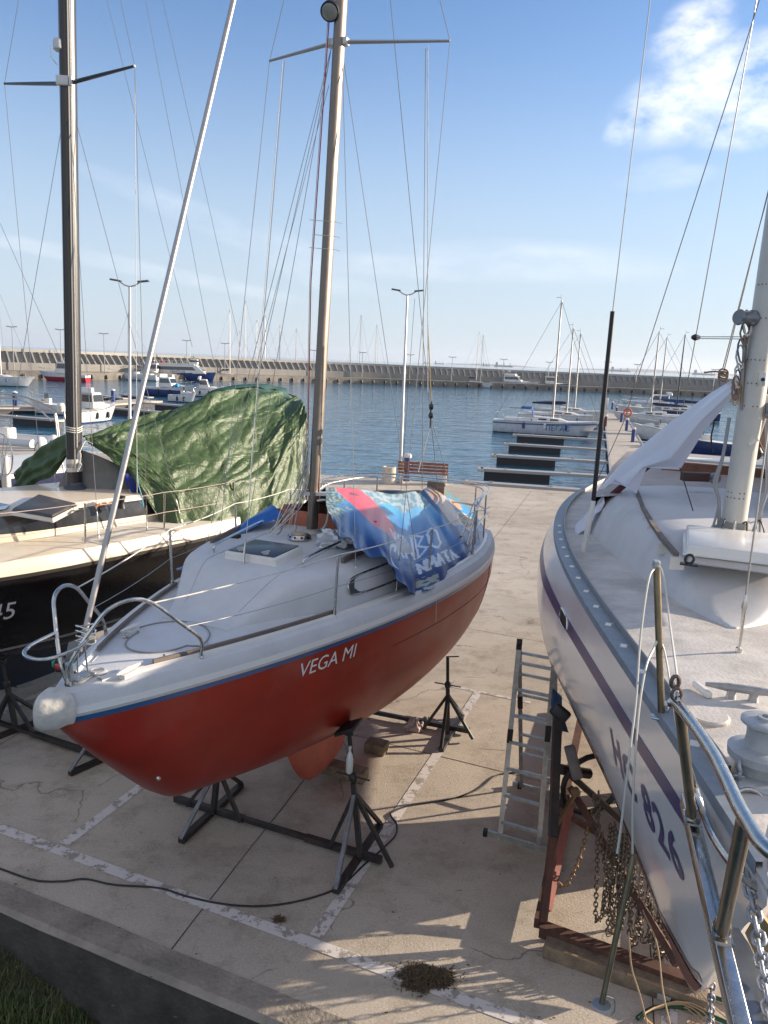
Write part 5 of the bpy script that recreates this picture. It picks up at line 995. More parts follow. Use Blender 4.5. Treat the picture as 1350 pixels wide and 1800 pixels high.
BMAST = mat('black_mast_paint', (.02, .019, .02), .35, coat=.3, var=.15, vscale=3)
lm = mastobj('mast', lb0, ltp, .075, .115, BMAST, blk, -LF.ang)
MB().lathe(lb0, [(.15, 0), (.15, .03), (.11, .05), (.11, .10)], 20).build('mast_step', mat('blue_grey_step', (.06, .07, .09), .5), lm)
mb = MB()
for z_ in (.25, .31): mb.grid([msec(lb0+ldv*z_, .080, .120, 16, -LF.ang), msec(lb0+ldv*(z_+.12), .080, .120, 16, -LF.ang)], closed=True)
mb.build('mast_band', ALUP, lm)
MB().beam(lb0+ldv*.3+np.array([.05, -.11, 0]), lb0+ldv*8.9+np.array([.05, -.11, 0]), .02, .015).build('sail_track', mat('track_grey', (.12, .12, .12), .5), lm, smooth=False)
for k, x_ in enumerate((-.07, .075, .085)): tubeobj('halyard', [lb0+ldv*.6+np.array([x_, -.10, 0]), lb0+ldv*7.5+np.array([x_*.8, -.10, 0])], .005, ROPE if k else mat('grey_rope', (.25, .25, .25), .8), blk, 6)
lsr = LF.at_t(119, 147, 5.69); LSP = {}
for sd, tip in ((-1, (8, 147)), (1, (237, 116))):
    tp_ = LF.at_t(*tip, 5.80); LSP[sd] = tp_; MB().tube([lsr, lsr+(tp_-lsr)*.5, tp_], [.028, .024, .016], 8).build('spreader', BMAST, blk)
MB().box(lsr+np.array([-.0, -.10, .0]), (.20, .06, .12), .1).build('spreader_root', ALUP, blk, bevel=.01)
c = LF.at_t(104, 78, 5.6); r_ = MB().lathe(c-np.array([0, 0, .08]), [(.05, 0), (.075, .02), (.075, .11), (.06, .14), (.02, .15)], 18).build('steaming_light', mat('white_lamp_body', (.55, .55, .53), .4), blk); MB().tube([c+np.array([-.11, -.02, -.02]), c+np.array([-.10, -.02, -.16]), c+np.array([-.03, -.02, -.24])], .008, 6).build('bracket', STEEL, r_)
def lwire(a, b_, r_=.0038, nm='shroud', m_=WIRE): return tubeobj(nm, [a, b_], r_, m_, blk, 6)
for sd in (1, -1):
    cpt = lw(5.95, sd*(LH.b(5.95)-.30)); turnbuckle(cpt, LSP[sd], blk); lwire(cpt, LSP[sd]); lwire(LSP[sd], ltp)
    for tt in (5.2, 6.6): cc_ = lw(tt, sd*(LH.b(tt)-.32)); turnbuckle(cc_, lsr, blk); lwire(cc_, lsr-np.array([0, 0, .08]))
for (x0, y0), (x1, y1) in (((188, 0), (338, 610)), ((256, 0), (386, 692)), ((286, 0), (418, 590)), ((0, 392), (110, 640))):
    lwire(LF.at_s(x0, y0, .05) if False else gy(x0, y0, 12.0), gy(x1, y1, 13.6 if x0 else 10.9), .0035, 'backstay')
lwire(gy(237, 116, lsr[1]-.3), gy(241, 868, 9.4), .0035, 'topping_lift', ROPE)
tps = []
for t in (2.2, 3.6, 4.95, 6.2, 7.6): tps.append(stanchion(LH, t, 1, blk, .60, off=.24))
for k, (dz_) in enumerate((0, -.28)):
    pts = []
    for i in range(len(tps)-1): pts += sag(tps[i]+np.array([0, 0, dz_]), tps[i+1]+np.array([0, 0, dz_]), .015, 6)[:-1]
    MB().tube(pts+[tps[-1]+np.array([0, 0, dz_])], .0045, 6).build('lifeline', mat('red_fleck_line', (.45, .36, .33), .7), blk)
tps2 = [stanchion(LH, t, -1, blk, .60, off=.24) for t in (4.6, 6.2, 7.8)]
MB().tube(tps2, .0045, 6).build('lifeline', ROPE, blk)
wh = gz(178, 893, 2.78); MB().tube(curve([gz(166, 893, 2.80), gz(175, 886, 2.82), gz(190, 884, 2.82), gz(203, 882, 2.8)], 5), [.018]*4+[.013]*12, 8).build('winch_handle', MAHO, blk)
MB().lathe(gz(213, 893, 2.62), [(.06, 0), (.05, .05), (.045, .1), (.06, .13), (.06, .16), (.02, .17)], 18).build('deck_winch', BLK, blk)
fin([(1.0, 4.0, 5.6), (.5, 4.2, 5.5), (.12, 4.35, 5.4)], .12, mat('navy_antifoul', (.012, .02, .04), .6), 'keel', blk, LH)
def lmap(x, y): t = 3.78+x; return LH.surf(t, LH.zs(t)-.42+y, 1, .004)
put_text('45', .30, lmap, WHITE, 'registration_letters', blk, shear=.12)
# knot and strap lines round the mast
kn = gy(140, 795, lb0[1]-.2)
mb = MB()
for k in range(3): mb.tube([lb0+ldv*(.82+.03*k)+np.array([.10*cos(a), .14*sin(a), .01*sin(a*2)]) for a in np.linspace(0, 2*pi, 15)[:-1]], .008, 6, closed=True)
for k in range(4): mb.tube(curve([kn+np.array([.0, 0, .02]), kn+np.array([-.02+.015*k, -.03, -.06]), kn+np.array([.03-.02*k, -.02, -.18-.03*k])], 5), .008, 6)
mb.build('mast_lashing', ROPE, blk)
tubeobj('tie_line', curve([kn, gy(150, 776, lb0[1]), gy(163, 780, lb0[1])], 5), .006, ROPE, blk, 6)
tubeobj('blue_string', curve([gy(240, 815, 9.6), gy(243, 850, 9.6), gy(248, 868, 9.6), gy(252, 890, 9.6), gy(245, 880, 9.6)], 6), .006, mat('light_blue_string', (.18, .42, .50), .7), blk, 6)
# grey cockpit tent and hanging blue cloth under the green tarpaulin
GC = mat('grey_canvas', (.17, .17, .16), .85, var=.1, vscale=8)
rows = [[LF.at_s(99, 862, -.35), LF.at_s(118, 820, -.2), LF.at_s(140, 790, -.02)], [LF.at_s(150, 870, .1), LF.at_s(165, 835, .1), LF.at_s(170, 800, .1)], [LF.at_s(190, 868, .35), LF.at_s(205, 842, .35), LF.at_s(212, 818, .3)], [LF.at_s(225, 862, .45), LF.at_s(235, 845, .45), LF.at_s(240, 832, .4)]]
MB().grid(lin(rows, 30, 20, lambda u, v: .015*noise.noise(Vector((u*6, v*5, 8))))).build('canvas_tent', GC, blk, thick=.003, ang=50)
rows = [[LF.at_s(208, 826, .55), LF.at_s(222, 850, .62), LF.at_s(240, 880, .7)], [LF.at_s(255, 846, .75), LF.at_s(262, 880, .80), LF.at_s(272, 920, .85)], [LF.at_s(305, 868, 1.0), LF.at_s(305, 900, 1.0), LF.at_s(292, 944, 1.0)], [LF.at_s(316, 868, 1.05), LF.at_s(318, 900, 1.05), LF.at_s(314, 930, 1.05)]]
tagit(MB().grid(lin(rows, 40, 30, lambda u, v: .04*noise.noise(Vector((u*7, v*2, 8))))).build('blue_cloth', mat('royal_blue_cloth', (.008, .02, .16), .6, var=.2, vscale=4), ang=60, thick=.003), 'dark blue cloth hanging in folds under the green tarpaulin', 'cloth')
# green tarpaulin
def T_(x, y, s_): return LF.at_s(x, y, s_)
rows = [[T_(145, 762, -.10), T_(150, 768, 0.0), T_(156, 776, .10), T_(160, 781, .14), T_(163, 784, .16)],
        [T_(215, 742, -.15), T_(205, 760, .18), T_(210, 790, .42), T_(218, 818, .58), T_(222, 826, .60)],
        [T_(290, 720, -.1), T_(285, 760, .35), T_(298, 820, .80), T_(312, 862, 1.08), T_(328, 982, 1.42)],
        [T_(372, 690, 0), T_(370, 740, .45), T_(390, 805, .90), T_(402, 852, 1.20), T_(400, 952, 1.50)],
        [T_(440, 680, -.05), T_(440, 730, .45), T_(458, 790, .88), T_(478, 832, 1.15), T_(472, 905, 1.45)],
        [T_(490, 687, -.1), T_(495, 715, .35), T_(505, 740, .75), T_(520, 775, 1.05), T_(520, 895, 1.38)],
        [T_(522, 697, -.2), T_(527, 700, .1), T_(533, 706, .5), T_(541, 730, .85), T_(545, 870, 1.2)]]
random.seed(21)
def gwr(u, v):
    P_ = Vector((u*9, v*6, 3)); w1 = noise.noise(P_)*.035; w2 = (.5-abs(noise.noise(Vector((u*16+v*9, v*7-u*4, 1)))))*.045; w3 = (.5-abs(noise.noise(Vector((u*38-v*14, v*22, 6)))))*.018
    dr = .045*sin(u*50+6*noise.noise(Vector((u*4, v, 2))))*smooth01((v-.68)/.3); ten = .035*sin((u*2.2+v*3.2)*9)*(1-v)*.8
    return w1+w2+w3+dr+ten
G = np.array(lin(rows, 330, 240, gwr))
TG = mat('green_tarpaulin', (.045, .080, .026), .46, coat=.0, var=.12, vscale=3, spec=.45); N, L = nt(TG); b = N['Principled BSDF']; tcn = N.new('ShaderNodeTexCoord'); pbp = None
for sc, st_, di, ds in ((8, .75, .03, 1.2), (34, .5, .008, .8)):
    v_ = N.new('ShaderNodeTexNoise'); v_.inputs['Scale'].default_value = sc; v_.inputs['Detail'].default_value = 6; v_.inputs['Distortion'].default_value = ds; L.new(tcn.outputs['Object'], v_.inputs['Vector'])
    ab = N.new('ShaderNodeMath'); ab.operation = 'SUBTRACT'; ab.inputs[1].default_value = .5; L.new(v_.outputs['Fac'], ab.inputs[0]); a2 = N.new('ShaderNodeMath'); a2.operation = 'ABSOLUTE'; L.new(ab.outputs[0], a2.inputs[0])
    bp = N.new('ShaderNodeBump'); bp.inputs['Strength'].default_value = st_; bp.inputs['Distance'].default_value = di; L.new(a2.outputs[0], bp.inputs['Height'])
    if pbp: L.new(pbp.outputs[0], bp.inputs['Normal'])
    pbp = bp
L.new(pbp.outputs[0], b.inputs['Normal'])
gt = MB().grid([[G[i, j] for j in range(240)] for i in range(330)]).build('tarpaulin', TG, ang=80, thick=.002); tagit(gt, 'big crumpled green tarpaulin tent over the black yacht cockpit', 'tarpaulin')
rows = [[T_(372, 690, 0), T_(352, 712, -.5), T_(345, 745, -.9)], [T_(440, 680, -.05), T_(420, 690, -.6), T_(400, 720, -1.1)], [T_(490, 687, -.1), T_(470, 696, -.6), T_(460, 730, -1.15)], [T_(522, 697, -.2), T_(512, 715, -.7), T_(505, 750, -1.15)]]
G2 = banner_sheet(rows, 60, 50, lambda u, v: .04*noise.noise(Vector((u*9, v*4, 3))), 3); MB().grid([[G2[i, j] for j in range(50)] for i in range(60)]).build('far_slope', TG, gt, ang=80)
hoop = [T_(352, 715, -.45), T_(372, 688, -.3), T_(450, 676, -.2), T_(500, 686, -.3), T_(530, 702, -.35)]
rows = [[T_(340, 745, -.7), T_(352, 713, -.45), T_(385, 703, -.10)], [T_(380, 720, -.7), T_(372, 686, -.35), T_(410, 697, -.02)], [T_(440, 720, -.6), T_(448, 675, -.25), T_(460, 690, -.02)], [T_(500, 740, -.6), T_(502, 684, -.3), T_(510, 700, -.02)]]
G3 = banner_sheet(rows, 50, 40, lambda u, v: .02*noise.noise(Vector((u*9, v*4, 3))), 3); MB().grid([[G3[i, j] for j in range(40)] for i in range(50)]).build('hoop_cover', mat('dark_teal_canvas', (.012, .06, .055), .6, var=.15, vscale=5), gt, ang=80)
rows = [[T_(140, 752, -.15), T_(120, 790, -.22), T_(118, 800, -.25)], [T_(95, 772, -.6), T_(85, 815, -.6), T_(90, 838, -.55)], [T_(55, 800, -1.05), T_(50, 830, -1.0), T_(62, 850, -.95)], [T_(30, 826, -1.4), T_(22, 862, -1.35), T_(28, 895, -1.3)]]
G4 = banner_sheet(rows, 60, 50, lambda u, v: .05*noise.noise(Vector((u*7, v*4, 3)))+.02*sin(v*18), 3); MB().grid([[G4[i, j] for j in range(50)] for i in range(60)]).build('starboard_flap', TG, gt, ang=80)
# ------------------------------------------------------------------ jack stands
GREYB = mat('grey_worn_steel', (.16, .165, .18), .5, .3, var=.3, vscale=12)
def post_tower(root, base, top, feet, beamdir, bright=0, pad=True, handle=True):
    base, top = np.array(base, float), np.array(top, float); d = (top-base); h = np.linalg.norm(d); d /= h; ax = np.array(feet[1])-np.array(feet[0]); ax = ax/np.linalg.norm(ax); bdv = np.array(beamdir)/np.linalg.norm(beamdir)
    MB().beam(np.array([*feet[0][:2], .03]), np.array([*feet[1][:2], .03]), .065, .055).build('foot_bar', RUB, root, smooth=False)
    MB().beam(base, base+d*h*.58, .05, .05).build('post', RUB, root, smooth=False)
    MB().tube([base+d*h*.56, base+d*h*.97], .021, 10).build('screw_shaft', RUB, root)
    MB().lathe(base+d*h*.60, [(.035, 0), (.04, .02), (.04, .05), (.03, .07)], 12, axis=tuple(d)).build('screw_nut', BLK, root)
    if handle: MB().tube([base+d*h*.63-bdv*.17, base+d*h*.63+bdv*.17], .008, 6).build('handle', RUB, root)
    j = base+d*h*.50
    for k, e in enumerate((np.array([*feet[0][:2], .05]), np.array([*feet[1][:2], .05]), base+np.array([*(bdv*.33)[:2], .0]), base-np.array([*(bdv*.33)[:2], .0]))):
        MB().beam(j, e, .036, .036, up=(.3, .9, .1)).build('brace', GREYB if (bright and k == 0) else RUB, root, smooth=False)
    if pad:
        t_ = base+d*h; P3 = Matrix.Rotation(-.45, 3, Vector((ax[0], ax[1], 0)))
        MB().box(t_, (.20, .26, .035), ax=P3 @ Matrix.Rotation(-math.atan2(ax[0], ax[1]), 3, 'Z')).box(t_-d*.04, (.08, .08, .06)).build('pad', BLK, root, bevel=.006)
def stand(label, a, b_, towers, **kw):
    a, b_ = np.array([*a[:2], .06]), np.array([*b_[:2], .06]); root = thing('boat_stand', label, 'boat stand', (a+b_)/2-np.array([0, 0, .06]), group='jack stands under the boats')
    m1 = a+(b_-a)*.36; m2 = a+(b_-a)*.66
    MB().beam(a, m1, .06, .06).build('cross_beam', RUB, root, smooth=False); MB().beam(m2, b_, .06, .06).build('cross_beam', RUB, root, smooth=False); MB().beam(m1, m2, .048, .048).build('inner_beam', RUB, root, smooth=False)
    for tw in towers: post_tower(root, *tw[:3], b_-a, **tw[3])
    return root
axd = np.array([RF.a[0], RF.a[1], 0])
nb = gz(633, 1507, .05); nt_ = gy(613, 1278, nb[1]+.03)
lb_ = gz(375, 1430, .05); lt = np.array([lb_[0]+.10, lb_[1]-.04, 1.12])
st1 = stand('black steel stand across the pavement under the red boat forefoot, nearest the camera', gz(308, 1412), gz(670, 1522), [(nb, nt_, (gz(590, 1572), gz(668, 1455)), dict(bright=1)), (lb_, lt, (gz(318, 1483), gz(424, 1384)), dict(bright=1))])
fb = gz(787, 1290, .05); ft = gy(787, 1152, fb[1]); f2 = RF.w(*(lambda l: (l[0], -l[1], .05))(RF.loc(fb)))
far_a = f2+(f2-fb)*.15
st2 = stand('black steel stand under the red boat stern on the far side of the keel', far_a, gz(825, 1292), [(fb, ft, (gz(775, 1322), gz(812, 1262)), dict(pad=False)), (f2, f2+np.array([0, 0, 1.2]), (f2-axd*.5, f2+axd*.5), {})])
MB().tube([ft-np.array([.02, 0, .02]), ft+np.array([.14, -.02, .0])], .008, 6).build('handle', RUB, st2)
la, lbb = gz(192, 1342), gz(-150, 1228); d_ = (lbb-la)/np.linalg.norm(lbb-la); lax = np.array([LF.a[0], LF.a[1], 0])
t1_, t2_ = la+d_*.1, gz(28, 1287)
st3 = stand('grey steel stand under the black yacht, at the left edge of the photo', la, lbb, [(t1_+np.array([0, 0, .05]), t1_+np.array([-.05, .12, .82]), (t1_-lax*.42, t1_+lax*.42), dict(bright=1)), (t2_+np.array([0, 0, .05]), t2_+np.array([-.15, .05, .95]), (t2_-lax*.4, t2_+lax*.42), {})])
# timber blocks under the keel
for (x, y), rz_, dims, lb in (((600, 1353), -.40, (.62, .18, .13), 'long rotten timber block under the front of the red keel'), ((662, 1312), -.35, (.26, .2, .13), 'short square timber block behind the red keel')):
    c = gz(x, y, .065); tagit(boxobj('timber_block', c, dims, WOOD, None, rz_, bevel=.012), lb, 'timber block')
c = nb+(nt_-nb)*.80; tb_ = MB().lathe(c+np.array([-.01, -.05, -.17]), [(.02, 0), (.034, .02), (.034, .14), (.025, .19), (.011, .22), (.012, .25)], 14).build('plastic_bottle', mat('clear_plastic', (.55, .58, .58), .12, coat=1)); tagit(tb_, 'empty plastic bottle tied to the near stand post', 'bottle'); MB().lathe(c+np.array([-.01, -.05, .08]), [(.014, 0), (.014, .02)], 10).build('cap', WHITE, tb_)
def rag(px_, py_, sx, sy, h, m, name, lb, cat, seed):
    c = gz(px_, py_, 0); G = []
    for i in range(30):
        row = []
        for j in range(30):
            u, v = i/29*2-1, j/29*2-1; r_ = math.hypot(u, v); e = max(0, 1-r_**2.5); n = noise.noise(Vector((u*2.3+seed, v*2.3, seed))); n2 = abs(noise.noise(Vector((u*5, v*5+seed, 3))))
            row.append((c[0]+sx*u*(1+.25*n), c[1]+sy*v*(1+.3*n), .008+h*e*(.25+.9*abs(n)+.5*n2)))
        G.append(row)
    return tagit(MB().grid(G).build(name, m, ang=80), lb, cat)
rag(729, 1280, .15, .12, .17, mat('pinkish_rag', (.42, .33, .30), .85, var=.25, vscale=9), 'rag', 'pinkish crumpled rag beside the far stand post', 'rag', 2); rag(752, 1270, .16, .10, .09, mat('grey_rag', (.33, .31, .28), .85, var=.3, vscale=9), 'rag', 'flat grey rag caught behind the far stand beam', 'rag', 7)
# ------------------------------------------------------------------ aluminium step ladder
def ladder():
    FL, FR = gz(878, 1476), gz(946, 1496); AL = gy(913, 1130, 7.45); wv = FR-FL; AR = AL+wv*.92; BL = gz(916, 1386); BR = BL+wv*1.0
    t = thing('step_ladder', 'open aluminium step ladder standing beside the white yacht hull', 'ladder', (FL+BR)/2)
    LA = mat('worn_aluminium', (.50, .49, .46), .42, .85, var=.2, vscale=14, dirt=.35, dirtcol=(.16, .14, .12))
    for a, b_, m_ in ((FL, AL, LA), (FR, AR, LA)): MB().beam(a, b_, .046, .024, up=(0, 1, 0)).build('front_rail', LA, t, smooth=False)
    for a, b_ in ((BL, AL), (BR, AR)): MB().beam(a, b_, .042, .022, up=(0, 1, 0)).build('rear_rail', LA, t, smooth=False)
    for k in range(7):
        s_ = .09+.135*k; MB().beam(FL+(AL-FL)*s_, FR+(AR-FR)*s_, .034, .024).build('rung', LA, t, smooth=False)
        if s_ < .95: MB().beam(BL+(AL-BL)*(s_+.04), BR+(AR-BR)*(s_+.04), .03, .022).build('rear_rung', LA, t, smooth=False)
    wv_ = wv/np.linalg.norm(wv); MB().beam(FL-wv_*.14+np.array([0, 0, .03]), FR+wv_*.1+np.array([0, 0, .03]), .02, .075).build('stabiliser', LA, t, smooth=False); MB().beam(BL-wv_*.10+np.array([0, 0, .03]), BR+wv_*.1+np.array([0, 0, .03]), .02, .07).build('stabiliser', LA, t, smooth=False)
    for p in (FL-wv_*.15, BL-wv_*.02, FR+wv_*.12): MB().box(p+np.array([0, 0, .035]), (.045, .05, .08), -.3).build('rubber_foot', BLK, t, bevel=.006)
    TP = mat('black_tape', (.025, .02, .018), .7)
    for a, b_, s0, s1 in ((FL, AL, .965, 1.02), (FL, AL, .49, .56), (BL, AL, .58, .66), (FR, AR, .54, .62)):
        if s1 > 0: MB().beam(a+(b_-a)*s0, a+(b_-a)*s1, .052, .032, up=(0, 1, 0)).build('tape_wrap', TP, t, smooth=False)
    for A_ in (AL, AR): MB().lathe(A_-np.array([.02, 0, 0]), [(.032, 0), (.032, .04)], 14, axis=(1, -.3, 0)).build('hinge', TP, t)
ladder()
# cable, seaweed, stains
cb = [(-40, 1515), (0, 1527), (60, 1547), (110, 1549), (150, 1545), (200, 1555), (280, 1561), (330, 1576), (400, 1590), (470, 1592), (540, 1580), (598, 1558), (640, 1520), (672, 1492), (695, 1468), (697, 1448), (688, 1435), (690, 1428), (720, 1416), (790, 1405), (830, 1392), (850, 1381), (875, 1362), (915, 1357)]
tagit(tubeobj('power_cable', curve([gz(x, y, .012) for x, y in cb], 8), .0085, mat('black_rubber_cable', (.012, .012, .013), .5), None, 8), 'long black cable snaking over the concrete past the near stand', 'cable')
KM = mat('dry_seaweed', (.075, .05, .03), .9, col2=(.14, .10, .06), vscale=40)
def weed(px_, py_, sx, sy, h, n, lb, sd_):
    random.seed(sd_); c = gz(px_, py_, 0); mb = MB()
    for k in range(n):
        a, r_ = random.uniform(0, 2*pi), random.random()**.7*(1+.35*noise.noise(Vector((k*.001*0+cos(a_:=random.uniform(0, 6.28))*2, sin(a_)*2, sd_)))); r_ = r_*(1.5 if random.random() < .06 else 1); a = a_; x, y = c[0]+sx*r_*cos(a)+.05*sx*math.floor(random.random()*3), c[1]+sy*r_*sin(a)*(1 if cos(a) < 0 else .65); z = h*max(0, 1-r_**2)*random.random()*(.7+.6*abs(noise.noise(Vector((x*14, y*14, 0)))))+.004; l = random.uniform(.02, .06); q1 = random.uniform(0, 6.3); e = random.uniform(-.6, .6); wd = random.uniform(.002, .005)
        d = np.array([cos(q1)*cos(e), sin(q1)*cos(e), sin(e)]); s_ = np.array([-sin(q1), cos(q1), 0])*wd; p = np.array([x, y, z]); m_ = p+d*l*.5+np.array([0, 0, .01]); mb.add([p-s_, p+s_, m_+s_, m_-s_, p+d*l], [(0, 1, 2, 3), (3, 2, 4)])
    tagit(mb.build('seaweed_clump', KM, smooth=False), lb, 'seaweed')
weed(748, 1722, .21, .13, .10, 3600, 'large heap of dried brown seaweed on the white line', 1); weed(490, 1618, .04, .025, .02, 160, 'tiny tuft of dried weed on the concrete near the white line', 2); weed(1000, 1690, .05, .02, .01, 60, 'few dark weed scraps on the concrete beside the cradle', 3)
mb = MB(); random.seed(9)
for k in range(90):
    x, y = random.uniform(0, 1150), random.uniform(1380, 1790); p = gz(x, y, .004); l = random.uniform(.004, .018); a = random.uniform(0, 6.3); mb.add([p+np.array([l*cos(a+q_), l*.5*sin(a+q_), .003]) for q_ in (0, 1.6, 3.1, 4.7)], [(0, 1, 2, 3)])
tagit(mb.build('litter', KM, smooth=False), kind='stuff')
# ------------------------------------------------------------------ white and navy yacht further back on the left
AP = (-12.9, 10.6, .62, 9.6, 2.15, 2.0, 2.05, 1.5, .5, .8, .9); AH = Hull(AP, [(0, 2.1), (.1, 1.1), (.4, .8), (.8, 1.0), (1, 1.4)], (1.0, .5, .45)); AF = AH.fr
an = thing('sailing_yacht', 'white yacht with navy upper band behind the green tarpaulin, steering wheel in the cockpit', 'sailing yacht', AF.w(6, 0, 0))
AH.mesh(60, 16).build('hull', zstripes('white_navy_topsides', [(1.2, (.02, .03, .08)), (1.80, (.60, .62, .66)), (9, (.012, .018, .06))], rough=.2), an, ang=60); AH.deck(nu=40).build('deck', WHITE, an, ang=50)
def amap(x, y): t = 7.0+x; return AH.surf(t, 1.60+y, 1, .006)
put_text('ANASTASIA', .36, amap, mat('dark_letters', (.04, .07, .10), .5), 'name_lettering', an)
wc = gy(4, 800, 15.2); mb = MB(); wv = np.array([.75, -.55, 0])
mb.tube([wc+wv*.42*cos(a)+np.array([0, 0, .42*sin(a)]) for a in np.linspace(0, 2*pi, 25)[:-1]], .016, 6, closed=True)
for k in range(5): a = 2*pi*k/5; mb.tube([wc, wc+wv*.42*cos(a)+np.array([0, 0, .42*sin(a)])], .008, 5)
mb.build('steering_wheel', STEEL, an); MB().box(wc-np.array([0, -.1, .35]), (.16, .16, .7)).build('binnacle', WHITE, an, bevel=.05)
for k, pts in enumerate((((-20, 690), (40, 697), (80, 712), (98, 728), (106, 790), (112, 830)), ((-20, 720), (60, 721), (90, 722), (97, 735), (104, 800)), ((112, 722), (118, 760), (124, 800)), ((-10, 700), (30, 702), (66, 718), (90, 740)))):
    tubeobj('arch_tube', curve([gy(x, y, 15.0+.3*k) for x, y in pts], 6), .016, ALU, an, 8)
MB().lathe(gy(107, 724, 15), [(.03, 0), (.07, .05), (.08, .12), (.05, .17)], 14).build('antenna_dome', WHITE, an)
# ------------------------------------------------------------------ quay furniture
GALP = mat('galvanised_pole', (.42, .43, .44), .45, .6)
def lamp(px_, py_, topx, topy, label):
    b_ = gz(px_, py_, 0); tp_ = gy(topx, topy+4, b_[1]); t = thing('street_lamp', label, 'street lamp', b_, group='tall double lamps on the quay'); h = tp_-b_
    MB().lathe(b_, [(.14, 0), (.14, .02), (.08, .03)], 12).build('base', GALP, t); MB().tube([b_, b_+h*.35, b_+h*.36, b_+h], [.075, .07, .055, .04], 10).build('pole', GALP, t)
    for sd in (-1, 1):
        e = tp_+np.array([sd*.36, 0, .17]); MB().tube([tp_, tp_+np.array([sd*.18, 0, .05]), e], .028, 6).build('arm', GALP, t); MB().beam(e-np.array([sd*.08, 0, 0]), e+np.array([sd*.30, 0, .05]), .16, .06).build('lamp_head', mat('lamp_head', (.10, .11, .12), .4, .4), t, bevel=.015)
lamp(703, 832, 716, 515, 'tall double street lamp on the quay behind the bench'); lamp(228, 852, 228, 500, 'tall double street lamp on the quay behind the green tarpaulin')
bn = gz(742, 848, 0); t = thing('bench', 'brown slatted bench with concrete ends facing the harbour', 'bench', bn)
for k in range(3): MB().beam(bn+np.array([-1.0, 0, .52+.13*k]), bn+np.array([1.0, -.15, .50+.13*k]), .03, .10).build('back_slat', MAHO, t, smooth=False)
for k in range(3): MB().beam(bn+np.array([-1.0, -.12-.14*k, .42]), bn+np.array([1.0, -.27-.14*k, .42]), .11, .03).build('seat_slat', MAHO, t, smooth=False)
for x in (-.85, .85): MB().box(bn+np.array([x, -.25-.06*x, .21]), (.14, .5, .42)).box(bn+np.array([x, -.02-.06*x, .55]), (.14, .10, .5)).build('end_block', WHITE, t, bevel=.02)
c = gz(683, 850, 0); MBt = MB().lathe(c, [(.26, 0), (.28, .1), (.26, .62), (.28, .66), (.22, .67), (.2, .5)], 20); tagit(MBt.build('litter_bin', mat('cream_concrete', (.52, .47, .40), .8, var=.15, vscale=8), None), 'round cream concrete litter bin at the left end of the bench', 'bin')
def pedestal(p, label, h=.95, col=(.02, .05, .20), r_=.14):
    t = thing('service_pedestal', label, 'pedestal', p, group='blue service pedestals'); MB().lathe(p, [(r_*1.15, 0), (r_*1.15, .05), (r_, .06), (r_, h)], 12).build('column', mat('pedestal_%d' % int(col[0]*999), col, .4), t); MB().lathe(p+np.array([0, 0, h]), [(r_*1.1, 0), (r_*1.15, .08), (r_*.7, .16), (.02, .17)], 12).build('cap', WHITE, t); return t
pedestal(gz(715, 845, 0), 'blue service pedestal with white cap behind the bench'); 
# ------------------------------------------------------------------ pontoons
PCON = mat('pontoon_deck', (.42, .37, .31), .85, var=.12, vscale=1.2, bump=.2, bscale=20, dirt=.35, dirtcol=(.25, .21, .17)); FLT = mat('black_float', (.02, .02, .022), .55); PEDG = mat('pontoon_edge', (.36, .34, .32), .6, .2)
A0, A1 = gz(1072, 832, -.5), gz(1061, 722, -.5); pdv = (A1-A0)/np.linalg.norm(A1-A0); A0 = A0-pdv*8.5; pl_ = np.linalg.norm(A1-A0); pn = np.array([pdv[1], -pdv[0], 0])
pt = thing('pontoon', 'long concrete walkway pontoon running out from the quay on the right', 'pontoon', A0)
for k in range(int(pl_//6)+1):
    a = A0+pdv*6*k; b_ = A0+pdv*min(6*k+5.94, pl_); m_ = MB().beam(a+pn*1.3-np.array([0, 0, .09]), b_+pn*1.3-np.array([0, 0, .09]), 2.6, .18).build('deck_section', PCON, pt, smooth=False)
    MB().beam(a+pn*1.3-np.array([0, 0, .45]), b_+pn*1.3-np.array([0, 0, .45]), 2.2, .5).build('float', FLT, pt, smooth=False)
    for sd in (.06, 2.54): MB().beam(a+pn*sd+np.array([0, 0, .0]), b_+pn*sd+np.array([0, 0, .0]), .14, .06).build('edge_rail', PEDG, pt, smooth=False)
def finger(root_, tip, wd, label, hang=.55):
    """walkway finger from the pontoon: root point, tip point at deck height"""
    t = thing('pontoon_finger', label, 'pontoon finger', root_, group='mooring fingers'); MB().beam(root_-np.array([0, 0, .05]), tip-np.array([0, 0, .05]), wd, .14).build('walkway', PEDG, t, smooth=False); d = tip-root_
    MB().beam(root_+d*(1-hang)-np.array([0, 0, .35]), root_+d*.97-np.array([0, 0, .35]), wd*.8, .5).build('float', FLT, t, smooth=False); MB().box(tip-np.array([0, 0, .06]), (.3, wd*1.1, .16), math.atan2(d[1], d[0])).build('end_fender', mat('cream_fender', (.55, .48, .38), .6), t, bevel=.03)
    for k in (.3, .8): MB().box(root_+d*k+np.array([0, 0, .05]), (.18, .05, .06), math.atan2(d[1], d[0])).build('cleat', GALP, t)
ordn = ['nearest', 'second', 'third', 'fourth', 'fifth', 'sixth', 'seventh', 'eighth']
for k, (yl, xl, yr) in enumerate(((823, 845, 836), (799, 868, 811), (779, 890, 790), (763, 905, 773), (750, 925, 759), (728, 960, 733), (722, 975, 727))):
    rt = gz(1068-k*.8, yr, -.45); tp_ = gz(xl, yl, -.45); finger(rt, tp_, .62, ordn[k]+' mooring finger from the quay, left of the right pontoon')
q0 = gz(1032, 861, -.30); q1 = gz(822, 846, -.30); finger(q0, q1, .55, 'long pale mooring arm lying against the quay wall', .3)
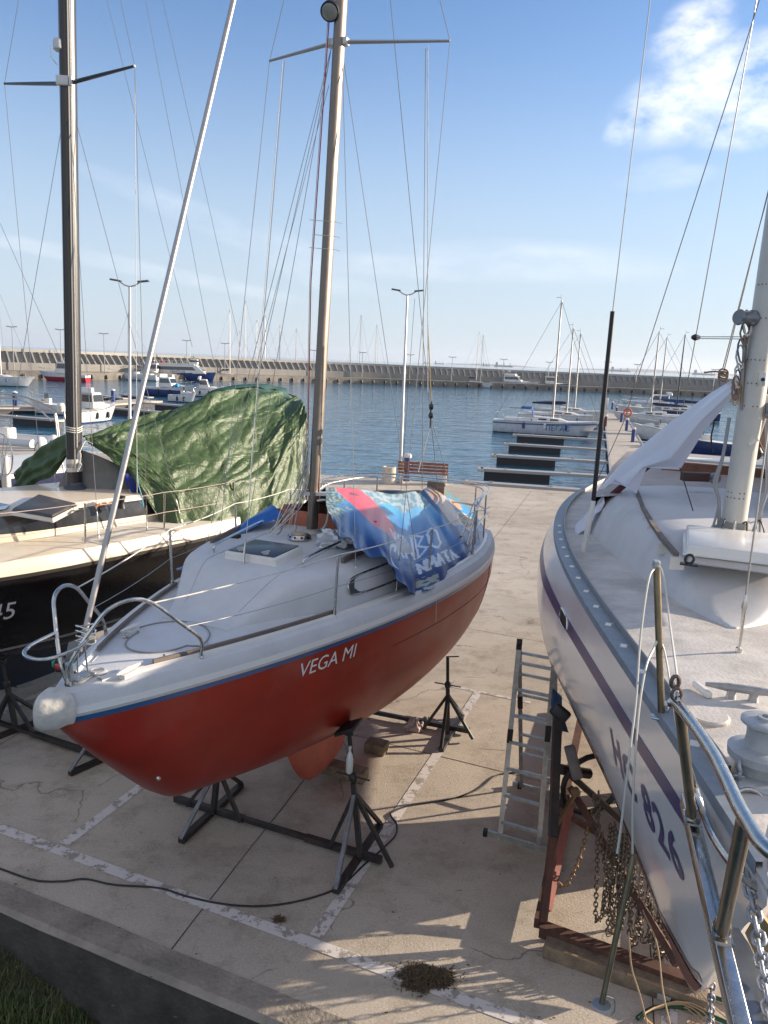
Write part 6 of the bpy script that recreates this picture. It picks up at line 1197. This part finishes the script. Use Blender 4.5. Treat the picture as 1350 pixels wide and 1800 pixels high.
for k, (px_, py_, x2, y2) in enumerate(((1113, 775, 1200, 782), (1105, 757, 1185, 762), (1100, 745, 1175, 749), (1190, 830, 1270, 838))):
    finger(gz(px_, py_, -.45), gz(x2, y2, -.45), .6, ordn[k]+' mooring finger on the right side of the right pontoon' if k < 3 else 'mooring finger seen under the lavender sheet')
for k, (px_, py_, nm) in enumerate(((1112, 777, 'blue service pedestal nearest on the right pontoon'), (1101, 757, 'second blue service pedestal on the right pontoon'), (1092, 742, 'third blue service pedestal on the right pontoon'), (1076, 720, 'far blue service pedestal at the pontoon end'))): pedestal(gz(px_, py_, -.5), nm)
pedestal(gz(1064, 750, -.5), 'maroon service pedestal on the left edge of the pontoon', col=(.10, .03, .03)); pedestal(gz(1083, 731, -.5), 'dark pedestal beside the far motor boats', col=(.03, .03, .05))
lr = gz(1101, 748, -.5); t = thing('life_ring', 'orange life ring on a post halfway along the right pontoon', 'life ring', lr); tubeobj('ring', [lr+np.array([.36*cos(a), 0, 1.25+.36*sin(a)]) for a in np.linspace(0, 2*pi, 21)[:-1]], .09, mat('life_ring_orange', (.60, .10, .03), .5), t, 8, closed=True); tubeobj('post', [lr, lr+np.array([0, .1, 1.7])], .035, ORG, t)
bx_ = gz(1064, 721, -.5); tagit(MB().box(bx_+np.array([0, 0, .8]), (.5, .4, 1.6)).build('utility_box', WHITE, None, bevel=.04), 'pale utility box at the far end of the right pontoon', 'utility box')
# left pontoon group
def walk(pts, wd, label, h=-.45):
    P = [gz(x, y, h) for x, y in pts]; t = thing('pontoon', label, 'pontoon', P[0])
    for i in range(len(P)-1): MB().beam(P[i]-np.array([0, 0, .09]), P[i+1]-np.array([0, 0, .09]), wd, .18).build('deck_section', PCON, t, smooth=False); MB().beam(P[i]-np.array([0, 0, .42]), P[i+1]-np.array([0, 0, .42]), wd*.85, .5).build('float', FLT, t, smooth=False)
walk([(-60, 716), (60, 713), (160, 709), (262, 703)], 3.4, 'wide concrete pontoon beyond the black yacht on the left')
for (a, b_, lb) in (((-5, 729), (108, 738), 'mooring finger nearest the quay on the left'), ((160, 713), (286, 724), 'pale mooring finger right of the black mast'), ((249, 707), (341, 714), 'mooring finger in front of the blue covered dinghy'), ((222, 700), (178, 695), 'short dark finger beyond the left pontoon'), ((265, 698), (216, 693), 'far dark finger left of the furling tube')):
    finger(gz(*a, -.4), gz(*b_, -.4), .8, lb, .7)
pedestal(gz(27, 713, -.4), 'blue service pedestal at the left edge on the left pontoon', r_=.2, h=1.1); pedestal(gz(199, 706, -.4), 'blue service pedestal on the left pontoon, right of the black mast', r_=.2, h=1.1)
# ------------------------------------------------------------------ generic boats
def lhull(mb_name, L_, B_, fb, m, parent, draft=.25, bowrake=.12, sheer=.25, tran=.75, nst=26):
    G = []
    for i in range(nst+1):
        u = i/nst; x = L_*(.5-u); b = B_/2*(sin(pi/2*min(u/.55, 1))**.75 if u < .55 else 1-(1-tran)*((u-.55)/.45)**2); z1 = fb+sheer*(1-u)**2; row = []
        for j in range(-8, 9):
            th = pi/2*(1-abs(j)/8); sg = 1 if j >= 0 else -1; k = sin(th); row.append((x-L_*bowrake*k*(1-u)**3, sg*b*max(0, cos(th))**.55, z1-(z1+draft)*k))
        G.append(row)
    mb = MB().grid(G); n = 17; mb.f.append(tuple(nst*n+j for j in range(n))); mb.m.append(0); o = mb.build(mb_name, m, parent, ang=60)
    D = [[(r[0][0], r[0][1]*x_*.99, r[0][2]+.04+.05*(1-x_*x_)) for x_ in np.linspace(1, -1, 7)] for r in G]; D = [[(p[0], p[1], p[2]) for p in row] for row in D]
    MB().grid(D).build('deck', MATS['white_gelcoat'], parent, ang=50); return o
GL = mat('dark_glass', (.015, .02, .03), .08, coat=1)
STAY = mat('dull_stay', (.10, .10, .11), .8)
def yacht(L_, label, pos, hd, hullm, mastH=None, cover=None, group=None, bimini=None, spread=1, detail=2, stripe=None, mastm=None):
    t = thing('moored_yacht', label, 'sailing boat', (0, 0, 0), group); B_ = L_*.31; fb = .35+L_*.075
    lhull('hull', L_, B_, fb, hullm, t)
    if stripe: MB().grid([[(L_*(.5-u)*1.002, sg*(B_/2*(sin(pi/2*min(u/.55, 1))**.75 if u < .55 else 1-.25*((u-.55)/.45)**2)+.012), fb+.25*(1-u)**2-dz_) for dz_ in (.10, .22)] for sg, u in [(1, q_) for q_ in np.linspace(.02, 1, 20)]]).build('stripe', stripe, t); MB().grid([[(L_*(.5-u)*1.002, -(B_/2*(sin(pi/2*min(u/.55, 1))**.75 if u < .55 else 1-.25*((u-.55)/.45)**2)+.012), fb+.25*(1-u)**2-dz_) for dz_ in (.10, .22)] for u in np.linspace(.02, 1, 20)]).build('stripe', stripe, t)
    cb_ = B_*.30; zc = fb+.08
    G = [[(x, y*w_, zc+h_*z_) for y, z_ in ((-1, 0), (-.93, .8), (-.8, 1), (0, 1.1), (.8, 1), (.93, .8), (1, 0))] for x, w_, h_ in ((L_*.24, cb_*.5, .02), (L_*.14, cb_*.85, .30), (0, cb_, .38), (-L_*.12, cb_, .42), (-L_*.13, cb_, .02))]
    cabin = MB().grid(G).build('coachroof', MATS['white_gelcoat'], t, ang=30)
    for sg in (1, -1):
        for x in (L_*.08, -L_*.03): MB().beam((x-.35, sg*(cb_*.965+.012), zc+.22), (x+.35, sg*(cb_*.965+.012), zc+.22), .012, .13).build('window', GL, cabin, smooth=False)
    MB().box((-L_*.27, 0, fb+.16), (L_*.26, B_*.62, .22)).build('cockpit', WHITE, t, bevel=.04); mH = mastH or L_*1.2
    mm = mastm or ALU; mx = L_*.06; MB().tube([(mx, 0, zc+.3), (mx-.05, 0, mH)], [.09, .06], 8).build('mast', mm, t)
    for k in range(spread):
        z = zc+(mH-zc)*((k+1)/(spread+1)+.05); MB().tube([(mx, -.75, z), (mx, 0, z-.05), (mx, .75, z)], .025, 5).build('spreader', mm, t)
    bm = MB().tube([(mx-.1, 0, zc+1.0), (-L_*.36, 0, zc+1.05)], .055, 6).build('boom', mm, t)
    if cover: MB().tube([(mx-.15, 0, zc+1.25), (mx-.6, 0, zc+1.22), (-L_*.2, 0, zc+1.15), (-L_*.35, 0, zc+1.1)], [.10, .17, .15, .08], 8).build('sail_cover', cover, t)
    for a, b_, nm in (((L_*.49, 0, fb+.35), (mx, 0, mH-.1), 'forestay'), ((-L_*.49, 0, fb+.2), (mx, 0, mH), 'backstay'), ((mx-.1, B_*.47, fb+.1), (mx, .75 if spread else 0, zc+(mH-zc)*.55), 'shroud'), ((mx-.1, -B_*.47, fb+.1), (mx, -.75 if spread else 0, zc+(mH-zc)*.55), 'shroud'), ((mx, .75, zc+(mH-zc)*.55), (mx, 0, mH-.2), 'upper_shroud'), ((mx, -.75, zc+(mH-zc)*.55), (mx, 0, mH-.2), 'upper_shroud')): tubeobj(nm, [a, b_], .013 if nm != 'forestay' else .018, STAY, t, 5)
    MB().tube([(L_*.44, -B_*.16, fb+.25), (L_*.44, -B_*.16, fb+.85), (L_*.51, 0, fb+.9), (L_*.44, B_*.16, fb+.85), (L_*.44, B_*.16, fb+.25)], .022, 6).build('pulpit', STEEL, t); MB().tube([(-L_*.42, -B_*.38, fb+.1), (-L_*.44, -B_*.38, fb+.7), (-L_*.49, 0, fb+.72), (-L_*.44, B_*.38, fb+.7), (-L_*.42, B_*.38, fb+.1)], .022, 6).build('pushpit', STEEL, t)
    if detail > 1:
        for sg in (1, -1):
            for x in (.3, .12, -.08, -.26): tubeobj('stanchion', [(L_*x, sg*B_*.44*(1 if x < .2 else .8), fb+.1), (L_*x, sg*B_*.44*(1 if x < .2 else .8), fb+.68)], .016, STEEL, t, 5)
            tubeobj('lifeline', [(L_*.44, sg*B_*.16, fb+.85), (L_*.3, sg*B_*.35, fb+.68), (L_*.12, sg*B_*.44, fb+.67), (-L_*.26, sg*B_*.44, fb+.67), (-L_*.44, sg*B_*.38, fb+.7)], .010, WIRE, t, 5)
        MB().tube([(mx-.1, 0, mH), (mx-.12, 0, mH+.5)], .012, 5).box((mx-.3, 0, mH+.25), (.4, .02, .03)).build('masthead_vane', BLK, t)
        for k in range(3): MB().lathe((L_*(.2-.2*k), -B_*.49, fb-.25), [(.02, -.3), (.11, -.22), (.12, .15), (.03, .25)], 8).build('fender', WHITE if k % 2 else mat('blue_fender', (.02, .05, .2), .5), t)
    if bimini: G = [[(-L_*.14-.9*i/4, B_*.32*y, fb+.95+.35*(1-y*y*.5)*(1 if i < 4 else .96)) for y in np.linspace(-1, 1, 7)] for i in range(5)]; G.insert(0, [(-L_*.12+.0, B_*.30*y, fb+.45) for y in np.linspace(-1, 1, 7)]); MB().grid(G).build('spray_hood', bimini, t, thick=.02)
    t.location = pos; t.rotation_euler = (0, 0, hd); return t
def motorboat(L_, label, pos, hd, hullm, style='cruiser', group=None, canopy=None):
    t = thing('motor_boat', label, 'motor boat', (0, 0, 0), group); B_ = L_*.32; fb = .5+L_*.075
    lhull('hull', L_, B_, fb, hullm, t, sheer=.5, bowrake=.18, tran=.92)
    def house(nm, x0, x1, w_, z0, h, rake0, rake1, win=True, wh=.45):
        G = [[(x, y*w_*k, z) for y in (-1, 1)] for x, z, k in ()]
        vs = [(x0, -w_, z0), (x1, -w_, z0), (x1, w_, z0), (x0, w_, z0), (x0-rake0, -w_*.85, z0+h), (x1+rake1, -w_*.85, z0+h), (x1+rake1, w_*.85, z0+h), (x0-rake0, w_*.85, z0+h)]
        o = MB().add(vs, [(3, 2, 1, 0), (4, 5, 6, 7), (0, 1, 5, 4), (1, 2, 6, 5), (2, 3, 7, 6), (3, 0, 4, 7)]).build(nm, MATS['white_gelcoat'], t, bevel=.08)
        if win:
            k0, k1 = .42, .42+wh
            def L2(a, b_, k): return tuple(a[i]+(b_[i]-a[i])*k for i in range(3))
            for (a, b_, c_, d_, off) in ((1, 2, 6, 5, (.02, 0, 0)), (0, 1, 5, 4, (0, -.02, 0)), (2, 3, 7, 6, (0, .02, 0)), (3, 0, 4, 7, (-.02, 0, 0))):
                pa, pb_, pc, pd = [vs[q_] for q_ in (a, b_, c_, d_)]; P = [L2(L2(pa, pd, k0), L2(pb_, pc, k0), .07), L2(L2(pa, pd, k0), L2(pb_, pc, k0), .93), L2(L2(pa, pd, k1), L2(pb_, pc, k1), .93), L2(L2(pa, pd, k1), L2(pb_, pc, k1), .07)]
                MB().add([tuple(p[i]+off[i] for i in range(3)) for p in P], [(0, 1, 2, 3)]).build('window', GL, o, smooth=False)
        return o
    zf = fb+.05
    MB().grid([[(L_*x, B_*w_*y, zf+h_*(1-y*y*.6)) for y in np.linspace(-1, 1, 9)] for x, w_, h_ in ((.42, .10, .12), (.30, .26, .42), (.15, .36, .55), (.12, .38, .5))]).build('foredeck', MATS['white_gelcoat'], t)
    if style == 'cruiser': house('cabin', -L_*.18, L_*.12, B_*.36, zf+.15, 1.25, 0, -L_*.09); house('radar_arch', -L_*.22, -L_*.15, B_*.38, zf+1.35, .45, -.1, .1, False)
    elif style == 'fly': house('cabin', -L_*.22, L_*.16, B_*.40, zf+.2, 1.5, 0, -L_*.10); house('flybridge', -L_*.22, L_*.02, B_*.36, zf+1.75, .55, .0, -.3, False); MB().box((-L_*.02, 0, zf+2.55), (.06, B_*.5, .4)).build('windscreen', GL, t); MB().tube([(-L_*.18, -B_*.34, zf+2.2), (-L_*.14, -B_*.3, zf+3.0), (-L_*.14, B_*.3, zf+3.0), (-L_*.18, B_*.34, zf+2.2)], .06, 6).build('radar_arch', WHITE, t)
    elif style == 'pilot': house('wheelhouse', -L_*.12, L_*.14, B_*.33, zf+.2, 1.9, .1, -.45); MB().tube([(-L_*.05, 0, zf+2.1), (-L_*.05, 0, zf+3.2)], .04, 6).box((-L_*.05, 0, zf+2.7), (.08, 1.1, .08)).build('mast', WHITE, t)
    elif style == 'open': MB().box((-L_*.02, 0, zf+.25), (L_*.12, B_*.3, .6)).build('console', WHITE, t, bevel=.05); MB().box((L_*.03, 0, zf+.75), (.04, B_*.4, .45)).build('windscreen', GL, t)
    if canopy: MB().grid([[(-L_*.12-L_*.24*i/4, B_*.42*y, zf+1.15*(1-.25*abs(y)**2)+(.2 if i in (1, 2) else 0)) for y in np.linspace(-1, 1, 7)] for i in range(5)]).build('canopy', canopy, t, thick=.03)
    MB().tube([(L_*.44, -B_*.12, fb+.5), (L_*.40, -B_*.2, fb+1.0), (L_*.52, 0, fb+1.1), (L_*.40, B_*.2, fb+1.0), (L_*.44, B_*.12, fb+.5)], .022, 5).build('bow_rail', STEEL, t)
    for sg in (1, -1): MB().tube([(L_*.42, sg*B_*.2, fb+.98), (L_*.2, sg*B_*.42, fb+.85), (L_*.05, sg*B_*.47, fb+.75)], .018, 5).build('side_rail', STEEL, t)
    for k in range(2): MB().lathe((L_*(.1-.25*k), -B_*.50, fb-.3), [(.02, -.3), (.12, -.2), (.12, .15), (.03, .25)], 8).build('fender', BLK, t)
    t.location = pos; t.rotation_euler = (0, 0, hd); return t
WHH = zstripes('white_boat_hull', [(.0, (.02, .04, .08)), (.10, (.02, .05, .14)), (9, (.60, .60, .59))], rough=.25); BLH = zstripes('white_blue_hull', [(.05, (.02, .03, .06)), (.50, (.60, .62, .66)), (9, (.55, .56, .58))], rough=.25)
NVH = zstripes('navy_boat_hull', [(.0, (.12, .02, .02)), (.12, (.5, .5, .5)), (9, (.012, .025, .10))], rough=.2); RDH = zstripes('red_boat_hull', [(.0, (.03, .03, .03)), (.75, (.35, .02, .03)), (9, (.60, .60, .60))], rough=.3); DBH = zstripes('blue_boat_hull', [(.0, (.02, .02, .04)), (9, (.03, .09, .22))], rough=.3)
BLC = mat('blue_canvas', (.012, .06, .22), .75, var=.15, vscale=5); NVC = mat('navy_canvas', (.01, .02, .07), .8); BRC = mat('bright_blue_canvas', (.01, .22, .45), .6)
def wat(x, y): p = gz(x, y, WZ); return (p[0], p[1], WZ)
def mh(x, ytop, pos): return float(gy(x, ytop, pos[1])[2]-WZ)
hp = math.atan2(pn[1], pn[0])                         # heading across the pontoon
def moor(L_, xw, yw, xm, ytop, label, hd, hm=WHH, **kw): p = wat(xw, yw); return yacht(L_, label, p, hd, hm, mastH=mh(xm, ytop, p), **kw)
g_ = 'yachts moored at the right pontoon'
moor(9.0, 958, 763, 975, 528, 'white yacht with blue stripe and blue spray hood, nearest left of the right pontoon', hp, BLH, cover=None, bimini=BLC, stripe=NAVYS, group=g_)
pg = [o for o in COL.objects if o.get('label', '').startswith('white yacht with blue stripe')][0]
v, f = text2d('ПЕГАС', .62, bold=.0); mbp = MB().add([(x+1.1, -(9*.31/2*(.99))-.02, y+.62) for x, y, _ in v], f); o = mbp.build('name_lettering', NAVYS, None, smooth=False); o.parent = pg
moor(8.5, 985, 748, 991, 575, 'second white yacht left of the right pontoon', hp, cover=NVC, group=g_); moor(8.5, 1000, 739, 1003, 585, 'third white yacht left of the right pontoon, varnished boom', hp, cover=None, group=g_, mastm=ALU)
moor(9.0, 1150, 748, 1160, 582, 'white yacht right of the right pontoon with pale hull', hp+pi, cover=NVC, group=g_); moor(9.5, 1165, 736, 1175, 592, 'yacht with navy boom cover, right of the right pontoon', hp+pi, cover=BLC, bimini=BLC, group=g_)
moor(9.0, 1195, 738, 1208, 588, 'yacht with black mast and dark blue cover, right of the right pontoon', hp+pi, NVH, cover=NVC, mastm=BMAST, group=g_)
motorboat(9.5, 'white motor cruiser moored beyond the life ring on the right', wat(1150, 727), hp+pi, WHH, 'cruiser', canopy=None)
motorboat(5.5, 'small white open boat with navy hull under the lavender sheet', wat(1235, 800), hp+pi, NVH, 'open'); motorboat(5.0, 'small open boat with black outboard beyond the nearest right fingers', wat(1160, 775), hp+pi, WHH, 'open'); motorboat(6.0, 'white motor boat with bow rail right of the orange life ring', wat(1118, 732), hp+pi, WHH, 'open')
MB_ = motorboat
MB_(7.2, 'dark hulled sports cruiser moored behind the furling tube on the left', wat(300, 697), -.35, zstripes('grey_sport_hull', [(.1, (.02, .02, .03)), (.9, (.03, .05, .16)), (9, (.55, .55, .55))], rough=.2), 'cruiser', canopy=None)
MB_(4.8, 'white motor boat with navy canopy left of the green tarpaulin peak', wat(362, 697), .1, WHH, 'cruiser', canopy=NVC); MB_(3.4, 'small dinghy under a bright blue cover on the left pontoon', wat(322, 707), -.2, WHH, 'open', canopy=BRC)
MB_(5.2, 'small white cuddy boat moored on the left pontoon right of the black mast', wat(168, 741), 1.25, WHH, 'cruiser'); MB_(3.8, 'grey and white open boat moored on the left pontoon, left of the black mast', wat(85, 728), 2.9, WHH, 'open')
MB_(8.6, 'red and white pilot boat moored below the sea wall on the left', wat(112, 670), pi, RDH, 'pilot'); yacht(10, 'long white yacht hull without sails beyond the left pontoon', wat(233, 668), pi, WHH, mastH=13, cover=None); yacht(11, 'white yacht bow at the left edge of the photo', wat(-5, 678), .0, WHH, mastH=14)
# passenger ferry
def ferry():
    t = thing('passenger_boat', 'white and navy passenger ferry moored at the sea wall on the left', 'ferry', (0, 0, 0)); lhull('hull', 24, 6.0, 2.2, zstripes('ferry_navy', [(.1, (.10, .02, .02)), (9, (.012, .03, .13))], rough=.25), t, sheer=.9, bowrake=.05, tran=.95)
    mb = MB(); vs = [(-9, -2.6, 2.1), (9.0, -2.5, 2.4), (9.0, 2.5, 2.4), (-9, 2.6, 2.1), (-9, -2.4, 5.0), (5.6, -2.3, 5.2), (5.6, 2.3, 5.2), (-9, 2.4, 5.0)]; mb.add(vs, [(3, 2, 1, 0), (4, 5, 6, 7), (0, 1, 5, 4), (1, 2, 6, 5), (2, 3, 7, 6), (3, 0, 4, 7)]); h = mb.build('saloon', WHITE, t, bevel=.15)
    for sd in (-1, 1): MB().add([(-7.6, sd*2.56, 3.4), (5.6, sd*2.50, 3.5), (4.4, sd*2.42, 4.6), (-7.6, sd*2.47, 4.5)], [(0, 1, 2, 3)]).build('window', GL, h, smooth=False)
    MB().add([(8.1, -2.1, 3.3), (8.1, 2.1, 3.3), (6.3, 2.0, 4.7), (6.3, -2.0, 4.7)], [(0, 1, 2, 3)]).build('windscreen', GL, h, smooth=False)
    MB().box((-1.5, 0, 5.35), (13, 4.6, .5)).build('top_deck', WHITE, t, bevel=.05); MB().box((4.6, 0, 6.3), (2.6, 3.0, 1.8)).build('wheelhouse', WHITE, t, bevel=.2); MB().box((4.7, 0, 6.6), (2.7, 3.1, .6)).build('bridge_window', GL, t)
    for k in range(8): tubeobj('rail_post', [(-8+1.4*k, -2.3, 5.5), (-8+1.4*k, -2.3, 6.5)], .04, WHITE, t, 5)
    tubeobj('hand_rail', [(-8, -2.3, 6.5), (3, -2.3, 6.5)], .04, WHITE, t, 5); MB().tube([(3.6, 0, 7.2), (3.2, 0, 9.6)], .08, 6).box((3.3, 0, 8.6), (.1, 1.6, .1)).build('mast', WHITE, t)
    for x in (-6.5, -5.3): MB().lathe((x, -1.6, 5.6), [(.35, 0), (.35, .9), (.1, 1.0)], 10).build('raft_canister', mat('liferaft_red', (.45, .05, .04), .5), t)
    for x in (-7.5, 2.0): tubeobj('fender', [(x, -3.05, .6), (x, -3.05, 1.5)], .18, BLK, t)
    v, f = text2d('NAUTICUS', 1.0, bold=.0); MB().add([(x-.5, -2.62, y+2.85) for x, y, _ in v], f).build('name_lettering', NAVYS, t, smooth=False)
    t.location = wat(318, 668); t.rotation_euler = (0, 0, pi+.05)
    t.rotation_euler = (0, 0, .06); t.scale = (.62, .62, .62)
ferry()
t2_ = motorboat(9, 'white workboat with tall wheelhouse left of the passenger ferry', wat(268, 667), pi, WHH, 'pilot')
# ------------------------------------------------------------------ sea wall
SWC = mat('sea_wall_concrete', (.25, .245, .23), .9, var=.15, vscale=.25, bump=.2, bscale=3, dirt=.55, dirtcol=(.15, .14, .12)); SWD = mat('sea_wall_base', (.20, .18, .155), .9, var=.35, vscale=.5, dirt=.5, dirtcol=(.05, .05, .045))
SP = [(-170, 60), (-100, 112), (-62, 142), (-47, 161), (-30, 178), (-10, 192), (15, 199), (48, 203), (88, 201), (140, 190), (210, 165)]
SPc = [np.array([p[0], p[1]]) for p in curve([(*p, 0) for p in SP], 40)]; acc = [0]
for i in range(1, len(SPc)): acc.append(acc[-1]+np.linalg.norm(SPc[i]-SPc[i-1]))
def spt(s_):
    i = min(max(int(np.searchsorted(acc, s_))-1, 0), len(SPc)-2); k = (s_-acc[i])/(acc[i+1]-acc[i]); p = SPc[i]+(SPc[i+1]-SPc[i])*k; d = SPc[i+1]-SPc[i]; d = d/np.linalg.norm(d); return p, d, np.array([-d[1], d[0]])
def ztop(s_): return 4.75-.95*min(1, s_/260)
tot_ = acc[-1]; ns_ = 330; sw = thing('sea_wall', 'long ribbed concrete sea wall closing the harbour', 'sea wall', (0, 195, WZ))
def prof_obj(name, prof, m): 
    G = []
    for i in range(ns_+1):
        s_ = tot_*i/ns_; p, d, n = spt(s_); zt_ = ztop(s_); G.append([(*(p+n*o), zt_+z if top else z) for o, z, top in prof])
    return MB().grid(G).build(name, m, sw, smooth=False)
prof_obj('quay_apron', ((0, -1.6, 0), (0, .15, 0), (.35, .15, 0), (.35, .35, 0), (7, .35, 0)), SWD); prof_obj('lower_wall', ((6.5, .3, 0), (6.5, 1.75, 0), (7.4, 1.75, 0)), SWC)
prof_obj('sloping_face', ((7.4, 1.7, 0), (9.6, -.55, 1), (9.6, -.5, 1)), SWC); prof_obj('parapet', ((9.35, -.6, 1), (9.35, -.02, 1), (9.4, .0, 1), (10.6, .0, 1), (10.6, -7, 1)), mat('parapet_concrete', (.35, .34, .31), .9, var=.1, vscale=.3))
rb = MB(); k = 0; s_ = 2.0
while s_ < tot_-2:
    p, d, n = spt(s_); zt_ = ztop(s_); a0 = p+n*6.6; a1 = p+n*9.5; th = d*.13
    rb.add([(*(a0-th), 1.75), (*(a0+th), 1.75), (*(a1+th), zt_-.5), (*(a1-th), zt_-.5), (*(p+n*8.3-th), zt_-.55), (*(p+n*8.3+th), zt_-.55), (*(a1+th), 1.9), (*(a1-th), 1.9)], [(0, 1, 5, 4), (4, 5, 2, 3), (0, 4, 3, 7), (1, 6, 2, 5)]); s_ += 1.55
ro = rb.build('wall_rib', SWC, sw, smooth=False); ro['kind'] = 'stuff'
tr_ = MB(); s_ = 1.0
while s_ < tot_-1: p, d, n = spt(s_); tr_.lathe((*(p+n*-.12), -.55), [(.22, -.3), (.25, -.1), (.25, .3), (.2, .45)], 6); s_ += 3.1
to = tr_.build('quay_tyre_fender', FLT, sw); to['kind'] = 'stuff'
for k, (px_, yt) in enumerate(((25, 575), (110, 580), (184, 587), (330, 599), (393, 604), (550, 616), (637, 620), (722, 624), (794, 628), (886, 632), (966, 637), (1068, 637), (1116, 641), (1258, 650))):
    d = ray(px_, 660); best = min((abs(np.cross(d[:2]/np.linalg.norm(d[:2]), (spt(q_)[0]+spt(q_)[2]*6.0))), q_) for q_ in np.linspace(5, tot_-5, 500) if np.dot(d[:2], spt(q_)[0]) > 0); p = spt(best[1])[0]+spt(best[1])[2]*6.0; tz = gy(px_, yt, p[1])[2]
    t = thing('wall_lamp', 'distant double lamp on the sea wall, number %s from the left' % ('one two three four five six seven eight nine ten eleven twelve thirteen fourteen'.split()[k]), 'street lamp', (p[0], p[1], .35), group='lamps along the sea wall')
    MB().tube([(*p, .35), (*p, tz)], [.10, .07], 6).build('pole', GALP, t); MB().tube([(p[0]-1.0, p[1], tz+.12), (p[0], p[1], tz), (p[0]+1.0, p[1], tz+.12)], .09, 5).build('lamp_head', GALP, t)
# boats lying along the sea wall
far = [(9, 362, 668, 400, 543, 0), (11, 400, 667, 427, 528, 0), (10, 378, 667, 417, 580, 0), (12, 440, 666, 446, 562, 0), (11, 455, 667, 461, 553, 0), (10, 487, 667, 487, 571, 0), (9, 514, 668, 516, 577, 0), (9.5, 621, 672, 628, 553, 0), (8.5, 650, 673, 656, 570, 0), (9, 826, 680, 833, 582, 0), (8.5, 846, 681, 841, 588, 0)]
wd_l = ['first', 'second', 'third', 'fourth', 'fifth', 'sixth', 'seventh']
for k, (L_, xw, yw, xm, yt, _) in enumerate(far):
    lb = ('far white yacht at the sea wall, %s mast from the left in the left cluster' % wd_l[k]) if k < 7 else ['far yacht just right of the red boat mast', 'far yacht with cream hood, right of the red boat mast', 'ketch at the sea wall with blue hull stripe', 'slender mast yacht beside the far ketch'][k-7]
    p = wat(xm, yw); yacht(L_, lb, p, (-.15 if k < 7 else -.6)+random.uniform(-.15, .15), (WHH, BLH)[k % 2] if k != 9 else DBH, mastH=mh(xm, yt, p), cover=(NVC if k % 3 == 0 else None), detail=1, spread=2, bimini=(NVC if k in (1, 6) else None), group='yachts lying at the sea wall')
MB_(10, 'white trawler yacht with tall windows left of the red boat mast, at the sea wall', wat(545, 669), .1, WHH, 'pilot'); MB_(9, 'white flybridge boat at the sea wall behind the middle lamp post', wat(694, 673), -.8, WHH, 'fly'); MB_(13, 'large white flybridge motor yacht alone at the sea wall right of centre', wat(905, 683), -.35, WHH, 'fly')
fb_ = MB_(11, 'blue hulled fishing boat at the sea wall left of the tall pontoon mast', wat(966, 685), -.1, DBH, 'pilot'); MB_(8, 'small covered boat at the sea wall under the ribbed wall', wat(672, 671), .3, WHH, 'open', canopy=mat('tan_cover', (.22, .19, .14), .8))
# inflatable with two outboards beyond the left quay
p = gz(70, 786, -.6); rbq = thing('inflatable_boat', 'white inflatable boat with two white outboards at the left quay edge', 'inflatable boat', (0, 0, 0))
MB().tube(curve([(-2.6, -.95, .5), (0, -1.0, .5), (2.2, -.8, .6), (3.1, 0, .75), (2.2, .8, .6), (0, 1.0, .5), (-2.6, .95, .5)], 6), .27, 12).build('tube', mat('pale_grey_pvc', (.55, .55, .54), .5), rbq); MB().box((-.4, 0, .3), (4.6, 1.6, .4)).build('floor', WHITE, rbq, bevel=.05); MB().box((-.2, 0, .8), (.7, .7, .8)).build('console', WHITE, rbq, bevel=.08)
rbq.location = (p[0]-2.4, p[1]+1.0, WZ+.1); rbq.rotation_euler = (0, 0, pi-.25)
for k, (x, y) in enumerate(((72, 796), (95, 792))):
    c = gz(x, y, -.1); e = thing('outboard_motor', ('left', 'right')[k]+' white outboard motor of the pair on the inflatable', 'outboard motor', c); MB().lathe(c+np.array([0, 0, .0]), [(.16, 0), (.24, .1), (.28, .35), (.26, .6), (.16, .72), (.03, .76)], 16).build('cowling', mat('outboard_white', (.68, .68, .67), .2, coat=.6), e); MB().box(c+np.array([0, .02, -.4]), (.14, .22, .9)).build('leg', WHITE, e, bevel=.04); MB().tube([c+np.array([-.2, -.24, .1]), c+np.array([-.12, -.29, .35]), c+np.array([.02, -.28, .55])], .012, 6).build('trim_line', BLK, e)
